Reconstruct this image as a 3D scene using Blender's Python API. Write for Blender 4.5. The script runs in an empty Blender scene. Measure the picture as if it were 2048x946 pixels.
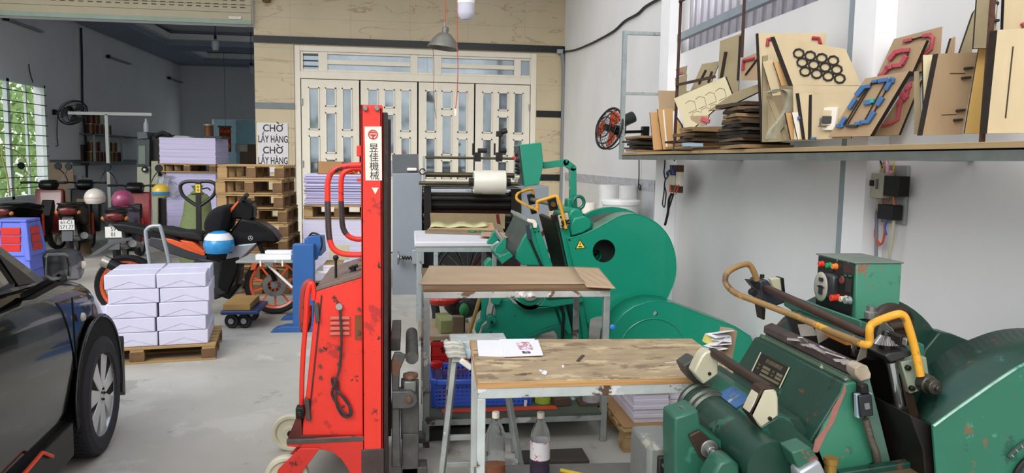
import bpy, bmesh, math, random
from mathutils import Vector, Matrix, Euler
random.seed(7)
SC = bpy.context.scene; COL = SC.collection
V = Vector; PI = math.pi
def R(a): return math.radians(a)
# ---------------------------------------------------------------- camera
FPX = 1500.0; H = 1.5
YAW = math.atan(206/FPX); PITCH = math.atan(152/FPX); ROLL = 0.015
F_ = V((math.sin(YAW)*math.cos(PITCH), math.cos(YAW)*math.cos(PITCH), -math.sin(PITCH)))
R0 = V((math.cos(YAW), -math.sin(YAW), 0)); U0 = R0.cross(F_)
R_ = R0*math.cos(ROLL)+U0*math.sin(ROLL); U_ = R_.cross(F_)
cam = bpy.data.cameras.new('camera'); camo = bpy.data.objects.new('camera', cam); COL.objects.link(camo)
M = Matrix((R_, U_, -F_)).transposed().to_4x4(); M.translation = V((0,0,H)); camo.matrix_world = M
cam.sensor_width = 36; cam.lens = 36*FPX/2048; cam.clip_start = .05; cam.clip_end = 200
SC.camera = camo
def ray(px, py): return (F_ + R_*((px-1024)/FPX) + U_*((473-py)/FPX))
def ay(px, py, Y): d = ray(px,py); return V((0,0,H)) + d*(Y/d.y)
def ax(px, py, X): d = ray(px,py); return V((0,0,H)) + d*(X/d.x)
def az(px, py, Z): d = ray(px,py); return V((0,0,H)) + d*((Z-H)/d.z)
# ---------------------------------------------------------------- light
SC.view_settings.view_transform = 'Standard'; SC.view_settings.look = 'None'
SC.view_settings.gamma = 1; SC.view_settings.use_curve_mapping = False
SC.view_settings.exposure = 0.3
W = bpy.data.worlds.new('sky'); SC.world = W; W.use_nodes = True
wn = W.node_tree.nodes; wl = W.node_tree.links
bg = wn['Background']; tc = wn.new('ShaderNodeTexCoord'); sp = wn.new('ShaderNodeSeparateXYZ'); cr = wn.new('ShaderNodeValToRGB')
wl.new(tc.outputs['Generated'], sp.inputs[0]); wl.new(sp.outputs['Z'], cr.inputs[0]); wl.new(cr.outputs[0], bg.inputs[0])
cr.color_ramp.elements[0].position = 0; cr.color_ramp.elements[0].color = (1,.99,.97,1)
cr.color_ramp.elements[1].position = .7; cr.color_ramp.elements[1].color = (.85,.92,1,1)
bg.inputs[1].default_value = 1.05
def sun(name, rot, e, ang, col=(1,.97,.92)):
    l = bpy.data.lights.new(name, 'SUN'); l.energy = e; l.angle = R(ang); l.color = col
    o = bpy.data.objects.new(name, l); COL.objects.link(o); o.rotation_euler = rot; return o
sun('sun', (R(48), R(-34), 0), 1.9, 40)
# ---------------------------------------------------------------- materials
def lin(c):
    if isinstance(c, str):
        c = [int(c[i:i+2],16)/255 for i in (0,2,4)]
        c = [x/12.92 if x <= .04045 else ((x+.055)/1.055)**2.4 for x in c]
    return tuple(c[:3])+(1,)
MC = {}
def mat(name, col, rough=.6, metal=0, var=.08, scale=6, bump=0, chip=None, amt=.4, cscale=5, coat=0, trans=0, ior=1.45,
        stretch=(1,1,1), emit=0, alpha=1, spec=.5):
    if name in MC: return MC[name]
    m = bpy.data.materials.new(name); m.use_nodes = True; MC[name] = m
    n = m.node_tree.nodes; l = m.node_tree.links; b = n['Principled BSDF']
    c = lin(col)
    b.inputs['Roughness'].default_value = rough; b.inputs['Metallic'].default_value = metal
    b.inputs['Coat Weight'].default_value = coat; b.inputs['Transmission Weight'].default_value = trans
    b.inputs['IOR'].default_value = ior; b.inputs['Alpha'].default_value = alpha
    b.inputs['Specular IOR Level'].default_value = spec
    if emit:
        b.inputs['Emission Color'].default_value = c; b.inputs['Emission Strength'].default_value = emit
    t = n.new('ShaderNodeTexCoord'); mp = n.new('ShaderNodeMapping'); l.new(t.outputs['Object'], mp.inputs[0])
    mp.inputs['Scale'].default_value = stretch
    nz = n.new('ShaderNodeTexNoise'); nz.inputs['Scale'].default_value = scale; nz.inputs['Detail'].default_value = 6
    nz.inputs['Roughness'].default_value = .6
    l.new(mp.outputs[0], nz.inputs[0])
    r = n.new('ShaderNodeValToRGB'); l.new(nz.outputs[0], r.inputs[0])
    r.color_ramp.elements[0].position = .3; r.color_ramp.elements[1].position = .7
    r.color_ramp.elements[0].color = tuple(x*(1-var) for x in c[:3])+(1,)
    r.color_ramp.elements[1].color = tuple(min(1,x*(1+var)) for x in c[:3])+(1,)
    out = r.outputs[0]
    if chip:
        chips = chip if isinstance(chip, list) else [(chip, amt, cscale)]
        for k,(cc, am, cs) in enumerate(chips):
            n2 = n.new('ShaderNodeTexNoise'); n2.inputs['Scale'].default_value = cs; n2.inputs['Detail'].default_value = 8
            n2.inputs['Roughness'].default_value = .65; n2.inputs['Distortion'].default_value = .3
            mp2 = n.new('ShaderNodeMapping'); mp2.inputs['Location'].default_value = (3.7*k+1,5.1*k,2.3*k); mp2.inputs['Scale'].default_value = stretch
            l.new(t.outputs['Object'], mp2.inputs[0]); l.new(mp2.outputs[0], n2.inputs[0])
            r2 = n.new('ShaderNodeValToRGB'); l.new(n2.outputs[0], r2.inputs[0])
            th = .72-.3*am
            r2.color_ramp.elements[0].position = th; r2.color_ramp.elements[1].position = th+.035
            mx = n.new('ShaderNodeMix'); mx.data_type = 'RGBA'
            l.new(r2.outputs[0], mx.inputs[0]); l.new(out, mx.inputs[6]); mx.inputs[7].default_value = lin(cc); out = mx.outputs[2]
    l.new(out, b.inputs['Base Color'])
    if bump:
        bp = n.new('ShaderNodeBump'); bp.inputs['Strength'].default_value = bump; bp.inputs['Distance'].default_value = .02
        l.new(nz.outputs[0], bp.inputs['Height']); l.new(bp.outputs[0], b.inputs['Normal'])
    return m
# ---------------------------------------------------------------- mesh builder
class MB:
    def __init__(s): s.b = bmesh.new(); s.mi = 0
    def _f(s, vs):
        try:
            f = s.b.faces.new(vs); f.material_index = s.mi; return f
        except ValueError: return None
    def box(s, a, c):                                    # min corner, max corner
        x0,y0,z0 = a; x1,y1,z1 = c
        return s.hexa([(x0,y0,z0),(x1,y0,z0),(x1,y1,z0),(x0,y1,z0)],[(x0,y0,z1),(x1,y0,z1),(x1,y1,z1),(x0,y1,z1)])
    def hexa(s, lo, hi):
        A = [s.b.verts.new(p) for p in lo]; B = [s.b.verts.new(p) for p in hi]; n = len(A)
        s._f(A[::-1]); s._f(B)
        for i in range(n): s._f([A[i],A[(i+1)%n],B[(i+1)%n],B[i]])
        return s
    def cbox(s, c, size, rot=None):                      # centre, size, rotation (Euler or Matrix)
        m = Matrix.Translation(c)
        if rot is not None: m = m @ (Euler(rot).to_matrix().to_4x4() if not isinstance(rot, Matrix) else rot.to_4x4())
        h = [x/2 for x in size]
        lo = [m @ V((sx*h[0],sy*h[1],-h[2])) for sx,sy in ((-1,-1),(1,-1),(1,1),(-1,1))]
        hi = [m @ V((sx*h[0],sy*h[1],h[2])) for sx,sy in ((-1,-1),(1,-1),(1,1),(-1,1))]
        return s.hexa(lo, hi)
    def bar(s, p, q, w, h=None, up=(0,0,1)):             # rectangular bar from p to q
        h = h or w; p=V(p); q=V(q); d=(q-p).normalized(); u=V(up)
        if abs(d.dot(u)) > .98: u = V((0,1,0)) if abs(d.y) < .9 else V((1,0,0))
        a = d.cross(u).normalized()*(w/2); c = a.cross(d).normalized()*(h/2)
        return s.hexa([p-a-c,p+a-c,p+a+c,p-a+c],[q-a-c,q+a-c,q+a+c,q-a+c])
    def cyl(s, p, q, r, r2=None, n=20, cap=True):
        p=V(p); q=V(q); r2 = r if r2 is None else r2
        return s.lathe([(r,0),(r2,(q-p).length)], p, q-p, n, cap)
    def lathe(s, prof, p, axis=(0,0,1), n=24, cap=True):
        p=V(p); d=V(axis).normalized(); u = V((0,0,1)) if abs(d.z)<.9 else V((1,0,0))
        a=d.cross(u).normalized(); c=d.cross(a)
        rings=[]
        for r,z in prof:
            if r < 1e-6: rings.append([s.b.verts.new(p+d*z)])
            else: rings.append([s.b.verts.new(p+d*z+(a*math.cos(2*PI*i/n)+c*math.sin(2*PI*i/n))*r) for i in range(n)])
        for A,B in zip(rings, rings[1:]):
            for i in range(n):
                j=(i+1)%n
                if len(A)==1 and len(B)==1: continue
                if len(A)==1: s._f([A[0],B[j],B[i]])
                elif len(B)==1: s._f([A[i],A[j],B[0]])
                else: s._f([A[i],A[j],B[j],B[i]])
        if cap:
            if len(rings[0])>1: s._f(rings[0][::-1])
            if len(rings[-1])>1: s._f(rings[-1])
        return s
    def tube(s, pts, r, n=10, cap=True, closed=False):
        pts=[V(p) for p in pts]; m=len(pts); rings=[]; prev=None
        for i,p in enumerate(pts):
            if closed: d=(pts[(i+1)%m]-pts[i-1]).normalized()
            else: d=((pts[min(i+1,m-1)]-pts[max(i-1,0)])).normalized()
            if prev is None:
                u=V((0,0,1)) if abs(d.z)<.9 else V((1,0,0)); a=d.cross(u).normalized()
            else: a=(prev-d*prev.dot(d)).normalized()
            prev=a; c=d.cross(a); rr = r[i] if isinstance(r,(list,tuple)) else r
            rings.append([s.b.verts.new(p+(a*math.cos(2*PI*k/n)+c*math.sin(2*PI*k/n))*rr) for k in range(n)])
        pr = list(zip(rings, rings[1:])) + ([(rings[-1],rings[0])] if closed else [])
        for A,B in pr:
            for i in range(n): s._f([A[i],A[(i+1)%n],B[(i+1)%n],B[i]])
        if cap and not closed: s._f(rings[0][::-1]); s._f(rings[-1])
        return s
    def prism(s, poly, y0, y1, ax='y', T=None):          # 2-D outline extruded; ax y: (x,z) ; x: (y,z) ; z: (x,y)
        def mk(a,b,t):
            p = V((a,t,b)) if ax=='y' else V((t,a,b)) if ax=='x' else V((a,b,t))
            return T @ p if T is not None else p
        A=[s.b.verts.new(mk(a,b,y0)) for a,b in poly]; B=[s.b.verts.new(mk(a,b,y1)) for a,b in poly]
        s._f(A); s._f(B[::-1]); n=len(A)
        for i in range(n): s._f([A[(i+1)%n],A[i],B[i],B[(i+1)%n]])
        return s
    def loft(s, rings, cap=True, closed=True):
        RR=[[s.b.verts.new(p) for p in r] for r in rings]; n=len(RR[0])
        for A,B in zip(RR,RR[1:]):
            for i in range(n if closed else n-1): s._f([A[i],A[(i+1)%n],B[(i+1)%n],B[i]])
        if cap: s._f(RR[0][::-1]); s._f(RR[-1])
        return s
    def sphere(s, c, r, sc=(1,1,1), n=16, m=10, z0=-1, z1=1):
        t0=math.asin(max(-1,z0)); t1=math.asin(min(1,z1))
        prof=[(max(r*math.cos(t0+(t1-t0)*k/m),0), r*math.sin(t0+(t1-t0)*k/m)) for k in range(m+1)]
        b0=len(s.b.verts); s.b.verts.ensure_lookup_table()
        s.lathe(prof, (0,0,0), (0,0,1), n)
        s.b.verts.ensure_lookup_table()
        for v in s.b.verts[b0:]: v.co = V((v.co.x*sc[0]+c[0], v.co.y*sc[1]+c[1], v.co.z*sc[2]+c[2]))
        return s
    def face(s, pts): s._f([s.b.verts.new(p) for p in pts]); return s
    def xf(s, M): bmesh.ops.transform(s.b, matrix=M, verts=s.b.verts); return s
    def build(s, name, m, parent=None, bevel=0, world=False, smooth=True, sub=0, label=None, solid=0, ang=35):
        me=bpy.data.meshes.new(name)
        bmesh.ops.recalc_face_normals(s.b, faces=s.b.faces); s.b.to_mesh(me); s.b.free()
        for x in (m if isinstance(m,(list,tuple)) else [m]): me.materials.append(x)
        o=bpy.data.objects.new(name, me); COL.objects.link(o)
        if parent is not None:
            if world: me.transform(wm(parent).inverted())
            o.parent=parent
        if smooth:
            for p in me.polygons: p.use_smooth=True
            me.set_sharp_from_angle(angle=R(ang))
        if solid:
            md=o.modifiers.new('solid','SOLIDIFY'); md.thickness=solid
        if bevel:
            md=o.modifiers.new('bevel','BEVEL'); md.width=bevel; md.segments=2; md.limit_method='ANGLE'; md.angle_limit=R(40)
        if sub:
            md=o.modifiers.new('sub','SUBSURF'); md.levels=sub; md.render_levels=sub
        if label: o['label']=label
        return o
def wm(o):
    m=Matrix.LocRotScale(o.location, o.rotation_euler, o.scale)
    return wm(o.parent) @ m if o.parent else m
def thing(name, label, cat, loc=(0,0,0), rz=0, group=None):
    o=bpy.data.objects.new(name, None); COL.objects.link(o); o.empty_display_size=.1
    o.location=loc; o.rotation_euler=(0,0,rz); return tag(o,label,cat,group)
def tag(o, label, cat, group=None, kind=None):
    o['label']=label; o['category']=cat
    if group: o['group']=group
    if kind: o['kind']=kind
    return o
def struct(o): o['kind']='structure'; return o
def copytree(o, parent=None):
    c=o.copy(); COL.objects.link(c)
    if parent is not None: c.parent=parent
    for ch in [x for x in COL.objects if x.parent is o]: copytree(ch, c)
    return c
def recenter(o):                                         # move a single-mesh thing's origin to its base centre
    me=o.data; xs=[v.co for v in me.vertices]
    c=V(((min(v.x for v in xs)+max(v.x for v in xs))/2,(min(v.y for v in xs)+max(v.y for v in xs))/2,min(v.z for v in xs)))
    me.transform(Matrix.Translation(-c)); o.location=c; return o
def single(mb, name, m, label, cat, group=None, **k):
    o=mb.build(name, m, **k); recenter(o); return tag(o,label,cat,group)
def text(s, size, m, parent, T, name='lettering', ext=.0008, align='CENTER', sx=1, label=None, bold=0):
    cu=bpy.data.curves.new('t','FONT'); cu.body=s; cu.size=size; cu.offset=size*bold; cu.align_x=align; cu.align_y='CENTER'; cu.extrude=ext; cu.resolution_u=3
    t=bpy.data.objects.new('t',cu); COL.objects.link(t)
    dg=bpy.context.evaluated_depsgraph_get(); me=bpy.data.meshes.new_from_object(t.evaluated_get(dg)); 
    bpy.data.objects.remove(t); bpy.data.curves.remove(cu)
    me.materials.clear(); me.materials.append(m); me.name=name
    me.transform(T @ Matrix.Diagonal((sx,1,1,1)))
    o=bpy.data.objects.new(name,me); COL.objects.link(o)
    if parent is not None: me.transform(wm(parent).inverted()); o.parent=parent
    if label: o['label']=label
    return o
def frame(o, xdir, up):                                  # matrix: text plane with given x direction and up, at o
    x=V(xdir).normalized(); y=V(up); y=(y-x*y.dot(x)).normalized(); z=x.cross(y)
    m=Matrix((x,y,z)).transposed().to_4x4(); m.translation=V(o); return m
def arc(cx, cy, r, a0, a1, n=12): return [(cx+r*math.cos(R(a0+(a1-a0)*i/n)), cy+r*math.sin(R(a0+(a1-a0)*i/n))) for i in range(n+1)]
def smooth_path(pts, n=6, closed=False):                 # Catmull-Rom
    pts=[V(p) for p in pts]; m=len(pts); out=[]
    rng=range(m) if closed else range(m-1)
    for i in rng:
        g=(lambda k: pts[k%m]) if closed else (lambda k: pts[min(max(k,0),m-1)])
        a,b,c,d=g(i-1),g(i),g(i+1),g(i+2)
        for j in range(n):
            t=j/n; out.append(.5*((2*b)+(c-a)*t+(2*a-5*b+4*c-d)*t*t+(3*b-a-3*c+d)*t**3))
    if not closed: out.append(pts[-1])
    return out
def poly_smooth(pts, n=5, closed=True): return [(p.x,p.y) for p in smooth_path([V((a,b,0)) for a,b in pts], n, closed)]
# ================================================================ setting
XR = 2.45; YF = 12.0; XC = ay(512,300,YF).x; XL = -6.65; CZ = 4.12; YB = 23.4
def plaster(name, col): return mat(name, col, .85, var=.05, scale=1.2, bump=.03)
M_wall = plaster('painted_plaster', 'd9d8d8'); M_wallroom = plaster('grey_blue_plaster', 'dfe2e6')
def tiles(name, col, dark, sx, sz, joint=.004, rough=.25, ax='x', vein=None):
    m = mat(name, col, rough, var=.06, scale=1.5); n=m.node_tree.nodes; l=m.node_tree.links; b=n['Principled BSDF']
    src=b.inputs['Base Color'].links[0].from_socket; t=[x for x in n if x.type=='TEX_COORD'][0]
    if vein:
        wv=n.new('ShaderNodeTexNoise'); wv.inputs['Scale'].default_value=1.1; wv.inputs['Detail'].default_value=9; wv.inputs['Distortion'].default_value=1.2
        mpv=n.new('ShaderNodeMapping'); mpv.inputs['Rotation'].default_value=(0,R(-35),0); mpv.inputs['Scale'].default_value=(.5,1,2.6)
        l.new(t.outputs['Object'],mpv.inputs[0]); l.new(mpv.outputs[0],wv.inputs[0])
        rr=n.new('ShaderNodeValToRGB'); e=rr.color_ramp.elements; e[0].position=.493; e[0].color=(0,0,0,1); e[1].position=.5; e[1].color=(1,1,1,1)
        e2=e.new(.507); e2.color=(0,0,0,1); l.new(wv.outputs[0],rr.inputs[0])
        mx=n.new('ShaderNodeMix'); mx.data_type='RGBA'; l.new(rr.outputs[0],mx.inputs[0]); l.new(src,mx.inputs[6]); mx.inputs[7].default_value=lin(vein); src=mx.outputs[2]
    sp=n.new('ShaderNodeSeparateXYZ'); l.new(t.outputs['Object'],sp.inputs[0]); acc=None
    for k,s in (('X' if ax=='x' else 'Y',sx),('Z',sz)):
        d=n.new('ShaderNodeMath'); d.operation='DIVIDE'; d.inputs[1].default_value=s; l.new(sp.outputs[k],d.inputs[0])
        f=n.new('ShaderNodeMath'); f.operation='FRACT'; l.new(d.outputs[0],f.inputs[0])
        c=n.new('ShaderNodeMath'); c.operation='LESS_THAN'; c.inputs[1].default_value=joint/s; l.new(f.outputs[0],c.inputs[0])
        if acc is None: acc=c.outputs[0]
        else:
            mm=n.new('ShaderNodeMath'); mm.operation='MAXIMUM'; l.new(acc,mm.inputs[0]); l.new(c.outputs[0],mm.inputs[1]); acc=mm.outputs[0]
    mx=n.new('ShaderNodeMix'); mx.data_type='RGBA'; l.new(acc,mx.inputs[0]); l.new(src,mx.inputs[6]); mx.inputs[7].default_value=lin(dark); l.new(mx.outputs[2],b.inputs['Base Color'])
    return m
M_facade = tiles('beige_marble_tile', 'c0b193', 'a2957b', .9, .45, vein='9c8564')
M_granite = mat('black_granite', '1d1f20', .2, var=.4, scale=60)
M_white = mat('white_metal_paint', 'e3dccd', .35, var=.03)
M_pane = mat('door_glass', '9fabb3', .05, metal=.8, var=.15, scale=3)
M_conc = mat('concrete_floor', 'b2aea5', .55, var=.13, scale=1.3, bump=.05,
   chip=[('bdbab2',.62,1.1),('9c9992',.35,2.2),('85807a',.12,9),('a39684',.14,3.4)])
M_alu = mat('aluminium', 'a9adb0', .4, metal=.6)
M_shut = mat('shutter_slats', 'b3a98f', .5, var=.04)
M_black = mat('black_rubber', '141415', .6, var=.2)
M_blackgloss = mat('black_gloss_plastic', '0c0c0e', .15, var=.2)
M_steel = mat('bare_steel', '8d8d8b', .35, metal=.8, var=.2, scale=20)
M_dark = mat('dark_iron', '2a2826', .5, metal=.5, var=.3, scale=20)
M_rust = mat('rusty_steel', '4a342b', .8, var=.3, scale=20)
M_galv = mat('galvanised_paint', '98a1a2', .5, metal=.3, var=.12, scale=12, chip='5b4a3e', amt=.25, cscale=14)
M_red = mat('red_plastic', 'c8221c', .4); M_orange = mat('orange_paint', 'e0602a', .4)
M_blue = mat('blue_plastic', '3b56c4', .4); M_clear = mat('clear_plastic', 'f2f5f5', .08, trans=.92, ior=1.2, var=0)
M_paper = mat('white_paper', 'dcdae6', .7, var=.04, scale=3)
# floor
struct(MB().box((-9,-7,-.1),(XR+.2,YB+.3,0)).build('floor', M_conc, smooth=False))
# right wall, with an opening high up closed by ribbed sheet
g0 = ax(1355,110,XR); g1y = 3.2
mb = MB(); oz = g0.z; oy = g0.y
mb.box((XR,-1.0,0),(XR+.2,YF,oz)).box((XR,-1.0,oz),(XR+.2,g1y,5.0)).box((XR,oy,oz),(XR+.2,YF,5.0)).box((XR,g1y,3.3),(XR+.2,oy,5.0))
struct(mb.build('wall_right', M_wall, smooth=False))
mb = MB(); y=g1y; k=0
prof=[]
while y < oy:
    prof += [(y,.03),(y+.06,.03),(y+.075,0),(y+.135,0)]; y += .15
for i,(a,b) in enumerate(zip(prof,prof[1:])):
    if b[0]>oy-.003 or a[0]<g1y+.003: continue
    mb.face([(XR+.1+a[1],a[0],oz+.004),(XR+.1+b[1],b[0],oz+.004),(XR+.1+b[1],b[0],3.296),(XR+.1+a[1],a[0],3.296)])
tag(mb.build('ribbed_sheet', mat('ribbed_sheet_metal','cfccd6',.45,metal=.3), solid=.002), 'pale grey ribbed metal sheet closing the opening high in the right wall', 'metal sheet')
p0=ax(1372,70,XR-.02); p1=ax(1510,6,XR-.02)
struct(MB().bar((XR-.02,g1y,p0.z),(XR-.02,oy,p0.z),.05,.06).build('trim_1', mat('blue_grey_angle','8a949c',.5)))
# pilasters on the right wall
for i,(pl,pr) in enumerate(((1313,1330),(1693,1735))):
    a=ax(pr,300,XR-.12).y; b=ax(pl,300,XR-.12).y
    struct(MB().box((XR-.12,a,0),(XR-.001,b,5.0)).build('trim_%d'%(i+2), mat('pilaster_paint','e9e8ea',.8,var=.04,scale=1.5)))
    # steel strips beside
    if i==1: struct(MB().box((XR-.12,b+.001,0),(XR-.07,b+.05,5.0)).build('trim_8', mat('blue_grey_angle','8a949c',.5)))
# wainscot border on the far part of the right wall
zb=ax(1220,362,XR).z
b1=ax(1313,300,XR).y
struct(MB().box((XR-.012,b1+.0,zb-.055),(XR-.0005,YF-.3,zb+.055)).build('trim_4', mat('patterned_border_tile','a9aab2',.4,var=.35,scale=26,stretch=(1,1,1))))
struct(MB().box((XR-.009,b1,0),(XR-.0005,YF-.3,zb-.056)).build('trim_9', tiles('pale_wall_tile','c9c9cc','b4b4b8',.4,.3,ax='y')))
# facade
dl=ay(590,300,YF).x; dr=ay(1071,300,YF).x; dtop=ay(830,97,YF).z
mb=MB()
mb.box((XC,YF,0),(dl,YF+.25,5.0)).box((dr,YF,0),(XR+.2,YF+.25,5.0)).box((dl,YF,dtop),(dr,YF+.25,5.0))
struct(mb.build('wall_front', M_facade, smooth=False))
zb1=ay(818,89,YF).z
struct(MB().box((XC-.002,YF-.03,zb1-.05),(XR-.001,YF+.001,zb1+.055)).build('trim_5', M_granite))
zb2=ay(1095,228,YF).z
struct(MB().box((dr,YF-.015,zb2-.05),(XR-.02,YF+.001,zb2+.05)).build('trim_6', M_granite))
z=ay(548,212,YF).z
struct(MB().box((XC,YF-.015,z-.04),(dl,YF+.001,z+.05)).build('trim_7', mat('grey_stone','737a80',.5)))
z=ay(1105,355,YF).z
struct(MB().box((dr,YF-.015,z-.05),(XR-.02,YF+.001,z+.05)).build('trim_10', M_granite))
# door with transom
D=bpy.data.objects.new('door_1',None); COL.objects.link(D); D['kind']='structure'; D.location=((dl+dr)/2,YF,0)
ztr=ay(830,160,YF).z
fr=MB(); fy=YF+.02; fw=.09
fr.box((dl,fy,0),(dl+fw,fy+.12,dtop)).box((dr-fw,fy,0),(dr,fy+.12,dtop)).box((dl+fw,fy,dtop-.09),(dr-fw,fy+.12,dtop)).box((dl+fw,fy,ztr-.02),(dr-fw,fy+.12,ztr+.09))
W_=dr-dl; L=lambda f: dl+fw+(W_-2*fw)*f
z0=ztr+.09; z1=dtop-.09; zm=(z0+z1)/2
# transom: solid panel with five window groups
cuts=[(.0,.08,0),(.115,.475,1),(.505,.575,0),(.61,.955,1),(.99,1.06,0)]
cuts=[(.012,.075,0),(.115,.468,1),(.5,.565,0),(.602,.925,1),(.955,.995,0)]
xs=[0]
prev=0
for a,b,sp2 in cuts:
    fr.box((L(prev),fy+.02,z0),(L(a),fy+.09,z1)); prev=b
fr.box((L(prev),fy+.02,z0),(L(1),fy+.09,z1))
pn=MB()
for a,b,sp2 in cuts:
    fr.box((L(a),fy+.02,z0),(L(b),fy+.09,z0+.035)).box((L(a),fy+.02,z1-.035),(L(b),fy+.09,z1))
    if sp2: fr.box((L(a),fy+.02,zm-.035),(L(b),fy+.09,zm+.035))
    pn.box((L(a),fy+.06,z0),(L(b),fy+.065,z1))
# louvres in the first light
lv=MB()
for k in range(6): lv.bar((L(.012),fy+.04,z0+.08+k*.085),(L(.075),fy+.04,z0+.08+k*.085),.05,.012)
fr.build('door_frame', M_white, D, world=True, bevel=.006)
pn.build('pane', M_pane, D, world=True); lv.build('louvre', mat('louvre_dark','3b3f42',.4), D, world=True)
for k in range(4):
    a=L(k/4)+.012; b=L((k+1)/4)-.012; zt=ztr-.03
    lf=MB(); w=b-a; cx=[a+w*(.13+.37*i) for i in range(3)]; pwid=.17*w
    cols=[(a+w*.12,a+w*.31),(a+w*.41,a+w*.6),(a+w*.70,a+w*.88)]
    H0=.45
    rows_out=[(zt-.12,zt-.77),(zt-.86,zt-1.50)]
    rows_mid=[(zt-.12,zt-.41),(zt-.50,zt-1.13),(zt-1.21,zt-1.50)]
    # stiles
    xsx=[a]+[v for c in cols for v in c]+[b]
    for i in range(0,len(xsx),2): lf.box((xsx[i],fy+.01,.02),(xsx[i+1],fy+.07,zt))
    gl=MB()
    for i,c in enumerate(cols):
        rows=rows_mid if i==1 else rows_out; z=zt
        for (t,bm_) in rows:
            lf.box((c[0],fy+.012,t),(c[1],fy+.068,z)); z=bm_
            for (u0,u1,v0,v1) in ((c[0],c[1],t,t+.0),):
                pass
            lf.box((c[0]-.0,fy-.004,bm_),(c[0]+.018,fy+.03,t)).box((c[1]-.018,fy-.004,bm_),(c[1],fy+.03,t)).box((c[0],fy-.004,t-.018),(c[1],fy+.03,t)).box((c[0],fy-.004,bm_),(c[1],fy+.03,bm_+.018))
            gl.box((c[0],fy+.035,bm_),(c[1],fy+.04,t))
        lf.box((c[0],fy+.012,.02),(c[1],fy+.068,z))
    lfo=lf.build('door_leaf', M_white, D, world=True); gl.build('pane', M_pane, lfo, world=False) if False else gl.build('pane', M_pane, D, world=True)
    hx=a+.01 if k%2==0 else b-.01
    if k in (0,3):
        for hz in (2.35,1.4,.4): MB().cyl((hx,fy,hz-.05),(hx,fy,hz+.05),.014).build('hinge', M_alu, D, world=True)
# solid backing behind the doors; the room's darkness is put into its colour
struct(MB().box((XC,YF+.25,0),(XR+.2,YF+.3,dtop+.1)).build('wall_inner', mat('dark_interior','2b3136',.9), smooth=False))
# left bay: side wall with window, back wall, ceiling with beams
wy0=YF+.35; wy1=ax(94,270,XL).y; wz0=ax(94,392,XL).z; wz1=ax(92,172,XL).z
mb=MB(); X0=XL-.2
mb.box((X0,YF-1.5,0),(XL,wy0,CZ)).box((X0,wy1,0),(XL,YB,CZ)).box((X0,wy0,0),(XL,wy1,wz0)).box((X0,wy0,wz1),(XL,wy1,CZ))
struct(mb.build('wall_left', M_wallroom, smooth=False))
dbx0=ay(424,240,YB).x; dbz=ay(424,238,YB).z
mb=MB().box((X0,YB,0),(dbx0,YB+.2,CZ)).box((dbx0,YB,dbz),(XC+.3,YB+.2,CZ))
struct(mb.build('wall_back', M_wallroom, smooth=False))
# tiled dado band + lower tiles on left wall and back wall
zd=ax(200,325,XL).z
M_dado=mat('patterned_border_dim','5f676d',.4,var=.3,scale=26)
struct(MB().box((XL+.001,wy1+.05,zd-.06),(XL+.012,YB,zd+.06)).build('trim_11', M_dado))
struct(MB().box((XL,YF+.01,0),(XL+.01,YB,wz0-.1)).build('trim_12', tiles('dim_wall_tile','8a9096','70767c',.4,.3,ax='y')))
# room beyond the back opening
mb=MB().box((dbx0-.2,YB+4,0),(XC+1,YB+4.2,CZ)).box((dbx0-.4,YB+.2,0),(dbx0-.2,YB+4,CZ)).box((dbx0-.4,YB+.2,CZ),(XC+1,YB+4.2,CZ+.2)).box((dbx0-.4,YB+.2,-.1),(XC+1,YB+4.2,0.01))
struct(mb.build('wall_rear_room', mat('pale_teal_plaster','7f9ba3',.9), smooth=False))
struct(MB().box((XC,YF+.25,0),(XC+.2,YB+.2,CZ)).build('wall_partition', M_wallroom, smooth=False))
ce=MB().box((X0,YF+.25,CZ+.33),(XC+.2,YB+.2,CZ+.5)); struct(ce.build('ceiling', mat('dim_ceiling','c0c5c8',.9,var=.03,scale=1), smooth=False))
M_beam=mat('beam_blue_grey','8d98aa',.9,var=.03,scale=1); M_tray=mat('ceiling_tray','dfe3e4',.9,var=.03,scale=1)
bm_=MB()
bm_.box((XL,YF+.25,CZ),(XL+.9,YB,CZ+.33))
for y0,y1 in ((YF+.25,YF+.5),(YF+3.2,YF+4.3),(YF+7.2,YF+8.2),(YB-.9,YB)):
    bm_.box((XL+.9,y0,CZ),(XC+.2,y1,CZ+.33))
struct(bm_.build('ceiling_beam', M_beam, smooth=False))
tr=MB()
for y0,y1 in ((YF+.5,YF+3.2),(YF+4.3,YF+7.2),(YF+8.2,YB-.9)):
    tr.box((XL+.9,y0,CZ+.12),(XL+1.05,y1,CZ+.25)).box((XL+1.05,y1-.15,CZ+.12),(XC,y1,CZ+.25)).box((XL+1.05,y0,CZ+.12),(XC,y0+.15,CZ+.25))
struct(tr.build('ceiling_trim', M_tray, smooth=False))
# window in the left wall with grille
Wn=bpy.data.objects.new('window_1',None); COL.objects.link(Wn); Wn['kind']='structure'; Wn.location=(XL,(wy0+wy1)/2,wz0)
f=MB(); xx=XL-.06
f.box((xx,wy0,wz0),(xx+.07,wy1,wz0+.05)).box((xx,wy0,wz1-.05),(xx+.07,wy1,wz1)).box((xx,wy1-.06,wz0),(xx+.07,wy1,wz1)).box((xx,wy0,wz0),(xx+.07,wy0+.05,wz1))
ym=(wy0+wy1)/2
for yy in (ym-.02,): f.box((xx,yy,wz0),(xx+.07,yy+.09,wz1))
for yy in ((wy0+ym)/2,(wy1+ym)/2): f.box((xx,yy,wz0),(xx+.04,yy+.03,wz1))
f.build('window_frame', mat('window_white','d9e6e4',.4), Wn, world=True)
g=MB(); nb=11
for k in range(1,nb): 
    z=wz0+(wz1-wz0)*k/nb; g.bar((XL+.02,wy0,z),(XL+.02,wy1,z),.014)
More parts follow.
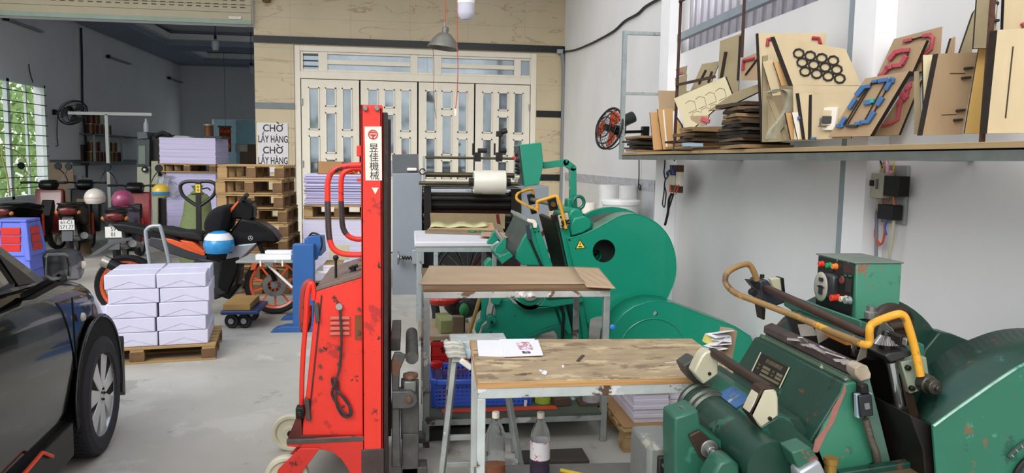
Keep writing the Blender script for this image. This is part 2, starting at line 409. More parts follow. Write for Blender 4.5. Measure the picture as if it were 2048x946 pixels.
g.build('grille', mat('grille_dark','2c3434',.5), Wn, world=True)
MB().box((xx+.01,wy0,wz0),(xx+.014,wy1,wz1)).build('pane', mat('thin_glass','ffffff',.02,trans=1,ior=1.02,var=0), Wn, world=True)
# greenery outside the window
mb=MB(); rr=random.Random(3)
for k in range(6500):
    c=V((XL-1.6-rr.random()*1.6, wy0+.5+rr.random()*11, .2+rr.random()*3.6)); e=Euler((rr.random()*6,rr.random()*6,rr.random()*6)).to_matrix(); s=.07+rr.random()*.07
    mb.face([c+e@V((-s,0,0)),c+e@V((0,-s*.5,0)),c+e@V((s,0,0)),c+e@V((0,s*.5,0))])
tag(mb.build('shrub', mat('leaf_green','9dbb7a',.6,var=.3,scale=2)), 'light green leafy shrub outside the left window', 'shrub', kind='stuff')
# roller shutter over the left opening, drawn almost fully up
zs=ay(300,42,YF-.1).z
SH=thing('roller_shutter','beige roller shutter pulled up above the left opening with slot perforations','roller shutter',((XL+XC)/2,YF-.1,zs))
mb=MB(); z=zs+.06; xa=XL-.2; xb=XC-.01; k=0
while z < 5.0:
    mb.box((xa,YF-.12,z),(xb,YF-.095,z+.105)); z+=.11
mb.mi=1; hole=mb
for zz in (zs+.235,zs+.275,zs+.335):
    x=xa+.1
    while x<xb-.1: hole.box((x,YF-.1215,zz),(x+.07,YF-.119,zz+.014)); x+=.125
mb.build('slat', [M_shut,mat('slot_dark','4c4637',.8)], SH, world=True)
MB().box((xa,YF-.13,zs),(xb,YF-.085,zs+.06)).build('bottom_rail', mat('pale_green_rail','8fa394',.5), SH, world=True)
p=ay(470,40,YF-.13)
MB().box((p.x-.09,YF-.133,zs+.07),(p.x+.09,YF-.121,zs+.11)).build('sticker', mat('sticker_white','d8d4cf',.5,chip='a83a34',amt=.45,cscale=40), SH, world=True)
struct(MB().box((XL-.2,YF-.08,zs+.02),(XC,YF+.25,5.0)).build('wall_lintel', M_wallroom, smooth=False))
# canopy roof, out of view; front edge set back so light reaches the facade
struct(MB().box((-9,8.6,5.0),(XR+.2,YF+.25,5.08)).build('ceiling_canopy', mat('canopy_sheet','b9bdc2',.7), smooth=False))
# street side behind: the houses across the street that the glass reflects
hs=MB()
for i,(x0,w,h) in enumerate(((-14,6,4.2),(-7.5,5,5.5),(-2,5,4.4),(3.6,6,5))):
    hs.box((x0,-22,0),(x0+w,-17,h))
struct(hs.build('wall_street_houses', mat('street_house','f2f1ee',.9,var=.05,scale=.6,chip=[('4c5560',.55,.8),('5e7a48',.4,.6)]), smooth=False))
# ================================================================ red stacker
M_sred = mat('stacker_red','e8392c',.38,var=.05,scale=2,chip=[('b8302a',.42,5),('3a2a26',.31,12)])
M_sdark = mat('stacker_grime','4a2522',.6,var=.3,scale=14)
M_fork = mat('worn_dark_steel','54524f',.5,metal=.35,var=.3,scale=14,chip=[('6b4a38',.3,8)])
M_creamw = mat('nylon_wheel','cbc6ae',.5,var=.12)
M_ink = mat('black_ink','17171a',.6); M_redink = mat('red_ink','c6332c',.6)
M_label = mat('label_white','e6ded2',.5,var=.05)
Y0=3.3
def pp(pts,Y): return [(q.x,q.z) for q in (ay(a,b,Y) for a,b in pts)]
S = thing('pallet_stacker','worn red walk-behind stacker with tall mast and white vertical label with Chinese characters','stacker',(ay(680,900,Y0).x,Y0+.3,0))
mb=MB().prism(pp([(633,581),(727,553),(728,872),(603,872)],Y0),Y0,Y0+.62); body=mb.build('body',M_sred,S,world=True,bevel=.006)
mb=MB().prism(pp([(642,590),(644.5,592),(620,830),(617,830)],Y0-.004),Y0-.004,Y0+.002); mb.build('seam',M_sdark,body,world=True)
# hinges on the body edge
for py,h in ((606,38),(797,44)):
    q=ay(634 if py<700 else 616,py+h/2,Y0-.012); hh=h/455
    MB().cbox(q,(.018,.02,hh),(0,R(-4),0)).build('hinge',M_fork,body,world=True,bevel=.003)
# sloping control top
a=ay(633,580,Y0); b=ay(727,552,Y0)
tp=MB(); 
tp.prism([(a.x-.002,a.z-.004),(b.x,b.z-.004),(b.x,b.z+.018),(a.x-.002,a.z+.012)],Y0-.004,Y0+.62)
tp.build('control_top',mat('dirty_grey_red','75635a',.6,var=.25,scale=9,chip='3c2a26',amt=.5,cscale=7),S,world=True,bevel=.003)
q=ay(672,566,Y0+.1); MB().cbox(q+V((0,0,.012)),(.085,.09,.012),(0,R(-17),0)).build('lever_plate',M_alu,S,world=True,bevel=.003)
q=ay(672,562,Y0+.1); lev=MB().tube([q,q+V((0,0,.10))],.006).sphere(q+V((0,0,.105)),.013); lev.build('lever',M_black,S,world=True)
q=ay(707,550,Y0+.14); MB().lathe([(.022,0),(.022,.01),(.012,.02),(.012,.04),(.004,.045)],q+V((0,0,.0))).cyl(q+V((-.02,0,.03)),q+V((.02,0,.045)),.007).build('valve_knob',M_dark,S,world=True)
# louvre slots
vs=MB()
for k in range(4): 
    q=ay(680,635+k*10.3,Y0-.004); vs.prism([(q.x-.045,q.z-.008),(q.x+.045,q.z-.008),(q.x+.040,q.z+.006),(q.x-.040,q.z+.006)],q.y-.01,q.y)
vs.build('vent',mat('faded_vent','c46a5c',.5,chip='7a5a50',amt=.4,cscale=20),body,world=True,bevel=.002)
q=ay(718,655,Y0-.002); MB().cbox(q,(.035,.004,.11)).build('repair_patch',mat('brown_patch','7d4b2a',.7,chip='8f3126',amt=.6,cscale=18),body,world=True)
for px,py in ((718,618),(718,665),(640,700),(640,732),(641,755),(677,697),(677,728)):
    q=ay(px,py,Y0-.004); MB().cyl(q,q+V((0,-.008,0)),.007,n=8).build('bolt',M_fork,body,world=True)
# plug and coiled cable
cable=[(679,613),(681,640),(683,680),(681,715),(677,745),(668,770),(664,790),(676,810),(690,828),(700,826),(696,806),(682,788),(668,775),(664,758),(672,757),(676,772),(671,790),(674,812),(686,832),(700,832),(702,820),(690,800),(676,782),(670,772)]
pts=[ay(a,b,Y0-.014-.006*(i%3)) for i,(a,b) in enumerate(cable)]
cb=MB().tube(smooth_path(pts,5),.0052,8).build('power_cable',mat('grey_black_cable','3a3536',.6),S,world=True)
q=ay(679,612,Y0-.002); MB().cyl(q,q+V((0,-.02,0)),.014).build('cable_gland',M_alu,S,world=True)
# mast: near and far channels, each with inner rail
def mastchan(Ya,name):
    tz=ay(722,210,Y0).z; xa=ay(722,250,Y0).x; xb=ay(765,250,Y0).x; d=Ya-Y0
    mb=MB()
    mb.box((xa,Ya,.08),(xb,Ya+.012,tz)).box((xa,Ya,.08),(xa+.012,Ya+.08,tz)).box((xb-.012,Ya,.08),(xb,Ya+.08,tz-.01))
    mb.box((xa,Ya+.068,.08),(xb,Ya+.08,tz))
    return mb.build(name,M_sred,S,world=True,bevel=.004),xa,xb,tz
m1,xa,xb,tz=mastchan(Y0-.03,'mast_channel'); mastchan(Y0+.52,'mast_channel')
for Ya in (Y0-.03,Y0+.52):
    ir=MB().box((xb+.001,Ya+.012,.06),(xb+.022,Ya+.03,tz-.03)).box((xb+.001,Ya+.05,.06),(xb+.022,Ya+.075,tz-.03)).box((xb+.001,Ya+.012,.06),(xb+.006,Ya+.07,tz-.03))
    ir.build('inner_rail',mat('greasy_rail','2c1d1b',.4,var=.4,scale=30,chip='8c2c24',amt=.2,cscale=12),S,world=True,bevel=.002)
MB().box((xa+.01,Y0+.05,tz-.09),(xb-.01,Y0+.52,tz-.01)).build('mast_crossbeam',M_sred,S,world=True,bevel=.005)
MB().box((xa+.01,Y0+.05,.62),(xb-.01,Y0+.52,.70)).build('mast_crossbeam',M_sred,S,world=True,bevel=.005)
# lift chain
ch=MB()
for k in range(60): ch.cbox((xb-.006,Y0+.27,.15+k*.024),(.018,.012,.02))
ch.build('lift_chain',M_dark,S,world=True)
for px in (731,754): 
    q=ay(px,217,Y0-.03); MB().cyl(q,q+V((0,-.016,0)),.0115,n=6).build('mast_bolt',M_steel,m1,world=True,bevel=.002)
# bottom sleeve of the mast
MB().box((xa-.004,Y0-.036,.0),(xb+.004,Y0+.06,ay(740,893,Y0).z)).build('mast_foot',mat('scuffed_dark_red','4a3b3a',.5,var=.3,scale=9,chip='b5332c',amt=.35,cscale=7),S,world=True,bevel=.004)
# small lug near the grip
q=ay(719,302,Y0); MB().box((q.x-.012,Y0-.01,ay(719,313,Y0).z),(xa+.003,Y0+.03,ay(719,291,Y0).z)).build('lug',M_sred,S,world=True,bevel=.004)
q=ay(724,360,Y0+.02); MB().box((q.x-.02,Y0,q.z-.006),(xa,Y0+.03,q.z+.006)).build('lug',M_sred,S,world=True)
MB().prism(pp([(574,880),(728,872),(730,1018)]+[(714,1010),(708,970),(697,940),(682,918),(664,904),(640,899),(574,893)],Y0-.03),Y0+.6,Y0+.612).build('side_plate',M_sred,S,world=True,bevel=.003)
# two bent grab handles, red with worn dark middle
def grab(pts,Y):
    P=smooth_path([ay(a,b,Y) for a,b in pts],6)
    MB().tube(P,.0125,12).build('grab_handle',M_sred,S,world=True)
    mid=[p for p in P if ay(0,395,Y).z>p.z>ay(0,482,Y).z and p.x<P[0].x-.07]
    if len(mid)>2: MB().tube(mid,.0131,12).build('worn_grip',mat('bare_worn_tube','4c4340',.35,metal=.4,var=.3,scale=12),S,world=True)
grab([(724,330),(700,331),(680,335),(664,344),(656,362),(655,390),(656,430),(658,470),(664,493),(678,505),(700,509),(727,509)],Y0-.01)
grab([(724,337),(706,337),(690,344),(683,356),(682,385),(683,420),(686,455),(697,472),(712,478),(727,478)],Y0+.32)
# tiller tubes on the left
M_till=M_sred
P=[(603,822),(604,760),(607,700),(612,640),(614,600),(618,575),(624,567),(628,580),(627,600)]
MB().tube(smooth_path([ay(a,b,Y0+.02) for a,b in P],6),.011,12).build('tiller_tube',M_till,S,world=True)
P=[(627,585),(624,568),(617,565),(609,578),(606,605),(605,635),(608,660),(615,650),(617,610)]
MB().tube(smooth_path([ay(a,b,Y0+.12) for a,b in P],6),.016,12).build('tiller_grip',mat('worn_tiller','a33a30',.5,chip='3f302d',amt=.62,cscale=9),S,world=True)
q=ay(601,823,Y0); MB().cbox(q,(.035,.05,.05)).cyl(q+V((0,-.04,0)),q+V((0,.05,0)),.012).build('tiller_pivot',M_dark,S,world=True,bevel=.004)
# chassis with arched side plate
side=[(574,882),(590,838),(601,826),(604,871),(728,871),(730,960),(713,960)]+[(713-60*math.sin(R(t))*1.0-0, 960-62*math.sin(R(t))) for t in ()]
arch=[(714,1010),(708,970),(697,940),(682,918),(664,904),(640,899),(574,893)]
MB().prism(pp([(574,880),(728,872),(730,1018)]+arch,Y0-.03),Y0-.03,Y0-.018).build('side_plate',mat('chassis_red','cf3329',.45,var=.1,scale=3,chip=[('a32c26',.4,4),('2e2422',.42,5),('3a2a26',.3,12)]),S,world=True,bevel=.003)
MB().prism(pp([(574,880),(592,836),(602,826),(604,871),(728,871),(728,880),(574,888)],Y0-.01),Y0-.01,Y0+.6).build('chassis',mat('chassis_dark_red','5e2420',.55,var=.3,scale=8,chip='b02d26',amt=.3,cscale=7),S,world=True,bevel=.004)
MB().prism(pp([(573,880),(728,874),(728,882),(573,889)],Y0-.034),Y0-.034,Y0-.016).build('edge_strip',M_fork,S,world=True,bevel=.002)
def cwheel(px,py,Y,r,w=.045):
    q=ay(px,py,Y); q.z=r
    mb=MB().lathe([(.0,-w/2),(r*.35,-w/2),(r*.4,-w*.25),(r*.72,-w*.25),(r*.8,-w/2),(r*.97,-w/2),(r,-w*.35),(r,w*.35),(r*.97,w/2),(r*.8,w/2),(r*.72,w*.25),(r*.4,w*.25),(r*.35,w/2),(0,w/2)],q,(0,1,0),32,cap=False)
    for k in range(5):
        a=R(72*k+20); d=V((math.cos(a),0,math.sin(a))); mb.bar(q+d*r*.3,q+d*r*.8,w*.8,r*.14,up=(0,1,0))
    o=mb.build('wheel',M_creamw,S,world=True,bevel=.002)
    MB().cyl(q+V((0,-w*.7,0)),q+V((0,w*.7,0)),r*.16).build('axle',M_dark,o,world=True)
    return q
r=.095
q1=cwheel(573,925,Y0+.0,r); q2=cwheel(582,860,Y0+.55,r)
MB().prism(pp([(640,897),(600,897),(556,940),(552,952),(560,965),(590,965),(600,950)],Y0-.045),Y0-.045,Y0-.03).prism(pp([(640,897),(600,897),(556,940),(552,952),(560,965),(590,965),(600,950)],Y0-.045),Y0+.035,Y0+.05).build('wheel_fork',mat('chassis_red','cf3329'),S,world=True,bevel=.003)
MB().cyl((ay(668,900,Y0).x,Y0+.5,r),(ay(668,900,Y0).x,Y0+.55,r),r).build('rear_roller',M_creamw,S,world=True)
# fork carriage and forks
Yf=Y0+.02
cb=MB().prism(pp([(782,724),(789,706),(800,706),(812,712),(800,740),(798,780),(802,935),(783,935),(784,780)],Yf),Yf,Yf+.03).prism(pp([(784,783),(822,783),(834,792),(836,803),(830,813),(818,818),(784,818)],Yf-.02),Yf-.02,Yf+.03)
cb.prism(pp([(802,760),(838,762),(838,880),(802,880)],Yf+.05),Yf+.05,Yf+.09).prism(pp([(804,868),(838,868),(836,1010),(800,1010)],Yf+.04),Yf+.04,Yf+.10)
cb.build('fork_carriage',M_fork,S,world=True,bevel=.005)
q=ay(818,800,Yf-.03); MB().cyl(q,q+V((0,.08,0)),.014).build('pivot_pin',mat('brown_pin','6e4f40',.5,metal=.4),S,world=True,bevel=.003)
for (px,py,dx,dz,rr_) in ((820,738,.0,.055,.028),):
    a=ay(824,716,Yf+.06); b=ay(824,742,Yf+.06); MB().tube([a,a+V((0,.5,0))],.03,14).build('carriage_bar',M_fork,S,world=True)
a=ay(822,745,Yf+.04); MB().cyl(a,a+V((-.006,0,-.06)),.017).lathe([(.017,0),(.034,.004),(.034,.02),(.018,.028)],a+V((-.002,0,-.002)),(0,0,-1)).build('carriage_bolt',mat('bolt_copper_steel','8a6b58',.4,metal=.6),S,world=True)
a=ay(820,771,Yf+.04); MB().cbox(a,(.055,.05,.055)).build('clamp_block',mat('pale_worn_block','7a7c78',.5,metal=.4,chip='4f4a44',amt=.3),S,world=True,bevel=.008)
MB().box((ay(780,720,Yf).x,Yf+.1,.25),(ay(800,720,Yf).x,Yf+.5,.33)).build('carriage_beam',M_fork,S,world=True,bevel=.004)
MB().box((ay(780,720,Yf).x,Yf+.1,.62),(ay(800,720,Yf).x,Yf+.5,.68)).build('carriage_beam',M_fork,S,world=True,bevel=.004)
fx=ay(802,940,Yf).x
for yy in (Yf+.04,Yf+.42):
    MB().box((fx,yy,.05),(fx+.12,yy+.1,.085)).build('fork',M_fork,S,world=True,bevel=.006)
# label
lp=pp([(729,253),(763,253),(764,361),(731,361)],Y0-.0315); lb=MB().prism(lp,Y0-.0325,Y0-.0305).build('label_plate',M_label,S,world=True,label='white vertical label with red round logo')
q=ay(746,269,Y0-.034)
lg=MB(); rr_=.0205; lg.lathe([(rr_,0),(rr_,.0012),(rr_*.8,.0012),(rr_*.8,0)],q,(0,-1,0),28,cap=False)
lg.prism([(q.x-.017,q.z+.001),(q.x+.017,q.z+.001),(q.x+.003,q.z-.009),(q.x+.003,q.z-.018),(q.x-.003,q.z-.018),(q.x-.003,q.z-.009)],q.y-.0012,q.y)
lg.prism([(q.x-.015,q.z+.006),(q.x+.015,q.z+.006),(q.x+.008,q.z+.012),(q.x-.008,q.z+.012)],q.y-.0012,q.y); lg.build('logo',M_redink,lb,world=True)
for i,chh in enumerate('昱佳機械'):
    q=ay(747.5+.5*i,297+i*18.3,Y0-.033); text(chh,.041,M_ink,lb,frame(q,(1,0,0),(0,0,1)),'character',.0005)
q=ay(750,381,Y0-.032); MB().prism([(q.x-.014,q.z+.012),(q.x+.016,q.z+.012),(q.x+.001,q.z-.016)],Y0-.0325,Y0-.0305).build('warning_triangle',M_label,S,world=True)
# ================================================================ work tables
M_frame = mat('table_frame_paint','b4bab8',.5,metal=.1,var=.12,scale=10,chip=[('d2d4d2',.4,5),('5c4436',.38,8)])
M_frame2 = mat('table_frame_worn','8d918e',.5,metal=.2,var=.2,scale=12,chip=[('c9cbc8',.4,6),('4a3a30',.47,6)])
M_ply = mat('worn_plywood_top','a08b6d',.6,var=.25,scale=14,stretch=(.6,1.3,1),chip=[('bfa986',.55,7),('7f6b54',.5,8),('8d8578',.42,5),('5a4636',.33,13)])
M_plyedge = mat('plywood_edge','b58a58',.7,var=.25,scale=14,stretch=(.2,.2,8))
M_card = mat('cardboard','ab9276',.8,var=.06,scale=3); M_cardstain = mat('stained_cardboard','ab9276',.8,var=.06,scale=3,chip='7a5c48',amt=.15,cscale=5,stretch=(.25,2,1))
def legbox(mb,x,y,w,z0,z1): mb.box((x-w/2,y-w/2,z0),(x+w/2,y+w/2,z1)); return mb
def quadslab(c4,z0,z1): 
    mb=MB(); mb.hexa([(p[0],p[1],z0) for p in c4],[(p[0],p[1],z1) for p in c4]); return mb
# --- front table
h=.70
A=az(957,765,h); B=az(941,679,h); C=az(1384,677,h); Dd=A+(C-B); Dd.y=A.y-.0
c4=[A,Dd,C,B]
FT=thing('work_table','pale steel work table with worn plywood top, the nearest table with papers on it','table',((A.x+C.x)/2,(A.y+C.y)/2,0))
quadslab([(p.x,p.y) for p in c4],h-.022,h).build('tabletop',[M_ply],FT,world=True,bevel=.002)
ed=MB().bar((A.x-.001,A.y-.002,h-.012),(Dd.x,Dd.y-.002,h-.012),.004,.021).bar((A.x-.002,A.y,h-.012),(B.x-.002,B.y,h-.012),.004,.021); ed.build('edge_band',M_plyedge,FT,world=True)
rl=MB(); ins=.018; zz=h-.042
cs=[V((p.x,p.y,0)) for p in c4]; ctr=sum(cs,V((0,0,0)))/4
ci=[p+(ctr-p).normalized()*ins*1.3 for p in cs]; ci[0]=cs[0]+V((.012,.014,0)); 
for i in range(4):
    a=ci[i].copy(); b=ci[(i+1)%4].copy(); a.z=b.z=zz; d_=(b-a).normalized()*(.0145 if i%2 else -.014); rl.bar(a+d_,b-d_,.028,.04)
rl.build('top_rail',M_frame,FT,world=True,bevel=.003)
for i,p in enumerate(ci):
    legbox(MB(),p.x,p.y,.03,0,zz-.02).build('leg',M_frame,FT,world=True,bevel=.003)
zs_=.12
quadslab([(p.x,p.y) for p in ci],zs_-.015,zs_).build('lower_shelf',mat('dusty_grey_board','75736f',.7,var=.2,scale=6,chip='a5805c',amt=.3),FT,world=True)
# paper sheets on the front table
def flat(pxs,z,t,name,m,label,cat,group=None,**k):
    pts=[az(a,b,z) for a,b in pxs]; mb=MB().hexa([(p.x,p.y,z) for p in pts],[(p.x,p.y,z+t) for p in pts])
    return single(mb,name,m,label,cat,group,**k)
M_shp=mat('printed_sheet','e4e2ee',.6,var=.02)
s1=flat([(957,712),(1022,714),(1022,682),(954,683)],h,.006,'paper_stack',M_shp,'left half of the thin pile of white printed sheets on the nearest table','paper stack')
s2=thing('paper_stack','right part of the white sheets on the nearest table, printed at its corner','paper stack',az(1050,700,h))
for (pxs,z0,t,nm) in (([(1008,714),(1086,711),(1076,682),(1003,683)],h+.0062,.005,'sheet'),([(1060,682),(1068,682),(1070,679),(1000,680),(996,683)],h+.0,.004,'sheet')):
    pts=[az(a,b,z0) for a,b in pxs]; MB().hexa([(p.x,p.y,z0) for p in pts],[(p.x,p.y,z0+t) for p in pts]).build(nm,M_shp,s2,world=True)
zt=h+.0116
for k,(x0,w,hh,m_) in enumerate(((1040,18,16,'r'),)):
    a=az(x0,700,zt); b=az(x0+w,684,zt); MB().box((a.x,a.y,zt-.0006),(b.x,b.y,zt+.0008)).build('printed_text',mat('red_grey_print','b97a80',.6,chip='e4e2ee',amt=.75,cscale=60),s2,world=True)
a=az(1046,707,zt); b=az(1059,702,zt); MB().box((a.x,a.y,zt-.0006),(b.x,b.y,zt+.0008)).build('printed_picture',mat('print_dark','4a4650',.6,chip='b9b4bd',amt=.6,cscale=60),s2,world=True)
MB().lathe([(.006,0),(.006,.0006)],az(1050,686,zt+.0002),n=16).build('printed_stamp',mat('grey_print','55525a',.6),s2,world=True)
for k,(pxs,c,lab) in enumerate((([(1152,722),(1158,724),(1170,711),(1164,710)],'4a3428','dark brown splinter of board lying on the nearest tabletop'),
        ([(1083,747),(1092,750),(1095,744),(1088,741)],'e0deea','larger white paper scrap near the front edge of the nearest tabletop'),
        ([(1078,742),(1084,744),(1085,741),(1079,740)],'e0deea','small white paper scrap beside the larger scrap near the front edge'),
        ([(1124,735),(1128,735),(1128,731),(1124,731)],'e0deea','tiny white crumb of paper in the middle of the nearest tabletop'),
        ([(1330,727),(1358,724),(1358,723),(1330,726)],'cfc8c6','thin pale strip of paper at the right of the nearest tabletop'))):
    flat(pxs,h+.0005,.0018,'paper_scrap',mat('scrap_%s'%c,c,.7),lab,'scrap')
# --- A-frame trestle behind it with wrapped top
Yt=3.56
T=thing('trestle','pale steel A-frame trestle with taped plastic on its end, between the two work tables','trestle',(ay(965,800,Yt).x,Yt,0))
def P3(px,py,Y): return ay(px,py,Y)
def down(px0,py0,px1,py1,Y0_,Y1_):                       # leg carried on down to the floor
    a=P3(px0,py0,Y0_); b=P3(px1,py1,Y1_); t=a.z/(a.z-b.z); return a,a+(b-a)*t
for (q,lab) in (((912,700,886,930),(Yt-.03,Yt-.18)),((905,700,889,905),(Yt+.03,Yt+.14)),((1000,700,1040,930),(Yt-.03,Yt-.18)),((1012,700,1028,905),(Yt+.03,Yt+.14))):
    a,b=down(*q,*lab); b.z=.01; MB().bar(a,b,.026).build('leg',M_frame2,T,world=True,bevel=.003)
def hbar(px0,px1,py,Y,w=.022): a=P3(px0,py,Y); b=P3(px1,py,Y); z=(a.z+b.z)/2; a.z=b.z=z; return MB().bar(a,b,w,w*1.1)
hbar(896,1026,873,Yt-.12).build('rung',M_frame2,T,world=True,bevel=.002); hbar(893,1036,926,Yt-.19).build('rung',M_frame2,T,world=True,bevel=.002)
a=P3(902,690,Yt-.05); b=P3(1016,690,Yt-.05); b.z=a.z; MB().box((a.x,Yt-.05,a.z-.03),(b.x,Yt+.12,a.z+.015)).build('top_plate',M_frame,T,world=True,bevel=.004)
# plastic taping
M_tape=mat('crumpled_plastic_tape','c4c3ba',.35,var=.15,scale=18,bump=.8,chip='8c8272',amt=.2,cscale=12)
mb=MB()
for k in range(5):
    a=P3(899+k*1.5,686+k*6,Yt-.075); mb.tube(smooth_path([a+V((-.012,.05,-.004)),a+V((-.016,-.01,0)),a+V((.02,-.02,.004)),a+V((.055,-.012,-.006)),a+V((.05,.04,-.006))],4),.011+.003*(k%2),8)
mb.box((P3(903,690,Yt).x,Yt-.07,P3(903,722,Yt-.05).z),(P3(925,690,Yt).x,Yt-.04,P3(903,690,Yt-.05).z)).build('taping',M_tape,T,world=True)
q=P3(928,706,Yt-.06); MB().cbox(q,(.075,.03,.05),(0,R(10),0)).build('plastic_bag_corner',mat('pale_blue_plastic','a9bcc6',.2,var=.1),T,world=True,bevel=.01)
q=P3(932,728,Yt-.1); single(MB().cbox(q,(.07,.03,.026),(0,R(38),0)),'paper_roll',M_white,'short white rolled paper leaning behind the trestle leg above the blue basket','paper roll',bevel=.006)
# --- middle table
hm=.854
A=az(847,573,hm); Dr=az(1226,573,hm); B=az(857,531,hm); C=az(1190,531,hm)
MT=thing('work_table','weathered steel work table topped with tan cardboard, in front of the rear green machine','table',((A.x+Dr.x)/2,(A.y+B.y)/2,0))
x0,x1=A.x,Dr.x; y0,y1=A.y,(B.y+C.y)/2
MB().box((x0,y0,hm-.03),(x1,y1,hm-.012)).build('tabletop',mat('dark_ply_edge','6f553c',.75,var=.3,scale=14,stretch=(.2,.2,6)),MT,world=True,bevel=.002)
rl=MB(); zz=hm-.055
for a,b in (((x0,y0+.015),(x1,y0+.015)),((x0,y1-.015),(x1,y1-.015)),((x0+.015,y0+.031),(x0+.015,y1-.031)),((x1-.015,y0+.031),(x1-.015,y1-.031))): rl.bar((*a,zz+.008),(*b,zz+.008),.03,.034)
rl.build('top_rail',mat('flaking_paint_rail','b0b2ae',.5,var=.15,scale=10,chip=[('e6e6e2',.5,6),('6e5240',.5,8)]),MT,world=True,bevel=.003)
for i,(x,y) in enumerate(((x0+.016,y0+.017),(x1-.016,y0+.017),(x0+.016,y1-.017),(x1-.016,y1-.017))):
    legbox(MB(),x,y,.0335,0,zz-.0095).build('leg',M_frame2,MT,world=True,bevel=.003)
zl=ay(1000,842,y0).z
rl=MB()
for a,b in (((x0,y0+.015),(x1,y0+.015)),((x0,y1-.015),(x1,y1-.015)),((x0+.015,y0+.029),(x0+.015,y1-.029)),((x1-.015,y0+.029),(x1-.015,y1-.029))): rl.bar((*a,zl),(*b,zl),.026,.034)
rl.build('lower_rail',M_frame2,MT,world=True,bevel=.003)
MB().box((x0+.03,y0+.0,zl+.017),(x1-.03,y1,zl+.03)).build('lower_shelf',mat('grey_green_board','464c42',.7,var=.25,scale=5,chip='83705a',amt=.25,cscale=4),MT,world=True)
zsh=zl+.03
q=ay(1225,654,y0-.002); MB().lathe([(.014,0),(.014,.004),(.008,.008),(0,.008)],q,(0,-1,0)).build('blue_cap',mat('bright_blue_cap','2f7fd8',.4),MT,world=True)
# cardboard sheets
zc=hm-.011
def cardsheet(pxs,z,m,lab):
    pts=[az(a,b,z) for a,b in pxs]; r=random.Random(len(lab)); n=14; mb=MB(); rows=[]
    for j in range(n+1):
        v=j/n; a=pts[0].lerp(pts[3],v); b=pts[1].lerp(pts[2],v); rows.append([a.lerp(b,i/n)+V((0,0,.004*math.sin(i*1.3+j)*math.sin(PI*min(1,v+.1)) if 0<i<n and 0<j<n else 0)) for i in range(n+1)])
    for j in range(n):
        for i in range(n): mb.face([rows[j][i],rows[j][i+1],rows[j+1][i+1],rows[j+1][i]])
    bmesh.ops.remove_doubles(mb.b,verts=mb.b.verts,dist=1e-5)
    return single(mb,'cardboard_sheet',m,lab,'cardboard',solid=.005)
cardsheet([(838,568),(1172,567),(1146,533),(859,531)],zc+.006,M_cardstain,'large tan cardboard sheet with brown smears covering the left of the middle table')
cardsheet([(1173,573),(1231,576),(1197,535),(1147,533)],zc+.006,M_card,'small tan cardboard piece at the right end of the middle table')
# --- rear pale table
hw=.85
A=az(829,487,hw); y0w=5.95; y1w=6.9; xa=ay(829,487,y0w).x; xb=ay(1000,487,y0w).x
WT=thing('work_table','white-topped steel table in front of the grey laminating machine','table',((xa+xb)/2,6.2,0))
MB().box((xa,y0w,hw-.045),(xb,y1w,hw)).build('tabletop',mat('white_cloth_top','c9c8cc',.7,var=.05,scale=5),WT,world=True,bevel=.012)
MB().box((xa+.01,y0w+.01,hw-.085),(xb-.01,y1w-.01,hw-.046)).build('top_rail',M_galv,WT,world=True)
for x,y in ((xa+.04,y0w+.03),(xa+.17,y0w+.03),(xb-.04,y0w+.03),(xa+.04,y1w-.04),(xb-.04,y1w-.04)):
    legbox(MB(),x,y,.035,0,hw-.08).build('leg',M_galv,WT,world=True,bevel=.003)
def slab(pxs,z,t,*a,**k): return flat(pxs,z,t,*a,**k)
slab([(850,467),(1010,472),(1000,452),(868,452)],hw+.001,.02,'cardboard_sheet',mat('brown_board','7c6b57',.8),'brown board lying on the white-topped table','cardboard')
slab([(858,458),(990,461),(985,447),(866,448)],hw+.022,.008,'cardboard_sheet',mat('tan_board','b39269',.8),'thin tan card on top of the brown board','cardboard')
slab([(960,472),(1015,476),(1010,466),(964,464)],hw+.022,.004,'cardboard_sheet',mat('pinkish_card','b08a78',.8),'pinkish card at the right end of the white-topped table','cardboard')
# curled yellow paper
pts=[az(a,b,hw+.032) for a,b in ((860,456),(882,458),(905,456),(930,457),(952,455),(975,455))]
mb=MB(); rows=[]
for i in range(13): p=pts[0].lerp(pts[-1],i/12); z=.014+.013*math.sin(i*1.2); rows.append((p+V((0,.02*math.sin(i*2.1),z*.5)),p+V((.02,.30,z+.012))))
for a,b in zip(rows,rows[1:]): mb.face([a[0],b[0],b[1],a[1]])
bmesh.ops.remove_doubles(mb.b,verts=mb.b.verts,dist=1e-5)
single(mb,'paper_sheet',mat('pale_yellow_paper','bdb98a',.7),'crumpled pale yellow paper on the board of the white-topped table','paper',solid=.002)
sc=thing('scissors','dark scissors with green loop handles on the brown board','scissors',az(955,464,hw+.024))
q=az(955,463,hw+.026)
for s in (-1,1): MB().tube([q+V((s*.045+.035*math.cos(t),.04*math.sin(t),0)) for t in [2*PI*i/14 for i in range(14)]],.007,6,closed=True).build('handle_loop',mat('green_handle','1f6b42',.4),sc,world=True)
MB().bar(q+V((.08,0,0)),q+V((.2,.05,0)),.015,.004).build('blade',M_steel,sc,world=True)
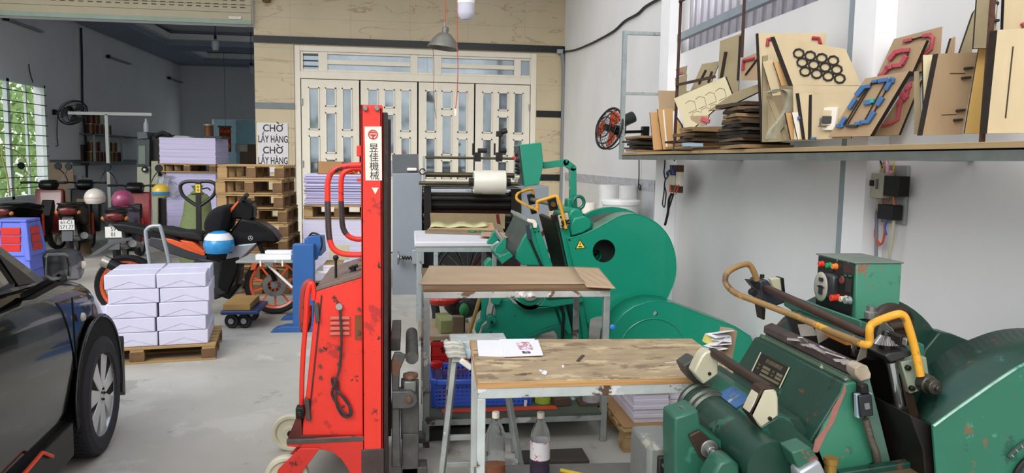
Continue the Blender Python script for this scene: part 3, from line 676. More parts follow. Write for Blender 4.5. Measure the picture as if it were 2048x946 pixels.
# ---------------------------------------------------------------- under the middle table
zsh2=zsh
def basket(name,x0,x1,y0,y1,z,h,m,lab,rows=4,pitch=.024,taper=.02):
    T=thing(name,lab,'basket',((x0+x1)/2,(y0+y1)/2,z)); w=.004
    mb=MB(); n0=len(mb.b.verts)
    def wall(p,q,inn):                                   # woven wall: uprights and rings around open cells
        L=(q-p).length; n=max(3,int(L/pitch)); d=(q-p).normalized()
        o=inn*taper
        for k in range(n+1):
            t=k/n; a=p.lerp(q,t)+o*1.0; b=p.lerp(q,t); mb.bar((a.x,a.y,z+.0),(b.x,b.y,z+h),pitch*.42 if 0<k<n else pitch*.9,w,up=inn)
        for j in range(rows+2):
            v=j/(rows+1); zz=z+h*(.06+.76*v); sh=o*(1-(zz-z)/h); a=p+sh+inn*0; b=q+sh; mb.bar((a.x,a.y,zz),(b.x,b.y,zz),w,h*.07)
    c=[V((x0,y0,0)),V((x1,y0,0)),V((x1,y1,0)),V((x0,y1,0))]; inn=[V((0,1,0)),V((-1,0,0)),V((0,-1,0)),V((1,0,0))]
    for i in range(4): wall(c[i],c[(i+1)%4],inn[i])
    mb.box((x0+taper,y0+taper,z),(x1-taper,y1-taper,z+.006)); mb.build('basket_body',m,T,world=True)
    rim=MB(); e=.012
    P=[(x0+.02,y0-e,0),(x1-.02,y0-e,0),(x1+e,y0+.02,0),(x1+e,y1-.02,0),(x1-.02,y1+e,0),(x0+.02,y1+e,0),(x0-e,y1-.02,0),(x0-e,y0+.02,0)]
    P=[V(p)+V((0,0,z+h)) for p in P]
    for a,b in zip(P,P[1:]+P[:1]): rim.bar(a,b,.02,.03)
    rim.build('rim',m,T,world=True,bevel=.006); return T
M_bsk=mat('blue_basket_plastic','3f63cc',.35,var=.05)
Ybk=3.95; a=ay(866,820,Ybk); b=ay(1060,820,Ybk)
BK=basket('basket',a.x,b.x,Ybk,Ybk+.32,zsh+.001,.145,M_bsk,'blue perforated plastic basket of tools on the lower shelf of the middle table')
q=ay(1051,807,Ybk-.008); MB().cbox(q,(.016,.004,.04)).build('sticker',M_label,BK,world=True)
# contents of the basket
r=random.Random(5)
for k in range(4):
    q=ay(878+k*7,790,Ybk+.12); single(MB().bar(q+V((0,0,-.03)),q+V((.03,.06,.06)),.018,.012),'tool_handle',mat('dull_red_handle','7a2a35',.5),'dull red tool handle standing in the left end of the blue basket','tool','tool handles in the blue basket',bevel=.004)
a=ay(885,770,Ybk+.1); b=ay(935,770,Ybk+.1)
mb=MB()
for k in range(15): x=a.x+(b.x-a.x)*k/14; mb.bar((x,Ybk+.1,zsh+.1),(x,Ybk+.1,zsh+.17),.004)
mb.bar((a.x,Ybk+.1,zsh+.17),(b.x,Ybk+.1,zsh+.175),.01,.02).bar((a.x,Ybk+.1,zsh+.1),(b.x,Ybk+.1,zsh+.1),.01); single(mb,'comb_tray',mat('purple_plastic','4a3f72',.4),'small purple slotted tray inside the blue basket','tray')
for px,w,lab in ((995,.13,'black bag bundle in the middle of the blue basket'),(1030,.09,'red tool peeking out at the right of the blue basket')):
    q=ay(px,785,Ybk+.15); q.z=zsh+.1; single(MB().sphere(q,w*.5,(1,.8,.62),12,8),'bag_bundle',mat('b'+str(px),'26222a' if px<1000 else 'a8352f',.4,var=.3,scale=20,bump=.5),lab,'bundle')
# red perforated crate, jar
Yrc=4.35; a=ay(862,760,Yrc); b=ay(942,760,Yrc); zt_=ay(862,684,Yrc).z
RCx=thing('crate','red plastic crate with round cut-outs standing upright behind the blue basket','crate',((a.x+b.x)/2,Yrc+.1,zsh))
mb=MB(); x0c,x1c=a.x,b.x; zz=zsh+.001
mb.box((x0c,Yrc,zz),(x1c,Yrc+.006,zt_)).box((x0c,Yrc,zz),(x0c+.006,Yrc+.14,zt_)).box((x1c-.006,Yrc,zz),(x1c,Yrc+.14,zt_)).box((x0c-.005,Yrc-.008,zt_-.02),(x1c+.005,Yrc+.008,zt_)).box((x0c-.005,Yrc-.006,zt_-.085),(x1c+.005,Yrc+.004,zt_-.075)).box((x0c,Yrc,zz),(x1c,Yrc+.14,zz+.006))
mb.mi=1; r=random.Random(2)
cx=x0c+(x1c-x0c)*.33; cz=zt_-.045
for k in range(5):
    for (cx_,cz_) in ((cx,zt_-.045),(cx+.0,zt_-.16)):
        a_=R(72*k+18); mb.sphere((cx_+.016*math.cos(a_),Yrc-.001,cz_+.016*math.sin(a_)),.009,(1,.25,1),10,6)
for k in range(3):
    for j in range(4): mb.sphere((x0c+.02+.018*j,Yrc-.001,zt_-.11-.02*k),.005,(1,.25,1),8,5)
mb.build('crate_body',[M_red,mat('dark_cutout','3a0f12',.8)],RCx,world=True)
for zz_ in (zt_-.05,zt_-.13):
    MB().lathe([(.018,0),(.018,.003),(.010,.003),(.010,0)],(x1c-.03,Yrc-.002,zz_),(0,-1,0),20,cap=False).build('ring',M_label,RCx,world=True)
q=ay(873,790,Yrc-.12); q.z=zsh
J=thing('jar','clear plastic jar with red screw lid at the left of the blue basket','jar',q)
MB().lathe([(.035,0),(.038,.01),(.038,.12),(.03,.14),(.03,.155)],(0,0,0),n=24).build('jar_body',M_clear,J); MB().lathe([(.034,.15),(.034,.178),(.03,.182)],(0,0,0),n=24).build('lid',M_red,J)
def on_shelf(px,Y): q=ay(px,800,Y); q.z=zsh+.001; return q
q=on_shelf(1086,Ybk+.05); CN=thing('paint_can','tin can with green and yellow printed label beside the blue basket','can',q)
MB().lathe([(.045,0),(.045,.14),(.048,.143),(.048,.148),(.04,.148),(.04,.14)],(0,0,0),n=28).build('can_body',mat('can_label','8fa63a',.4,chip=[('e3cf3a',.5,9),('c8402c',.3,12),('e8e4dc',.3,8)]),CN); MB().lathe([(.0455,.04),(.0455,.045)],(0,0,0),n=28,cap=False).build('seam_ring',M_steel,CN)
q=on_shelf(1183,Ybk+.02)
FR=thing('film_roll','small shiny clear film roll standing on the lower shelf of the middle table','film roll',q+V((0,0,.012)))
MB().lathe([(.052,.0),(.052,.125),(.018,.125),(.018,.0)],(0,0,0),n=32,cap=False).build('film',mat('silvery_film','b9b9bd',.15,metal=.5,var=.12,scale=8,stretch=(1,1,6)),FR); MB().lathe([(.0175,-.0),(.0175,.13),(.014,.13),(.014,0)],(0,0,0),n=20,cap=False).build('core',M_card,FR)
MB_=MB().box((q.x-.08,q.y-.06,q.z),(q.x+.08,q.y+.06,q.z+.011)); single(MB_,'board_offcut',mat('dark_wood','4a382c',.7),'dark board offcut under the clear film roll','board')
q=on_shelf(1122,Ybk); single(MB().cbox(q+V((0,0,.022)),(.095,.07,.042),(0,0,R(8))),'wood_block',mat('dark_wood','4a382c',.7),'small dark wooden block on the lower shelf between can and film roll','block',bevel=.003)
q=on_shelf(1147,Ybk+.1); single(MB().lathe([(.03,0),(.034,.02),(.03,.05),(.022,.055),(.024,.075)],q,n=20),'glass_jar',M_clear,'small glass jar behind the dark wooden block','jar')
q=on_shelf(1000,Ybk-.06); single(MB().cbox(q+V((0,0,.004)),(.62,.05,.006),(0,0,R(.5))),'plastic_strip',mat('orange_strip','c4492c',.5),'long orange strip in front of the blue basket','strip')
# ---------------------------------------------------------------- bottles
def bottle(px,liq,lh,lab,wrap=None):
    q=az(px,946+16,zs_+.001); q.z=zs_+.001; T=thing('plastic_bottle',lab,'bottle',q); r=.043; hh=.30
    prof=[(0.0,.006),(.02,.004),(.034,0),(.042,.008),(r,.02),(r,.07),(.041,.075),(r,.08),(r,.12),(.041,.125),(r,.13),(r,.19),(.040,.215),(.030,.245),(.018,.27),(.0135,.283),(.0135,.30)]
    MB().lathe(prof,(0,0,0),n=32,cap=False).build('bottle_shell',mat('clear_bottle','eef3f4',.03,trans=.97,ior=1.12,var=0),T,ang=60)
    MB().lathe([(.0165,.283),(.0165,.305),(.014,.308),(0,.308)],(0,0,0),n=24).build('cap',M_label,T)
    MB().lathe([(0,.009),(.033,.009),(.0405,.02),(.0405,lh),(0,lh)],(0,0,0),n=28,cap=False).build('liquid',liq,T)
    if wrap: MB().lathe([(.0435,.105),(.0435,.185),(.0430,.185),(.0430,.105)],(0,0,0),n=32,cap=False).build('label_wrap',wrap,T,label='white label with faded red print')
    return T
bottle(990,mat('orange_liquid','b5642a',.1,trans=.6,ior=1.33),.078,'clear plastic bottle with a little orange liquid under the nearest table')
bottle(1079,mat('purple_liquid','3a1040',.1,trans=.35,ior=1.33),.10,'clear plastic bottle with purple liquid and torn white red label',mat('torn_label','dcd8dc',.5,chip='b8472f',amt=.42,cscale=24))
q=az(1146,950,zs_); single(MB().tube([q+V((-.05,.03,.012)),q+V((.05,-.04,.012))],.009,8),'marker_pen',mat('yellow_plastic','d8b63a',.4),'yellow pen lying on the low shelf right of the bottles','pen')
# planks lying on the floor under the tables
for (a,b,w,t,yy,c,lab) in ((1040,1180,.16,.05,3.45,'3f3833','dark short plank on the floor below the front edge of the middle table'),(845,1010,.14,.07,3.9,'2f2a27','black timber on the floor under the left of the middle table'),(860,1080,.12,.06,4.4,'3b332d','dark long timber on the floor at the back under the middle table')):
    p=az(a,1,0) if 0 else ay(a,900,yy); q=ay(b,900,yy); 
    single(MB().box((p.x,yy,0.001),(q.x,yy+w,t)),'plank',mat('plank_'+c,c,.8,var=.3,scale=8,stretch=(.3,2,2)),lab,'plank',bevel=.006)
# ================================================================ platen die-cutting machines
G1 = mat('emerald_machine_paint','0e8368',.3,var=.06,scale=2,coat=.25,chip=[('0a5f4d',.06,3)])
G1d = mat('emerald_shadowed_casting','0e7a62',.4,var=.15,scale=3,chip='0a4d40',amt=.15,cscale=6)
G2 = mat('old_green_paint','173a2f',.42,var=.14,scale=3,coat=.1,chip=[('2a5a4b',.36,5),('5f3a31',.36,9),('17251f',.34,14)])
G2l = mat('old_green_paint_light','245846',.42,var=.1,scale=3,coat=.1,chip=[('1c4536',.36,6),('35705c',.34,9),('84493e',.35,11)])
M_brown = mat('oily_brown_iron','3a2c22',.45,metal=.3,var=.35,scale=9,chip='1c1512',amt=.4,cscale=5)
M_oil = mat('oily_black_iron','17130f',.5,metal=.2,var=.4,scale=12)
M_yel = mat('yellow_handle_paint','d59a2c',.4,var=.08,chip='8a6a3c',amt=.45,cscale=12)
M_bolt = mat('bolt_black','23211f',.4,metal=.5)
M_chrome = mat('polished_rod','b8babb',.15,metal=.95,var=.05)
M_cream = mat('cream_metal','c3bda4',.45,metal=.2,var=.1,chip='6e5a48',amt=.2,cscale=9)
M_lamred = mat('lamp_red','d0392b',.25); M_lamgreen = mat('lamp_green','1f8a55',.25); M_lamor = mat('lamp_orange','e07b35',.25)
class Mach:
    def __init__(s, root): s.r=root
    def pr(s,name,pts,Y0,Y1,m,bev=.006,par=None,sm=0,label=None):
        P=pp(pts,Y0)
        if sm: P=poly_smooth(P,sm)
        return MB().prism(P,Y0,Y1).build(name,m,par or s.r,world=True,bevel=bev,label=label)
    def tb(s,name,pts,r,m,n=5,par=None,sm=True,label=None):   # pts: (px,py,Y)
        P=[ay(a,b,y) for a,b,y in pts]
        return MB().tube(smooth_path(P,n) if sm else P,r,12).build(name,m,par or s.r,world=True,label=label)
    def cy(s,name,px,py,Y,r,l,m,par=None,n=28,bev=.002):      # disc with its axis along Y
        q=ay(px,py,Y); return MB().cyl(q,q+V((0,l,0)),r,n=n).build(name,m,par or s.r,world=True,bevel=bev)
def circ(cx,cy,r,a0,a1,n=14): return [(cx+r*math.cos(R(a0+(a1-a0)*i/n)), cy-r*math.sin(R(a0+(a1-a0)*i/n))) for i in range(n+1)]
# ---------------------------------------------------------------- rear machine
Yn=5.2; Yb_=6.25
K=Mach(thing('die_cutting_machine','bright emerald green platen die-cutting machine with raised control box and yellow warning triangle','machine',(ay(1200,600,Yn).x,Yn+.5,0)))
# main gear guard: flat cover with a turned rim
out=[(1135,477),(1160,471),(1186,460),(1210,447),(1232,435),(1252,429),(1275,429),(1298,437),(1320,452),(1338,475),(1349,505),(1352,535),(1349,560),(1341,582),(1329,602),(1300,600),(1268,607),(1240,622),(1222,630),(1192,634),(1180,640),(1176,650)]
hole_c=(1201,502)
def guard(name,out,Y,dep,m,lip=.014,par=None,holes=()):
    P=[V((a,0,b)) for a,b in pp(out,Y)]; n=len(P); c=sum(P,V((0,0,0)))/n
    mb=MB()
    # cover plate filled by bmesh so that round holes stay open
    b=mb.b; loops=[[b.verts.new((p.x,Y,p.z)) for p in P]]
    for (hx,hy,hr) in holes:
        q=ay(hx,hy,Y); loops.append([b.verts.new((q.x+hr*math.cos(2*PI*k/28),Y,q.z+hr*math.sin(2*PI*k/28))) for k in range(28)])
    ed=[]
    for L_ in loops:
        for i in range(len(L_)): ed.append(b.edges.new((L_[i],L_[(i+1)%len(L_)])))
    bmesh.ops.triangle_fill(b,use_beauty=True,use_dissolve=False,edges=ed)
    for li,L_ in enumerate(loops):
        d=dep if li==0 else .02
        for i in range(len(L_)):
            a,e=L_[i],L_[(i+1)%len(L_)]
            a2=b.verts.new((a.co.x,Y+d,a.co.z)); e2=b.verts.new((e.co.x,Y+d,e.co.z)); mb._f([a,e,e2,a2])
    bmesh.ops.remove_doubles(b,verts=b.verts,dist=1e-5)
    o=mb.build(name,m,par,world=True,smooth=True,solid=.004); o.modifiers['solid'].offset=0
    pl=[(p.x,Y-.001,p.z) for p in P]
    MB().tube(pl,.0035,6,closed=True).build('rim',m,o,world=True)
    return o
outs=[(q.x,q.y) for q in smooth_path([V((a,b,0)) for a,b in out[:16]],4)]+out[16:]
gd=guard('gear_guard',outs,Yn,.20,G1,par=K.r,holes=((1208,502,.085),))
# gear and drum visible through the hole and above the rim
K.cy('flywheel',1245,512,Yn+.22,.33,.07,mat('grey_green_flywheel','3c4642',.45,metal=.3,var=.2),bev=.01)
q=ay(1193,512,Yn+.02); MB().lathe([(.045,0),(.045,.12),(.02,.12),(.02,0)],q+V((0,.03,0)),(0,1,0),24,cap=False).build('gear_hub',G1d,K.r,world=True)
K.pr('drum_cover',[(1182,466),(1190,450),(1215,436),(1262,431),(1290,440),(1262,456),(1230,456),(1200,468)],Yn+.18,Yn+.5,mat('grey_green_cover','39443f',.45,var=.2),sm=3)
K.cy('far_gear_guard',1222,520,Yb_+.02,.46,.06,G1,n=48)
# casting head at the top of the fixed frame
K.pr('frame_head',[(1134,440),(1140,421),(1150,416),(1162,420),(1172,438),(1190,446),(1182,464),(1160,472),(1141,474)],Yn+.06,Yn+.62,G1,.015)
K.pr('bearing_cap',[(1140,452),(1148,436),(1170,432),(1184,442),(1182,456),(1166,466),(1144,472)],Yn+.02,Yn+.2,G1,.01)
K.pr('side_frame',[(1118,444),(1139,440),(1142,480),(1160,545),(1180,640),(1176,700),(1150,700),(1142,560)],Yn+.04,Yn+.16,G1,.005)
K.pr('side_frame',[(1118,444),(1139,440),(1142,480),(1160,545),(1180,640),(1176,700),(1150,700),(1142,560)],Yb_-.1,Yb_,G1,.005)
# dark fixed bed (faces left)
K.pr('fixed_bed',[(1114,444),(1122,442),(1142,532),(1178,690),(1170,692),(1139,540)],Yn+.16,Yb_-.1,M_brown)
K.pr('bed_rail',[(1112,431),(1118,430),(1140,530),(1150,580),(1144,580),(1134,530)],Yn+.05,Yn+.075,M_bolt,.003)
# inner face of the press opening seen as the dark plane between the platens
# top cross shaft, blocks
K.tb('cross_shaft',[(1108,404,Yn+.12),(1108,404,Yb_-.1)] and [(1104,408,Yn+.1),(1060,398,Yb_+.1)],.018,M_steel,sm=False)
for (px,py,Y) in ((1105,408,Yn+.1),(1063,398,Yb_+.02)):
    q=ay(px,py,Y); MB().cbox(q,(.06,.05,.09),(0,R(-14),0)).cyl(q+V((0,-.035,0)),q+V((0,.03,0)),.022).build('shaft_block',M_bolt,K.r,world=True,bevel=.004)
    q2=q+V((.018,0,-.10)); MB().cbox(q2,(.045,.05,.05),(0,R(-14),0)).build('rod_clamp',M_bolt,K.r,world=True,bevel=.004)
q=ay(1107,409,Yn+.045); MB().cyl(q,q+V((0,.02,0)),.018).build('bronze_bush',mat('bronze','7c5c38',.4,metal=.7),K.r,world=True)
K.pr('bolt_plate',[(1117,432),(1136,426),(1140,450),(1122,457)],Yn-.0,Yn+.035,M_cream,.003)
for a,b in ((1122,434),(1137,441),(1138,447),(1125,452)): K.cy('plate_bolt',a,b,Yn-.012,.008,.012,M_bolt,n=8)
K.cy('handle_socket',1130,445,Yn-.04,.021,.05,M_bolt)
K.tb('safety_bar',[(1132,457,Yn-.03),(1128,440,Yn-.03),(1122,415,Yn-.03),(1116,396,Yn-.03),(1111,392,Yn-.02),(1095,397,Yn),(1078,402,Yn+.02),(1074,405,Yn+.03),(1075,418,Yn+.03),(1073,419,Yn+.05),(1052,410,Yn+.5),(1035,400,Yn+.9),(1033,393,Yn+.95),(1036,387,Yn+.97),(1050,381,Yn+1.0),(1062,378,Yn+1.02),(1065,381,Yn+1.03),(1067,388,Yn+1.04)],.0115,M_yel,n=2,sm=True)
# eye bolt
q=ay(1157,405,Yn+.25)
MB().tube([q+V((.036*1.15*math.cos(t),0,.04*1.15*math.sin(t))) for t in [2*PI*k/24 for k in range(24)]],.013,10,closed=True).lathe([(.05,-.12),(.05,-.085),(.03,-.075),(.02,-.05)],q,n=24).build('eye_bolt',mat('dark_emerald','0b5f4e',.3,coat=.2),K.r,world=True)
# control box on its cranked square arm
Yc=Yn+.35
def sq(pts,w=.052):
    for (a,b) in zip(pts,pts[1:]): pass
    P=[ay(a,b,Yc) for a,b in pts]; mb=MB()
    for a,b in zip(P,P[1:]): mb.bar(a,b,w,w,up=(0,1,0))
    for p in P[1:-1]: mb.cyl(p+V((0,-w/2,0)),p+V((0,w/2,0)),w/2,n=20)
    return mb
sq([(1146,440),(1145,336),(1131,325),(1086,331)],.05).build('control_arm',G1,K.r,world=True,bevel=.003)
K.pr('arm_foot',[(1136,398),(1154,398),(1156,425),(1134,425)],Yc-.06,Yc+.06,G1,.004)
cb=K.pr('control_box',[(1040,289),(1083,285),(1087,330),(1078,369),(1049,373)],Yc-.12,Yc+.17,G1,.004)
pf=[(1036,292),(1041,289),(1050,372),(1045,371)]
K.pr('control_panel',[(1037,292),(1041,291),(1049,370),(1046,370)],Yc-.105,Yc+.155,mat('dark_panel','20302d',.4),.002,par=cb)
for i,(py,yy,c,rr_) in enumerate(((318,.10,'lamp_red',.022),(310,.02,None,.015),(322,-.03,None,.014),(331,.06,None,.018),(338,-.05,None,.016),(345,.03,None,.015),(354,-.06,'cream_metal',.014),(358,.09,'cream_metal',.01))):
    q=ay(1037,py,Yc+yy); MB().lathe([(rr_,0),(rr_,.012),(rr_*.7,.014),(rr_*.65,.032),(0,.034)],q+V((.006,0,0)),(-1,0,0),16).build('push_button',MC[c] if c else M_bolt,cb,world=True)
# movable platen: slab, gussets, dark back, top edge and cover
Yp0=Yn+.06; Yp1=Yn+1.1
PL=K.pr('platen',[(1064,447),(1075,443),(1106,533),(1150,690),(1130,690),(1088,533)],Yp0,Yp1,G1,.004)
K.pr('gusset',[(1056,462),(1064,450),(1092,535),(1086,531),(1060,531),(1044,530),(1031,517),(1036,498),(1046,478)],Yp0+.01,Yp0+.045,G1,.006,par=PL)
K.pr('gusset',[(1056,462),(1064,450),(1092,535),(1086,531),(1060,531),(1044,530),(1031,517),(1036,498),(1046,478)],Yp1-.05,Yp1-.01,G1,.006,par=PL)
K.pr('platen_back',[(1058,462),(1064,446),(1068,449),(1060,490),(1048,528),(1034,516),(1046,484)],Yp0+.05,Yp1-.05,mat('oily_grey_back','46524d',.35,metal=.3,var=.3,scale=5,chip='7b8783',amt=.2,cscale=5),.004,par=PL)
K.pr('platen_edge',[(1057,438),(1070,440),(1075,447),(1074,456),(1067,456),(1066,447),(1056,444)],Yp0-.02,Yp0+.04,M_label,.004,par=PL)
K.pr('platen_edge_bar',[(1059,438),(1066,440),(1066,446),(1058,445)],Yp0+.04,Yp1,mat('pale_bar','a3a8a5',.4,metal=.4),.003,par=PL)
K.pr('limit_switch',[(1051,450),(1058,449),(1063,472),(1062,480),(1057,480)],Yp0-.03,Yp0+.01,mat('dark_blue_switch','2a3442',.4),.004,par=PL)
K.tb('conduit',[(1061,480,Yp0-.01),(1068,498,Yp0-.01),(1083,532,Yp0-.01),(1090,560,Yp0)],.009,M_dark,par=PL)
for a,b in ((1071,464),(1077,463),(1073,450)): K.cy('platen_bolt',a,b,Yp0-.005,.006,.01,M_bolt,par=PL,n=8)
# lifting-gear cheeks with a rod, left of the platen
for dY in (0,.55):
    s=(Yn+dY)/Yn
    K.pr('cheek_plate',[(1008,475),(1013,478),(1012,497),(1003,508),(990,505),(992,495)],Yn+dY,Yn+dY+.05,G1,.004) if dY==0 else K.pr('cheek_plate',[(975,484),(990,459),(998,465),(997,480),(985,489),(974,488)],Yn+dY,Yn+dY+.05,G1,.004)
K.tb('cheek_rod',[(1006,482,Yn+.02),(992,463,Yn+.57)],.016,M_chrome,sm=False)
K.pr('feed_beam',[(998,514),(1019,503),(1027,512),(1004,529)],Yn+.0,Yn+.6,G1,.004)
K.pr('feed_beam_foot',[(970,530),(978,520),(985,519),(984,532),(992,560),(975,560)],Yn+.45,Yn+.6,G1,.004)
# body side casting
K.pr('base_casting',[(966,660),(990,642),(993,621),(988,612),(1001,600),(1019,599),(1031,612),(1045,617),(1060,618),(1108,613),(1121,650),(1098,655),(1075,664),(1060,676),(1050,720),(1050,790),(966,790),(958,700)],Yn+.0,Yn+.12,G1d,.006)
K.pr('base_casting',[(966,660),(990,642),(993,621),(988,612),(1001,600),(1019,599),(1031,612),(1060,618),(1108,613),(1121,650),(1060,676),(1050,720),(1050,790),(966,790)],Yb_-.12,Yb_,G1d,.006)
K.pr('side_arm',circ(1060,588,30,195,350,10)+[(1164,592),(1168,604),(1110,614),(1078,618),(1055,618),(1036,610),(1024,596)],Yn-.06,Yn-.01,G1d,.005)
K.pr('arm_recess',[(1095,587),(1162,587),(1162,595),(1098,600),(1092,597)],Yn-.065,Yn-.055,mat('deep_green','093f35',.5),.002)
q=ay(1060,584,Yn-.07); rr_=.062
MB().lathe([(.09,0),(.1,.005),(.1,.03)],q+V((0,0,0)),(0,1,0),36).build('hub_ring',G1d,K.r,world=True)
MB().lathe([(0,0),(rr_,0),(rr_,.02)],q+V((0,-.012,0)),(0,1,0),32,cap=False).build('hub_disc',mat('dull_steel_disc','97978f',.4,metal=.5,var=.2,scale=9,chip='5a3a30',amt=.25),K.r,world=True)
q=ay(1062,583,Yn-.085); MB().cyl(q,q+V((0,.004,0)),.012).build('hub_hole',M_oil,K.r,world=True)
# left rocker link and rollers
K.pr('rocker_link',[(962,586),(977,585),(978,600),(973,620),(972,640),(963,652),(958,668),(966,676),(962,690),(950,660),(954,645),(961,640),(963,615)],Yn-.03,Yn+.02,G1d,.006)
K.pr('bracket',[(984,590),(1003,582),(1005,596),(998,611),(983,607)],Yn-.04,Yn+.03,G1d,.004)
K.cy('roller',983,641,Yn-.03,.034,.08,G1d); K.cy('roller_bolt',984,645,Yn-.045,.012,.02,M_bolt,n=6)
K.tb('spring_rod',[(987,612,Yn-.02),(984,630,Yn-.02)],.007,M_chrome,sm=False)
for a,b in ((972,671),(982,666)): K.cy('casting_hole',a,b,Yn-.003,.010,.006,M_oil)
K.tb('push_rod',[(1122,612,Yn-.03),(1127,628,Yn-.03),(1126,650,Yn-.03),(1125,680,Yn-.03)],.011,M_bolt)
K.pr('toothed_link',[(1114,612),(1131,610),(1142,655),(1144,667),(1137,668),(1132,660),(1128,660)],Yn-.01,Yn+.02,G1d,.003)
K.pr('inner_frame_leg',[(1158,608),(1166,606),(1176,660),(1176,690),(1168,690)],Yn-.02,Yn+.04,G1d,.003)
K.pr('arc_rib',[(1055,676),(1075,664),(1100,655),(1122,650),(1125,690),(1118,690),(1112,660),(1085,668),(1066,682)],Yn-.02,Yn+.0,mat('deep_green2','0a6452',.5),.003)
K.pr('base_plate',[(955,786),(1260,786),(1260,800),(955,800)] and [(956,745),(1330,745),(1330,752),(956,752)],Yn+.0,Yb_,G1d,.004)
# V-belt guard low on the right
bg_=circ(1305,693,92,190,62,16)
bg_=[(1222,740),(1216,705),(1219,676),(1232,646),(1248,627),(1268,613),(1300,603),(1326,603),(1345,606),(1400,627),(1470,653),(1500,672),(1512,700),(1500,730),(1470,745)]
Yv=Yn-.25
gb=guard('belt_guard',bg_,Yv,.24,G1,par=K.r,holes=((1311,627,.018),))
q=ay(1305,706,Yv-.004); 
MB().tube([q+V((.245*math.cos(R(t)),0,.245*math.sin(R(t)))) for t in range(0,360,9)],.005,6,closed=True).build('embossed_ring',G1,gb,world=True)
# yellow warning sign and studs
wt=K.pr('warning_sign',[(1150,498),(1160,478),(1172,496)],Yn-.0045,Yn-.0025,mat('sign_black','15150f',.5),0)
K.pr('sign_field',[(1152.5,496.8),(1160,481),(1169.5,495.3)],Yn-.0058,Yn-.0045,mat('sign_yellow','e6c944',.5),0,par=wt)
q=ay(1160.3,488.5,Yn-.006); MB().prism([(q.x-.003,q.z+.006),(q.x+.004,q.z+.014),(q.x+.002,q.z+.004),(q.x+.005,q.z+.003),(q.x-.003,q.z-.010),(q.x-.001,q.z+.0),(q.x-.005,q.z+.001)],q.y-.0008,q.y).build('flash_symbol',M_ink,wt,world=True)
q=ay(1160.5,493.5,Yn-.006); MB().prism([(q.x-.014,q.z-.003),(q.x+.014,q.z-.003),(q.x+.012,q.z+.004),(q.x-.012,q.z+.004)],q.y-.0008,q.y).build('hand_symbol',M_ink,wt,world=True)
K.cy('stud',1139,480,Yn-.008,.007,.01,M_bolt,n=8)
# ---------------------------------------------------------------- front machine
Yn=2.024; Yz=2.64
F=Mach(thing('die_cutting_machine','worn dark green platen die-cutting machine with chipped paint in the lower right foreground','machine',(ay(1700,800,Yn).x,2.392,0)))
def back(px,py,Ya,Yb): q=ay(px,py,Ya); return q
# far guard disc
q=ay(1719,788,2.806); MB().lathe([(.0,0),(.40,0),(.418,.012),(.418,.12)],q,(0,1,0),64).build('far_gear_guard',G2,F.r,world=True)
F.pr('far_guard_tail',[(1850,700),(1880,664),(1905,668),(1960,690),(2060,760),(2060,900),(1800,900)],2.76,2.852,G2)
# green top of fixed frame
F.pr('fixed_frame',[(1772,716),(1795,700),(1850,716),(1872,760),(1885,850),(1905,1000),(1850,1000),(1800,800)],Yn+.06,Yz+.08,G2,.006)
F.pr('frame_top',[(1752,684),(1800,668),(1850,690),(1850,722),(1795,712)],Yn+.3,Yz+.1,mat('mid_green_top','3c7562',.4,var=.1,scale=4,chip='2b5346',amt=.3),.006)
F.pr('die_bed',[(1766,712),(1776,712),(1800,760),(1835,925),(1845,1000),(1830,1000),(1790,780)],Yn+.06,Yz+.05,M_oil)
# control box
CBp=F.pr('control_box',[(1713,527),(1804,527),(1798,631),(1712,640)],2.502,2.76,mat('control_box_lit_green','4a8a72',.45,var=.08,scale=4,chip=[('3a7560',.4,9),('8f6450',.46,13)]),.004)  # paler than the machine's green; light on the box is put into the colour
bx=[ay(1713,527,2.502),ay(1712,640,2.502)]
CP=MB().prism([(2.516,bx[1].z+.012),(2.751,bx[1].z+.012),(2.751,bx[0].z-.006),(2.516,bx[0].z-.006)],bx[0].x-.004,bx[0].x+.002,ax='x').build('control_panel',mat('black_panel','1b1a1a',.45,var=.3,chip='3a3835',amt=.3,cscale=20),CBp,world=True)
MB().box((bx[0].x-.008,2.498,bx[0].z-.001),(ay(1804,527,2.502).x+.006,2.765,bx[0].z+.005)).build('box_lid',mat('dusty_lid','6f776f',.6,var=.15,chip='3f7261',amt=.25),CBp,world=True,bevel=.002)
X_=bx[0].x-.004
def onp(px,py): d=ray(px,py); return V((0,0,H))+d*(X_/d.x)
def btn(px,py,r,l,m,name='push_button',n=20):
    q=onp(px,py); return MB().lathe([(r*1.2,0),(r*1.2,.004),(r,.006),(r,l),(r*.85,l+.002),(0,l+.002)],q,(-1,0,0),n).build(name,m,CP,world=True)
btn(1646,528,.0105,.016,M_lamred,'red_lamp'); btn(1661,531,.0105,.016,M_lamgreen,'green_lamp'); btn(1673,533,.0105,.016,M_lamor,'orange_lamp')
q=onp(1657,574); m_=MB().sphere((0,0,0),1,(.012,.047,.058),20,12); m_.xf(Matrix.Translation(q+V((-.026,0.01,0)))); m_.build('dial_timer',mat('dial_beige','9b968a',.35,var=.06),CP,world=True)
q=onp(1664,572); MB().cbox(q,(.05,.075,.10)).build('timer_housing',mat('timer_dark','2a2b30',.3),CP,world=True,bevel=.014)
for dz,sy,sz,m in ((.024,.022,.014,'timer_dark'),(-.016,.02,.034,'timer_dark'),(-.004,.045,.003,'timer_dark')):
    p=q+V((-.040,.012,dz)); MB().cbox(p,(.006,sy,sz)).build('timer_mark',MC[m],CP,world=True)
btn(1677,596,.013,.03,M_lamred,'stop_button'); btn(1700,601,.013,.02,M_alu,'selector_switch'); btn(1693,598,.011,.024,M_cream,'push_button')
btn(1685,560,.013,.003,mat('dull_red_lens','6d3c3a',.4),'lens')
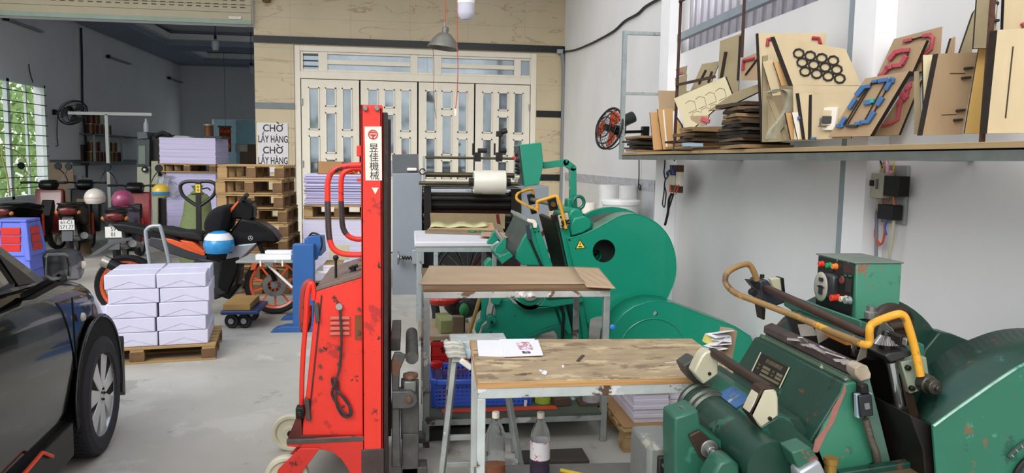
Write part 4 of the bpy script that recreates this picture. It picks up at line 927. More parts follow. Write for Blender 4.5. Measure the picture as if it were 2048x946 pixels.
for px,py,sy,sz,m in ((1698,538,.06,.045,'grey_bezel'),(1698,540,.044,.018,'display'),(1698,570,.03,.05,'grey_bezel'),(1693,551,.014,.004,'lamp_green'),(1702,552,.014,.004,'lamp_green'),(1664,541,.025,.006,'grey_bezel')):
    q=onp(px,py); mm=MC.get(m) or mat(m,{'grey_bezel':'2e302f','display':'4a2a26'}[m],.4); MB().cbox(q+V((-.002 if m=='grey_bezel' else -.004,0,0)),(.004,sy,sz)).build('display' if m=='display' else 'bezel' if m=='grey_bezel' else 'indicator',mm,CP,world=True)
for px,py in ((1676,520),(1698,524)):
    q=onp(px,py); text('||' if px<1680 else '|||',.012,MC['dial_beige'],CP,frame(q+V((-.003,0,0)),(0,-1,0),(0,0,1)),'mark')
F.pr('box_bracket',[(1688,640),(1705,640),(1705,700),(1690,700)],2.576,2.714,M_oil)
F.pr('box_bracket',[(1718,640),(1740,640),(1742,680),(1720,680)],2.502,2.576,M_bolt)
# platen: wedge with green back, lit near gusset and dirty top bar
PZ=F.pr('platen',[(1722,764),(1740,757),(1782,925),(1800,1010),(1770,1010),(1748,925)],Yn,Yz,mat('steel_strip_green','5d7a6e',.4,metal=.2,var=.2,chip='4a5a52',amt=.4),.003)
F.pr('platen_back',[(1691,768),(1722,764),(1735,800),(1760,920),(1735,930),(1640,930),(1608,900),(1640,850)],Yn+.015,Yz-.0,G2,.004,par=PZ)
F.pr('side_gusset',[(1691,768),(1712,764),(1735,860),(1748,925),(1700,945),(1640,940),(1625,905),(1650,850),(1678,805)],Yn+.0,Yn+.014,mat('lit_gusset_green','37785f',.4,var=.08,scale=3,chip=[('2d6a54',.34,7),('97594f',.30,12)]),.003,par=PZ)  # near side paler than the back; its light is put into the green
F.pr('chipped_edge',[(1691,768),(1684,790),(1668,815),(1655,850),(1632,880),(1625,905),(1636,905),(1652,870),(1668,845),(1680,812),(1693,782)],Yn-.003,Yn+.002,mat('pink_primer','96665c',.7,var=.15,scale=14,chip='7c3f36',amt=.4),0,par=PZ)
tb_=F.pr('top_bar',[(1708,736),(1728,728),(1743,750),(1740,760),(1722,766),(1706,752)],Yn+.03,Yz-.0,mat('grimy_top_bar','4e4340',.5,metal=.2,var=.3,scale=9,chip=[('3a4258',.35,5),('8d8580',.22,9)]),.004,par=PZ)
F.pr('edge_strip',[(1700,756),(1722,764),(1724,770),(1696,764)],Yn+.03,Yz,mat('olive_strip','485a45',.5,chip='a9a79a',amt=.25,cscale=8),.002,par=PZ)
F.pr('end_block',[(1710,736),(1722,728),(1736,732),(1743,748),(1742,758),(1722,764),(1711,750)],Yn-.015,Yn+.035,mat('dirty_cream_block','a89a86',.5,var=.25,scale=14),.004,par=PZ)
r=random.Random(9)
for k in range(9):                                       # torn tape
    t=k/8; Y=Yn+.05+.32*t; q=ay(1726,733,Yn); q=V((q.x+r.uniform(-.02,.0),Y,q.z+r.uniform(-.008,.008)))
    MB().cbox(q,(.05+.03*r.random(),.018,.004),(r.uniform(-.3,.3),R(30+r.uniform(-30,30)),r.uniform(-.6,.6))).build('tape_scrap',mat('torn_tape','a39c9a',.3,var=.3,scale=30),tb_,world=True)
sw=F.pr('limit_switch',[(1718,792),(1744,788),(1748,832),(1722,836)],Yn-.055,Yn-.015,mat('black_switch','1d2125',.4),.004,par=PZ)
F.pr('switch_plate',[(1713,789),(1745,786),(1744,793),(1720,796),(1720,838),(1714,836)],Yn-.045,Yn-.03,mat('pale_blue_plate','9fb2c0',.4,metal=.4),.002,par=sw)
F.pr('switch_head',[(1722,770),(1738,768),(1740,790),(1722,790)],Yn-.05,Yn-.02,M_bolt,.006,par=sw)
F.pr('switch_symbol',[(1729,808),(1739,806),(1741,818),(1731,820)],Yn-.058,Yn-.054,mat('grey_symbol','6d6d6b',.5),.001,par=sw)
F.tb('conduit',[(1731,838,Yn-.03),(1737,860,Yn-.03),(1744,885,Yn-.03),(1752,905,Yn-.03),(1756,930,Yn-.02),(1764,970,Yn-.01)],.0105,mat('ribbed_conduit','5d564c',.5,metal=.3,var=.3,scale=40,stretch=(1,1,5)),par=PZ)
# name plates on the platen back
def backpt(u,v,P0,P1): return P0.lerp(P1,v)
A1=ay(1691,768,Yn+.015); A2=ay(1608,900,Yn+.015); dn=(A2-A1).normalized(); nrm=V((-1,0,0)); nrm=(V((0,1,0)).cross(dn)).normalized()
if nrm.x>0: nrm=-nrm
def onback(px,py):                                       # pixel -> point on the sloping back
    d=ray(px,py); o=V((0,0,H)); t=(A1-o).dot(nrm)/d.dot(nrm); return o+d*t
def plate(name,pts,m,off,par,t=.002):
    P=[onback(a,b)+nrm*off for a,b in pts]; return MB().hexa(P,[p+nrm*t for p in P]).build(name,m,par,world=True,bevel=.0005)
NP=plate('name_plate',[(1502,747),(1561,778),(1581,736),(1522,705)],mat('black_brass_plate','262220',.35,metal=.3,var=.3,scale=10,chip='57503e',amt=.2),.001,PZ)
plate('plate_border',[(1522,705),(1524,706),(1504,748),(1502,747)],M_cream,.0028,NP,.0006); plate('plate_border',[(1579,735),(1581,736),(1561,778),(1559,777)],M_cream,.0028,NP,.0006)
def pu(u,v):                                             # unit square of the plate
    c=[onback(1502,747),onback(1561,778),onback(1581,736),onback(1522,705)]; return c[0].lerp(c[1],u).lerp(c[3].lerp(c[2],u),v)+nrm*.0031
xd=(pu(1,.5)-pu(0,.5)).normalized(); ud=(pu(.5,1)-pu(.5,0)).normalized()
M_brass=mat('dull_brass','80785c',.4,metal=.5)
text('模切壓痕機制造',.0165,M_brass,NP,frame(pu(.55,.78),xd,ud),'plate_heading',.0003)
def cell(u0,v0,u1,v1): P=[pu(u0,v0),pu(u1,v0),pu(u1,v1),pu(u0,v1)]; MB().hexa(P,[p+nrm*.0006 for p in P]).build('plate_cell',M_brass,NP,world=True)
for c in ((.28,.44,.52,.56),(.74,.44,.92,.56),(.28,.28,.52,.39),(.74,.28,.92,.39),(.28,.1,.92,.2)): cell(*c)
for (u,v,s) in ((.14,.5,'型號'),(.14,.33,'日期'),(.63,.5,'編號'),(.63,.33,'重量'),(.14,.15,'厂')): text(s,.0085,M_brass,NP,frame(pu(u,v),xd,ud),'plate_text',.0003)
# front beam with blue plate, cheeks and rod
bm2=F.pr('front_beam',[(1520,856),(1556,834),(1571,838),(1640,900),(1665,960),(1640,1010),(1600,960),(1560,900)],Yn+.0,Yn+.01,G2,.004)
# beam body: slanting bar along the press width
def seg(name,near,Ya,Yb,m,bev=.006,par=None,label=None): return F.pr(name,near,Ya,Yb,m,bev,par,label=label)
seg('front_beam',[(1523,858),(1556,832),(1582,838),(1600,870),(1560,905),(1540,890)],Yn+.02,2.558,G2l)
seg('tray_plate',[(1556,832),(1600,836),(1640,905),(1600,905)],Yn+.05,2.668,mat('dark_gap_green','1e3a31',.5,var=.2),.004)
CH=[(1499,828),(1508,808),(1518,789),(1526,780),(1536,776),(1546,777),(1554,784),(1557,796),(1558,832),(1522,857)]
ck=seg('cheek_plate',CH,Yn+.0,Yn+.055,M_cream,.006,label='cream-faced metal cheek')
seg('cheek_rust_edge',[(1499,829),(1524,777),(1545,775),(1548,779),(1530,781),(1506,832),(1521,858)],Yn-.0,Yn+.056,M_brown,.002,par=ck)
k2=.837; CF=[(818+(x-818)*k2, 321+(y-321)*k2) for x,y in CH]
Yc2=Yn/k2
ck2=seg('cheek_plate',[(a,b) for a,b in CF],Yc2,Yc2+.06,M_cream,.006,label='cream-faced metal cheek')
F.tb('cheek_rod',[(1541,779,Yn+.03),(1424,704,Yc2+.02)],.0165,M_brown,sm=False)
F.cy('cheek_pin',1541,838,Yn-.006,.006,.01,M_bolt,par=ck); F.cy('cheek_pin',1420,748,Yc2-.006,.006,.01,M_bolt,par=ck2)
F.pr('far_horn',[(1366,732),(1388,716),(1400,722),(1404,760),(1392,770),(1376,752)],Yc2+.08,Yc2+.16,mat('dark_horn','3d4038',.5,var=.2,chip='6a4a3c',amt=.3),.006)
a=ay(1446,808,2.162)
qa=[az(0,0,0)]*0
bz=ay(1556,832,Yn+.02).z
P=[]
# blue plate lies on the beam's upper slope: plane through near/far edge lines of the beam
e0=ay(1523,858,Yn+.02); e1=ay(1556,832,Yn+.02); nb=(V((0,1,0)).cross(e1-e0)).normalized(); nb=nb if nb.z>0 else -nb
def onbeam(px,py): d=ray(px,py); o=V((0,0,H)); t=(e0-o).dot(nb)/d.dot(nb); return o+d*t+nb*.002
P=[onbeam(a,b) for a,b in ((1436,789),(1473,818),(1505,799),(1466,774))]
bp=MB().hexa(P,[p+nb*.002 for p in P]).build('blue_plate',mat('blue_plate','2f5a8c',.4,var=.15,scale=30,chip='8d9aa0',amt=.12,cscale=20),F.r,world=True,label='blue enamel plate with worn pale marks')
cpt=sum(P,V((0,0,0)))/4; text('注意',.026,mat('worn_plate_mark','76858c',.5),bp,frame(cpt+nb*.0035,(P[1]-P[0]),(P[3]-P[0])),'plate_text',.0003)
# big front cross cylinder
c0=ay(1384,800,2.622); c1=ay(1560,965,1.886)
c0=V((c1.x*0+ay(1560,950,1.886).x,2.622,0)); 
cx_=ay(1545,935,1.932); rC=.075
MB().cyl((cx_.x,1.932,cx_.z),(cx_.x,2.47,cx_.z),rC,n=36).build('cross_cylinder',G2,F.r,world=True)
for yy in (2.34,2.38,2.45): MB().lathe([(rC+.004,0),(rC+.012,.006),(rC+.012,.022),(rC+.004,.028)],(cx_.x,yy,cx_.z),(0,1,0),36).build('collar',mat('steel_collar','4a5049',.35,metal=.6,var=.2),F.r,world=True)
# rounded lower casting with bracket and big bolt
BR=F.pr('bearing_bracket',[(1349,835),(1372,828),(1397,819),(1402,850),(1420,868),(1450,886),(1470,930),(1480,1060),(1352,1060),(1348,880)],2.116,2.226,G2l,.008)
F.pr('rust_pad',[(1378,872),(1400,860),(1450,905),(1452,925),(1425,930),(1400,915)],2.102,2.116,M_brown,.004,par=BR)
q=ay(1418,897,2.102); MB().lathe([(.028,0),(.028,.006),(.02,.008)],q,(0,-1,0),24).cyl(q+V((0,-.008,0)),q+V((0,-.026,0)),.016,n=6).cyl(q+V((0,-.026,0)),q+V((0,-.042,0)),.009).build('hex_bolt',M_steel,BR,world=True,bevel=.002)
q=ay(1367,828,2.171); MB().lathe([(.022,0),(.022,.012),(.014,.02),(.014,.024)],q,(0,0,1),20).build('top_screw',M_steel,BR,world=True)
F.pr('lower_casting',[(1420,960),(1440,925),(1462,918),(1480,930),(1490,1060),(1420,1060)],1.978,2.061,G2l,.01)
F.pr('lower_rib',[(1478,930),(1510,925),(1520,1060),(1490,1060)],2.024,2.116,G2,.006)
# lower right foot with flange and brass cap
F.pr('foot_flange',[(1583,905),(1620,893),(1640,920),(1632,925),(1600,945)],1.858,1.932,G2l,.005)
F.pr('flange_cover',[(1598,945),(1640,921),(1652,946),(1650,1000),(1605,1000)],1.84,1.895,M_alu,.008)
q=ay(1661,936,1.868); MB().lathe([(.0165,0),(.0165,.022),(.020,.024),(.020,.040),(.0,.040)],q+V((0,0,-.01)),n=24).build('oil_cap',mat('brass_cap','9c7a3e',.4,metal=.7,var=.2,chip='5a4028',amt=.3),F.r,world=True)
F.pr('cross_rail',[(1670,948),(1880,918),(1900,975),(1680,1000)],1.98,1.877,mat('rusty_green_rail','5c4a36',.5,var=.3,scale=8,chip='2c5a4a',amt=.4),.005)
F.pr('cross_rail_top',[(1670,938),(1862,908),(1880,922),(1672,950)],1.98,1.95,G2,.004)
# frame plate with square boss, silver rod, gears
F.pr('guide_plate',[(1795,716),(1808,712),(1850,872),(1880,1000),(1850,1000)],Yn+.0,Yn+.02,M_brown,.003)
F.tb('guide_rod',[(1782,724,Yn-.01),(1797,800,Yn-.01),(1817,918,Yn-.01),(1825,960,Yn-.01)],.0135,M_chrome)
F.pr('rod_clamp',[(1794,818),(1816,814),(1821,834),(1800,840)],Yn-.035,Yn+.01,M_bolt,.003)
bpz=F.pr('boss_plate',[(1802,724),(1853,714),(1862,776),(1820,788)],Yn-.02,Yn+.02,mat('pale_green_plate','8f9a86',.45,metal=.2,var=.12,chip='5c5f50',amt=.25),.003)
for a,b in ((1819,737),(1827,778)): F.cy('plate_bolt',a,b,Yn-.032,.009,.014,M_bolt,par=bpz,n=6)
q=ay(1846,764,Yn-.02); MB().lathe([(.028,.0),(.028,.03),(.022,.034),(.022,.055),(.008,.058),(.008,.07)],q,(0,-1,0),24).build('handle_socket',mat('worn_socket','4b463f',.35,metal=.6,var=.2),F.r,world=True,bevel=.002)
F.pr('top_bracket',[(1770,712),(1778,707),(1822,700),(1824,712),(1782,726)],Yn-.03,Yn+.1,mat('grey_black_iron','3b3b3b',.4,metal=.5,var=.2),.004)
F.pr('bracket_wall',[(1742,668),(1756,640),(1800,680),(1822,702),(1780,712),(1756,704)],Yn+.12,Yn+.15,mat('charcoal_iron','26241f',.4,metal=.4,var=.2),.006)
def bevelgear(c,axis,r0,r1,l,n=26):
    c=V(c); d=V(axis).normalized(); u=V((0,0,1)) if abs(d.z)<.9 else V((1,0,0)); a=d.cross(u).normalized(); e=d.cross(a); mb=MB(); ra=[];rb=[]
    for k in range(n*4):
        t=2*PI*k/(n*4); g=1 if k%4 in (0,1) else .88
        ra.append(c+(a*math.cos(t)+e*math.sin(t))*r0*g); rb.append(c+d*l+(a*math.cos(t)+e*math.sin(t))*r1*g)
    return mb.loft([ra,rb])
q=ay(1762,668,Yn+.04); bevelgear(q,(1,-.35,-.2),.042,.022,.03).build('bevel_gear',M_steel,F.r,world=True,smooth=False)
q=ay(1774,686,Yn+.02); bevelgear(q,(-.05,0,1),.040,.020,.025).build('bevel_gear',M_steel,F.r,world=True,smooth=False)
MB().cyl(q+V((0,0,-.045)),q,.022).build('gear_hub',M_bolt,F.r,world=True)
a=ay(1766,668,Yn+.03); b=ay(1806,681,Yn-.02); MB().bar(a,b,.028).build('gear_shaft',M_bolt,F.r,world=True,bevel=.003); MB().bar(b,b+(b-a).normalized()*.016,.022).build('shaft_end',M_steel,F.r,world=True,bevel=.003)
q=ay(1789,655,2.3); MB().lathe([(.07,0),(.08,.006),(.08,.03),(.07,.036)],q,(0,1,0),36).build('pulley',M_brown,F.r,world=True)
a=ay(1778,655,2.162); b=ay(1806,651,2.162); MB().cyl(a,b,.013).lathe([(.016,0),(.016,.01)],b,(b-a)).build('spindle',M_brown,F.r,world=True)
q=ay(1741,636,2.254); MB().lathe([(.02,0),(.02,.02),(.014,.024),(.014,.04)],q,n=16).build('bolt_head',M_steel,F.r,world=True)
# top roller, far block, yellow safety bar
F.tb('top_roller',[(1735,668,Yn+.15),(1722,664,Yn+.18),(1600,607,2.484),(1527,574,2.778)],.0155,mat('rusty_roller','4c3a33',.45,metal=.5,var=.2,scale=14),sm=False)
FB=F.pr('far_block',[(1518,566),(1522,560),(1536,560),(1543,570),(1548,592),(1570,598),(1570,606),(1548,614),(1535,618),(1526,605)],2.76,2.852,mat('slate_iron','3a3f47',.4,metal=.4,var=.15),.006)
F.pr('block_claw',[(1498,561),(1512,562),(1520,570),(1518,580),(1508,574)],2.742,2.788,M_dark,.003,par=FB)
F.cy('block_bolt',1509,586,2.732,.014,.03,M_dark,par=FB); q=ay(1524,556,2.788); MB().cyl(q,q+V((0,0,.014)),.009).build('block_screw',M_dark,FB,world=True)
F.pr('stop_plate',[(1541,558),(1562,556),(1568,585),(1550,582)],2.87,2.898,M_cream,.002,par=FB); F.pr('stop_plate_edge',[(1562,556),(1568,556),(1571,586),(1566,588)],2.861,2.907,M_bolt,.002,par=FB)
F.pr('far_post',[(1520,606),(1532,618),(1530,640),(1526,640)],2.76,2.815,M_dark,.003)
F.tb('safety_bar',[(1514,561,2.732),(1506,540,2.732),(1497,529,2.732),(1480,531,2.723),(1460,541,2.723),(1451,553,2.714),(1453,569,2.705),(1472,587,2.668),(1511,602,2.576),(1595,634,2.392),(1660,662,2.226),(1700,678,2.116),(1724,688,2.042)],.0115,mat('rusty_yellow_tube','8c6d40',.45,var=.2,chip=[('c8922e',.45,5),('5c4434',.5,9)]))
F.tb('safety_bar_end',[(1724,688,2.042),(1735,689,2.024),(1739,680,2.024),(1739,660,2.015),(1744,648,2.015),(1768,637,1.996),(1792,629,1.978),(1803,629,1.978),(1811,637,1.978),(1820,663,1.978),(1830,700,1.978),(1841,752,1.969)],.0118,M_yel,n=4)
# frame top seen between bars, orange strip and scraps of paper inside the press
F.pr('rear_cross_beam',[(1720,640),(1760,655),(1752,690),(1722,672)],2.3,2.834,mat('mid_green_top','3c7562'),.006)
F.pr('ledge_plate',[(1712,700),(1770,716),(1764,724),(1712,716)],2.116,2.144,M_oil,.002)
single(MB().bar(ay(1655,665,2.346),ay(1700,685,2.19),.025,.02),'wooden_strip',mat('orange_wood','b5702e',.6,var=.1),'orange wooden strip wedged in the press opening of the front machine','strip',bevel=.002)
for k,(a,b,Y,s) in enumerate(((1618,664,2.484,.045),(1706,692,2.116,.03),(1722,705,2.079,.03),(1640,668,2.392,.03))):
    q=ay(a,b,Y); e=Euler((k*1.1+.4,.6*k,k*.8)).to_matrix(); single(MB().hexa([q+e@V((-s,-s*.6,0)),q+e@V((s,-s*.5,0)),q+e@V((s*.6,s*.7,.01)),q+e@V((-s*.5,s,0))],[q+e@V((-s,-s*.6,.002)),q+e@V((s,-s*.5,.002)),q+e@V((s*.6,s*.7,.012)),q+e@V((-s*.5,s,.002))]),'paper_scrap',mat('dirty_scrap','8b8378',.6,var=.2),['largest grey scrap lying in the far half of the front press opening','pale scrap beside the near end of the orange strip','scrap closest to the gears in the front press opening','grey scrap beside the far end of the orange wooden strip'][k],'scrap')
# near gear guard: hood lofted between two outlines
far=[(1815,830),(1838,760),(1861,728),(1900,698),(1945,677),(1994,661),(2048,656),(2100,664),(2160,690),(2220,760),(2250,870),(2250,1050)]
near=[(1866,852),(1893,832),(1921,812),(1958,786),(2000,757),(2048,728),(2110,705),(2190,700),(2270,730),(2350,800),(2400,910),(2400,1100)]
fp=[ay(a,b,2.134) for a,b in far]; np_=[ay(a,b,1.858) for a,b in near]
mb=MB(); 
fp2=smooth_path(fp,4); np2=smooth_path(np_,4)
mb.loft([fp2,np2],cap=False,closed=False)
hood=mb.build('guard_hood',G2,F.r,world=True,solid=.004,ang=50)
face=[(a.x,a.z) for a in np2]+[(ay(1882,1060,1.858).x,ay(1882,1060,1.858).z)]
gf=MB().prism(face,1.858,1.868).build('guard_face',mat('guard_face_green','2a6a53',.4,var=.08,scale=3,chip=[('225643',.36,7),('4d8a74',.32,14),('6b5a40',.34,11)]),F.r,world=True,bevel=.002)
MB().tube([p+V((0,-.002,0)) for p in np2],.004,6).build('highlight_rim',mat('rim_highlight_pale','8fb3a3',.4,metal=.3,var=.3,scale=30,chip='3d8870',amt=.4),gf,world=True)  # pale tube along the lip; its edge highlight is put into the colour
# curved scale and rubber ring on the near guard
q=ay(2075,960,1.854)
MB().tube([q+V((.120*math.cos(R(t)),0,.125*math.sin(R(t)))) for t in range(55,150,6)],.007,8).build('curved_scale',mat('dark_scale','34443c',.5),gf,world=True)
for t in range(60,146,9): 
    c=q+V((.120*math.cos(R(t)),-.007,.125*math.sin(R(t)))); MB().cbox(c,(.004,.003,.009),(0,R(90-t),0)).build('scale_mark',mat('scale_grey','7c8c82',.5),gf,world=True)
MB().tube([q+V((.078*math.cos(R(t)),-.004,.078*math.sin(R(t)))) for t in range(0,360,12)],.0085,10,closed=True).build('rubber_ring',M_black,gf,world=True)
MB().cyl(q+V((0,-.002,0)),q+V((0,.0,0)),.074,n=32).build('ring_hole',mat('shadowy_green','1e4a3c',.5),gf,world=True)
F.pr('lower_frame',[(1820,830),(1866,852),(1885,1060),(1860,1060),(1846,900)],1.886,2.116,M_oil,.004)
# machine base
F.pr('machine_base',[(1480,1300),(1480,1060),(2300,1060),(2300,1300)],1.932,2.76,G2,.01)
zf=ay(1480,1290,1.932).z
MB().box((ay(1480,1290,1.932).x+.05,1.95,0),(ay(2250,1290,1.932).x,2.742,zf+.05)).build('plinth',M_oil,F.r,world=True)
# grey motor box at the left foot of the machine
Yq=2.254
MO=thing('motor_box','worn grey motor housing on the floor left of the front green machine','motor',(ay(1325,900,Yq).x,Yq+.1,0))
xl=ay(1297,880,Yq).x; xr=ay(1352,880,Yq).x; zt_=ay(1320,892,Yq).z
MB().box((xl,Yq,.0),(xr+.03,Yq+.2,zt_)).build('housing',mat('worn_grey_paint','6d6f6c',.5,var=.15,chip=[('8f8d7e',.3,6),('3f3f3d',.2,12)]),MO,world=True,bevel=.015)
MB().box((xl+.03,Yq-.02,.1),(xr+.04,Yq,zt_-.03)).build('terminal_cover',M_dark,MO,world=True,bevel=.004)
for px,py in ((1327,930),(1342,912),(1348,932)): q=ay(px,py,Yq-.02); MB().cyl(q,q+V((0,-.012,0)),.007,n=6).build('cover_bolt',M_steel,MO,world=True)
# small items beside: cardboard box and stack of torn paper at the far end of the front machine
Yx=2.944
single(MB().cbox(ay(1452,688,Yx),(.05,.06,.13),(0,R(8),0)),'cardboard_box',M_card,'small open brown cardboard box behind the far end of the front machine','box')
r=random.Random(4)
for k in range(7):
    q=ay(1436+r.uniform(-5,9),700-k*6,Yx-.05); e=(r.uniform(-.3,.3),r.uniform(-.5,.2),r.uniform(-.6,.6))
    single(MB().cbox(q,(.08,.06,.004),e),'crumpled_paper',mat('white_crumple','dedde2',.6),'crumpled white paper sheet in the loose pile by the small cardboard box','paper','loose crumpled papers by the front machine')
q=ay(1418,680,Yx-.03); single(MB().cbox(q,(.04,.03,.03),(0,R(20),0)),'yellow_paper',mat('yellowish_paper','c8c06a',.6),'small pale yellow paper at the left edge of the loose papers','paper')
# ================================================================ car
hd=math.atan((818-676)/FPX)
CO=az(195,905,0); cu=V((-math.sin(hd),math.cos(hd),0)); cs=V((math.cos(hd),math.sin(hd),0))     # cu: heading, cs: outward side
CAR=thing('car','glossy black hatchback car with silver alloy front wheel and orange sill stripe','car',(CO.x-.8*cs.x,CO.y-.8*cs.y,0),0)
CAR.rotation_euler=(0,0,hd)                               # local x = outward side, y = heading
def sp(px,py,s=0.0):                                      # pixel on the plane a distance s inboard of the side -> (u,z)
    d=ray(px,py); o=V((0,0,H)); c=CO-cs*s; t=(c-o).dot(cs)/d.dot(cs); p=o+d*t; return ((p-CO).dot(cu), p.z)
def cw(s,u,z): return CO-cs*s+cu*u+V((0,0,z))             # inboard s, along u, height z
M_car=mat('black_car_paint','070708',.15,var=.1,coat=.55,spec=.25); M_glass=mat('dark_car_glass','0c1014',.03,spec=.8,coat=1)
M_trimb=mat('black_trim','101012',.45)
uw=.0; zw=.31; rw=.30
# body: lofted cross-sections along the car
FZ=[(-3.6,1.0),(-.94,.985),(-.62,.968),(-.3,.945),(0,.895),(.155,.85),(.36,.725),(.54,.57),(.62,.48),(.73,.40)]
def fz(u):
    for (a,b),(c,d) in zip(FZ,FZ[1:]):
        if a<=u<=c: return b+(d-b)*(u-a)/(c-a)
    return FZ[-1][1]
rings=[]
us=[-3.55,-3.3,-2.8,-2.2,-1.6,-1.1,-.75,-.5,-.25,0,.15,.3,.42,.52,.6,.68,.72]
for u in us:
    z1=fz(u); t=max(0,(u-.1)/.62); tin=.30*t**2.2; Wd=1.70
    z0=.20
    prof=[(.03+tin,z0),(.0+tin,z0+.08),(-.015+tin,z0+.25),(-.02+tin,.60 if z1>.7 else z1*.72),(.0+tin,z1-.12),(.03+tin,z1-.04),(.09+tin,z1),(.35+tin*.8,z1+.03*(1-t)),(.85,z1+.045*(1-t))]
    full=prof+[(Wd-a,b) for a,b in prof[-2::-1]]
    rings.append([cw(a,u,b) for a,b in full])
mb=MB().loft(rings); body=mb.build('body',M_car,CAR,world=True,sub=1,ang=60)
# wheel arch: dark liner ring standing slightly proud, and arch lip
def archpts(r,a0=-12,a1=192,n=26): return [(r*math.cos(R(a0+(a1-a0)*i/n)), .33+r*math.sin(R(a0+(a1-a0)*i/n))) for i in range(n+1)]
P=[(u,z) for u,z in archpts(.365)]
b_=[cw(-.030,u,z) for u,z in P]; c_=[cw(.30,u,z) for u,z in P]
mb=MB(); mb.loft([b_,c_],cap=False,closed=False); mb.face(b_[::-1]) if 0 else None
dk=MB().hexa([cw(-.028,u,max(z,.12)) for u,z in P],[cw(-.020,u,max(z,.12)) for u,z in P]); dk.build('wheel_well',mat('wheel_well_black','050506',.9),CAR,world=True,smooth=False)
MB().tube([cw(-.028,u,z) for u,z in archpts(.368)],.009,10).build('arch_lip',M_car,CAR,world=True)
MB().hexa([cw(-.03,.37,.20),cw(-.03,.43,.16),cw(.12,.43,.16),cw(.12,.37,.20)],[cw(-.03,.40,.46),cw(-.03,.44,.5),cw(.12,.44,.5),cw(.12,.40,.46)]).build('mud_flap',M_trimb,CAR,world=True,bevel=.006)
# wheel, its axis pointing sideways; outer face proud of the well
wc=cw(-.035,0,rw)
ty=MB(); w=.195
prof=[(.205,.0),(.215,-.01),(.262,-.014),(.29,-.002),(.30,.025)]
for k in range(1,9): 
    v=.025+(w-.05)*k/9; prof+=[(.30,v-.004),(.294,v-.003),(.294,v+.002),(.30,v+.004)]
prof+=[(.30,w-.025),(.29,w),(.26,w+.01),(.205,w)]
ty.lathe(prof,wc,-cs,56,cap=False); 
tyre=ty.build('tyre',mat('tyre_rubber','24242a',.75,var=.2,scale=20),CAR,world=True,ang=25)
tr_=MB()
for k in range(56):                                      # tread blocks
    a=2*PI*k/56; d=cu*math.cos(a)+V((0,0,1))*math.sin(a); tr_.cbox(wc+d*.3005-cs*(w*.5),(.014,w*.86,.005),Matrix((V((0,0,1)).cross(cs)*1,cs,d)).transposed() if 0 else Matrix((d.cross(-cs).normalized(),(-cs),d)).transposed())
tr_.build('tread',mat('tyre_tread','1b1b1e',.8),tyre,world=True,smooth=False)
al=mat('silver_alloy','c9cccf',.3,metal=.45,var=.03)
rim=MB().lathe([(.208,-.004),(.214,.004),(.205,.02),(.198,.12),(.195,.16)],wc,-cs,48,cap=False)
for k in range(7):
    a=2*PI*k/7+.3
    for s_ in (-1,1):
        d0=cu*math.cos(a+s_*.20)+V((0,0,1))*math.sin(a+s_*.20); d1=cu*math.cos(a+s_*.13)+V((0,0,1))*math.sin(a+s_*.13)
    d=cu*math.cos(a)+V((0,0,1))*math.sin(a); e=d.cross(cs)
    rim.hexa([wc+d*.04-e*.022-cs*.0,wc+d*.04+e*.022-cs*.0,wc+d*.205+e*.055-cs*.006,wc+d*.205-e*.055-cs*.006],[wc+d*.04-e*.022-cs*.045,wc+d*.04+e*.022-cs*.045,wc+d*.205+e*.045-cs*.04,wc+d*.205-e*.045-cs*.04])
rim.lathe([(0,.004),(.03,.004),(.036,-.004),(.045,.0),(.05,.04)],wc-cs*.0,-cs,24,cap=False)
rm=rim.build('alloy_rim',al,CAR,world=True,bevel=.004)
MB().lathe([(0,0),(.14,0),(.14,.012),(0,.012)],wc-cs*.09,-cs,32,cap=False).build('brake_disc',M_dark,CAR,world=True)
for k in range(5):
    a=2*PI*k/5; d=cu*math.cos(a)+V((0,0,1))*math.sin(a); MB().cyl(wc+d*.028+cs*.006,wc+d*.028-cs*.004,.006,n=6).build('wheel_nut',M_dark,rm,world=True)
# greenhouse: pillar, glass, roof
def q3(px,py,s): u,z=sp(px,py,s); return cw(s,u,z)
us2=[(-3.2,1.0,1.38),(-2.6,1.0,1.50),(-1.9,1.0,1.53),(-1.45,1.0,1.50),(-.95,.985,1.34),(-.38,.955,.965)]
rings=[]
for u,zb_,zt_ in us2:
    f=(zt_-zb_)/.5; pr_=[(.06,zb_-.02),(.06+.17*f,zt_-.03),(.12+.2*f,zt_),(.85,zt_+.015)]; full=pr_+[(1.70-a,b) for a,b in pr_[-2::-1]]
    rings.append([cw(a,u,b) for a,b in full])
MB().loft(rings).build('cabin',M_car,CAR,world=True,bevel=.01,ang=50)
# side glass and front quarter trim
def sideq(u,t):                                          # on the slanted side of the cabin; t 0..1 up
    for (u0,a0,b0),(u1,a1,b1) in zip(us2,us2[1:]):
        if u0<=u<=u1:
            k=(u-u0)/(u1-u0); zb_=a0+(a1-a0)*k; zt_=b0+(b1-b0)*k; f=(zt_-zb_)/.5; break
    z=zb_-.02+(zt_-.03-(zb_-.02))*t; return cw(.06+.17*f*t-.006,u,z)
g=[sideq(-2.1,.08),sideq(-.74,.12),sideq(-.80,.6),sideq(-1.1,.88),sideq(-2.1,.9)]
MB().hexa(g,[p+cs*.004 for p in g]).build('side_window',M_glass,CAR,world=True)
for a,b in zip(g,g[1:]): MB().bar(a+cs*.003,b+cs*.003,.014,.014).build('window_seal',mat('satin_seal','2b2c2e',.35,metal=.3),CAR,world=True)
g=[sideq(-.70,.10),sideq(-.52,.15),sideq(-.76,.72)]
MB().hexa(g,[p+cs*.006 for p in g]).build('mirror_sail',M_trimb,CAR,world=True,bevel=.002)
# windscreen
g=[cw(.20,-.44,1.0),cw(1.50,-.44,1.0),cw(1.40,-1.25,1.47),cw(.30,-1.25,1.47)]
MB().hexa(g,[p+V((0,0,.012))+cu*.008 for p in g]).build('windscreen',M_glass,CAR,world=True)
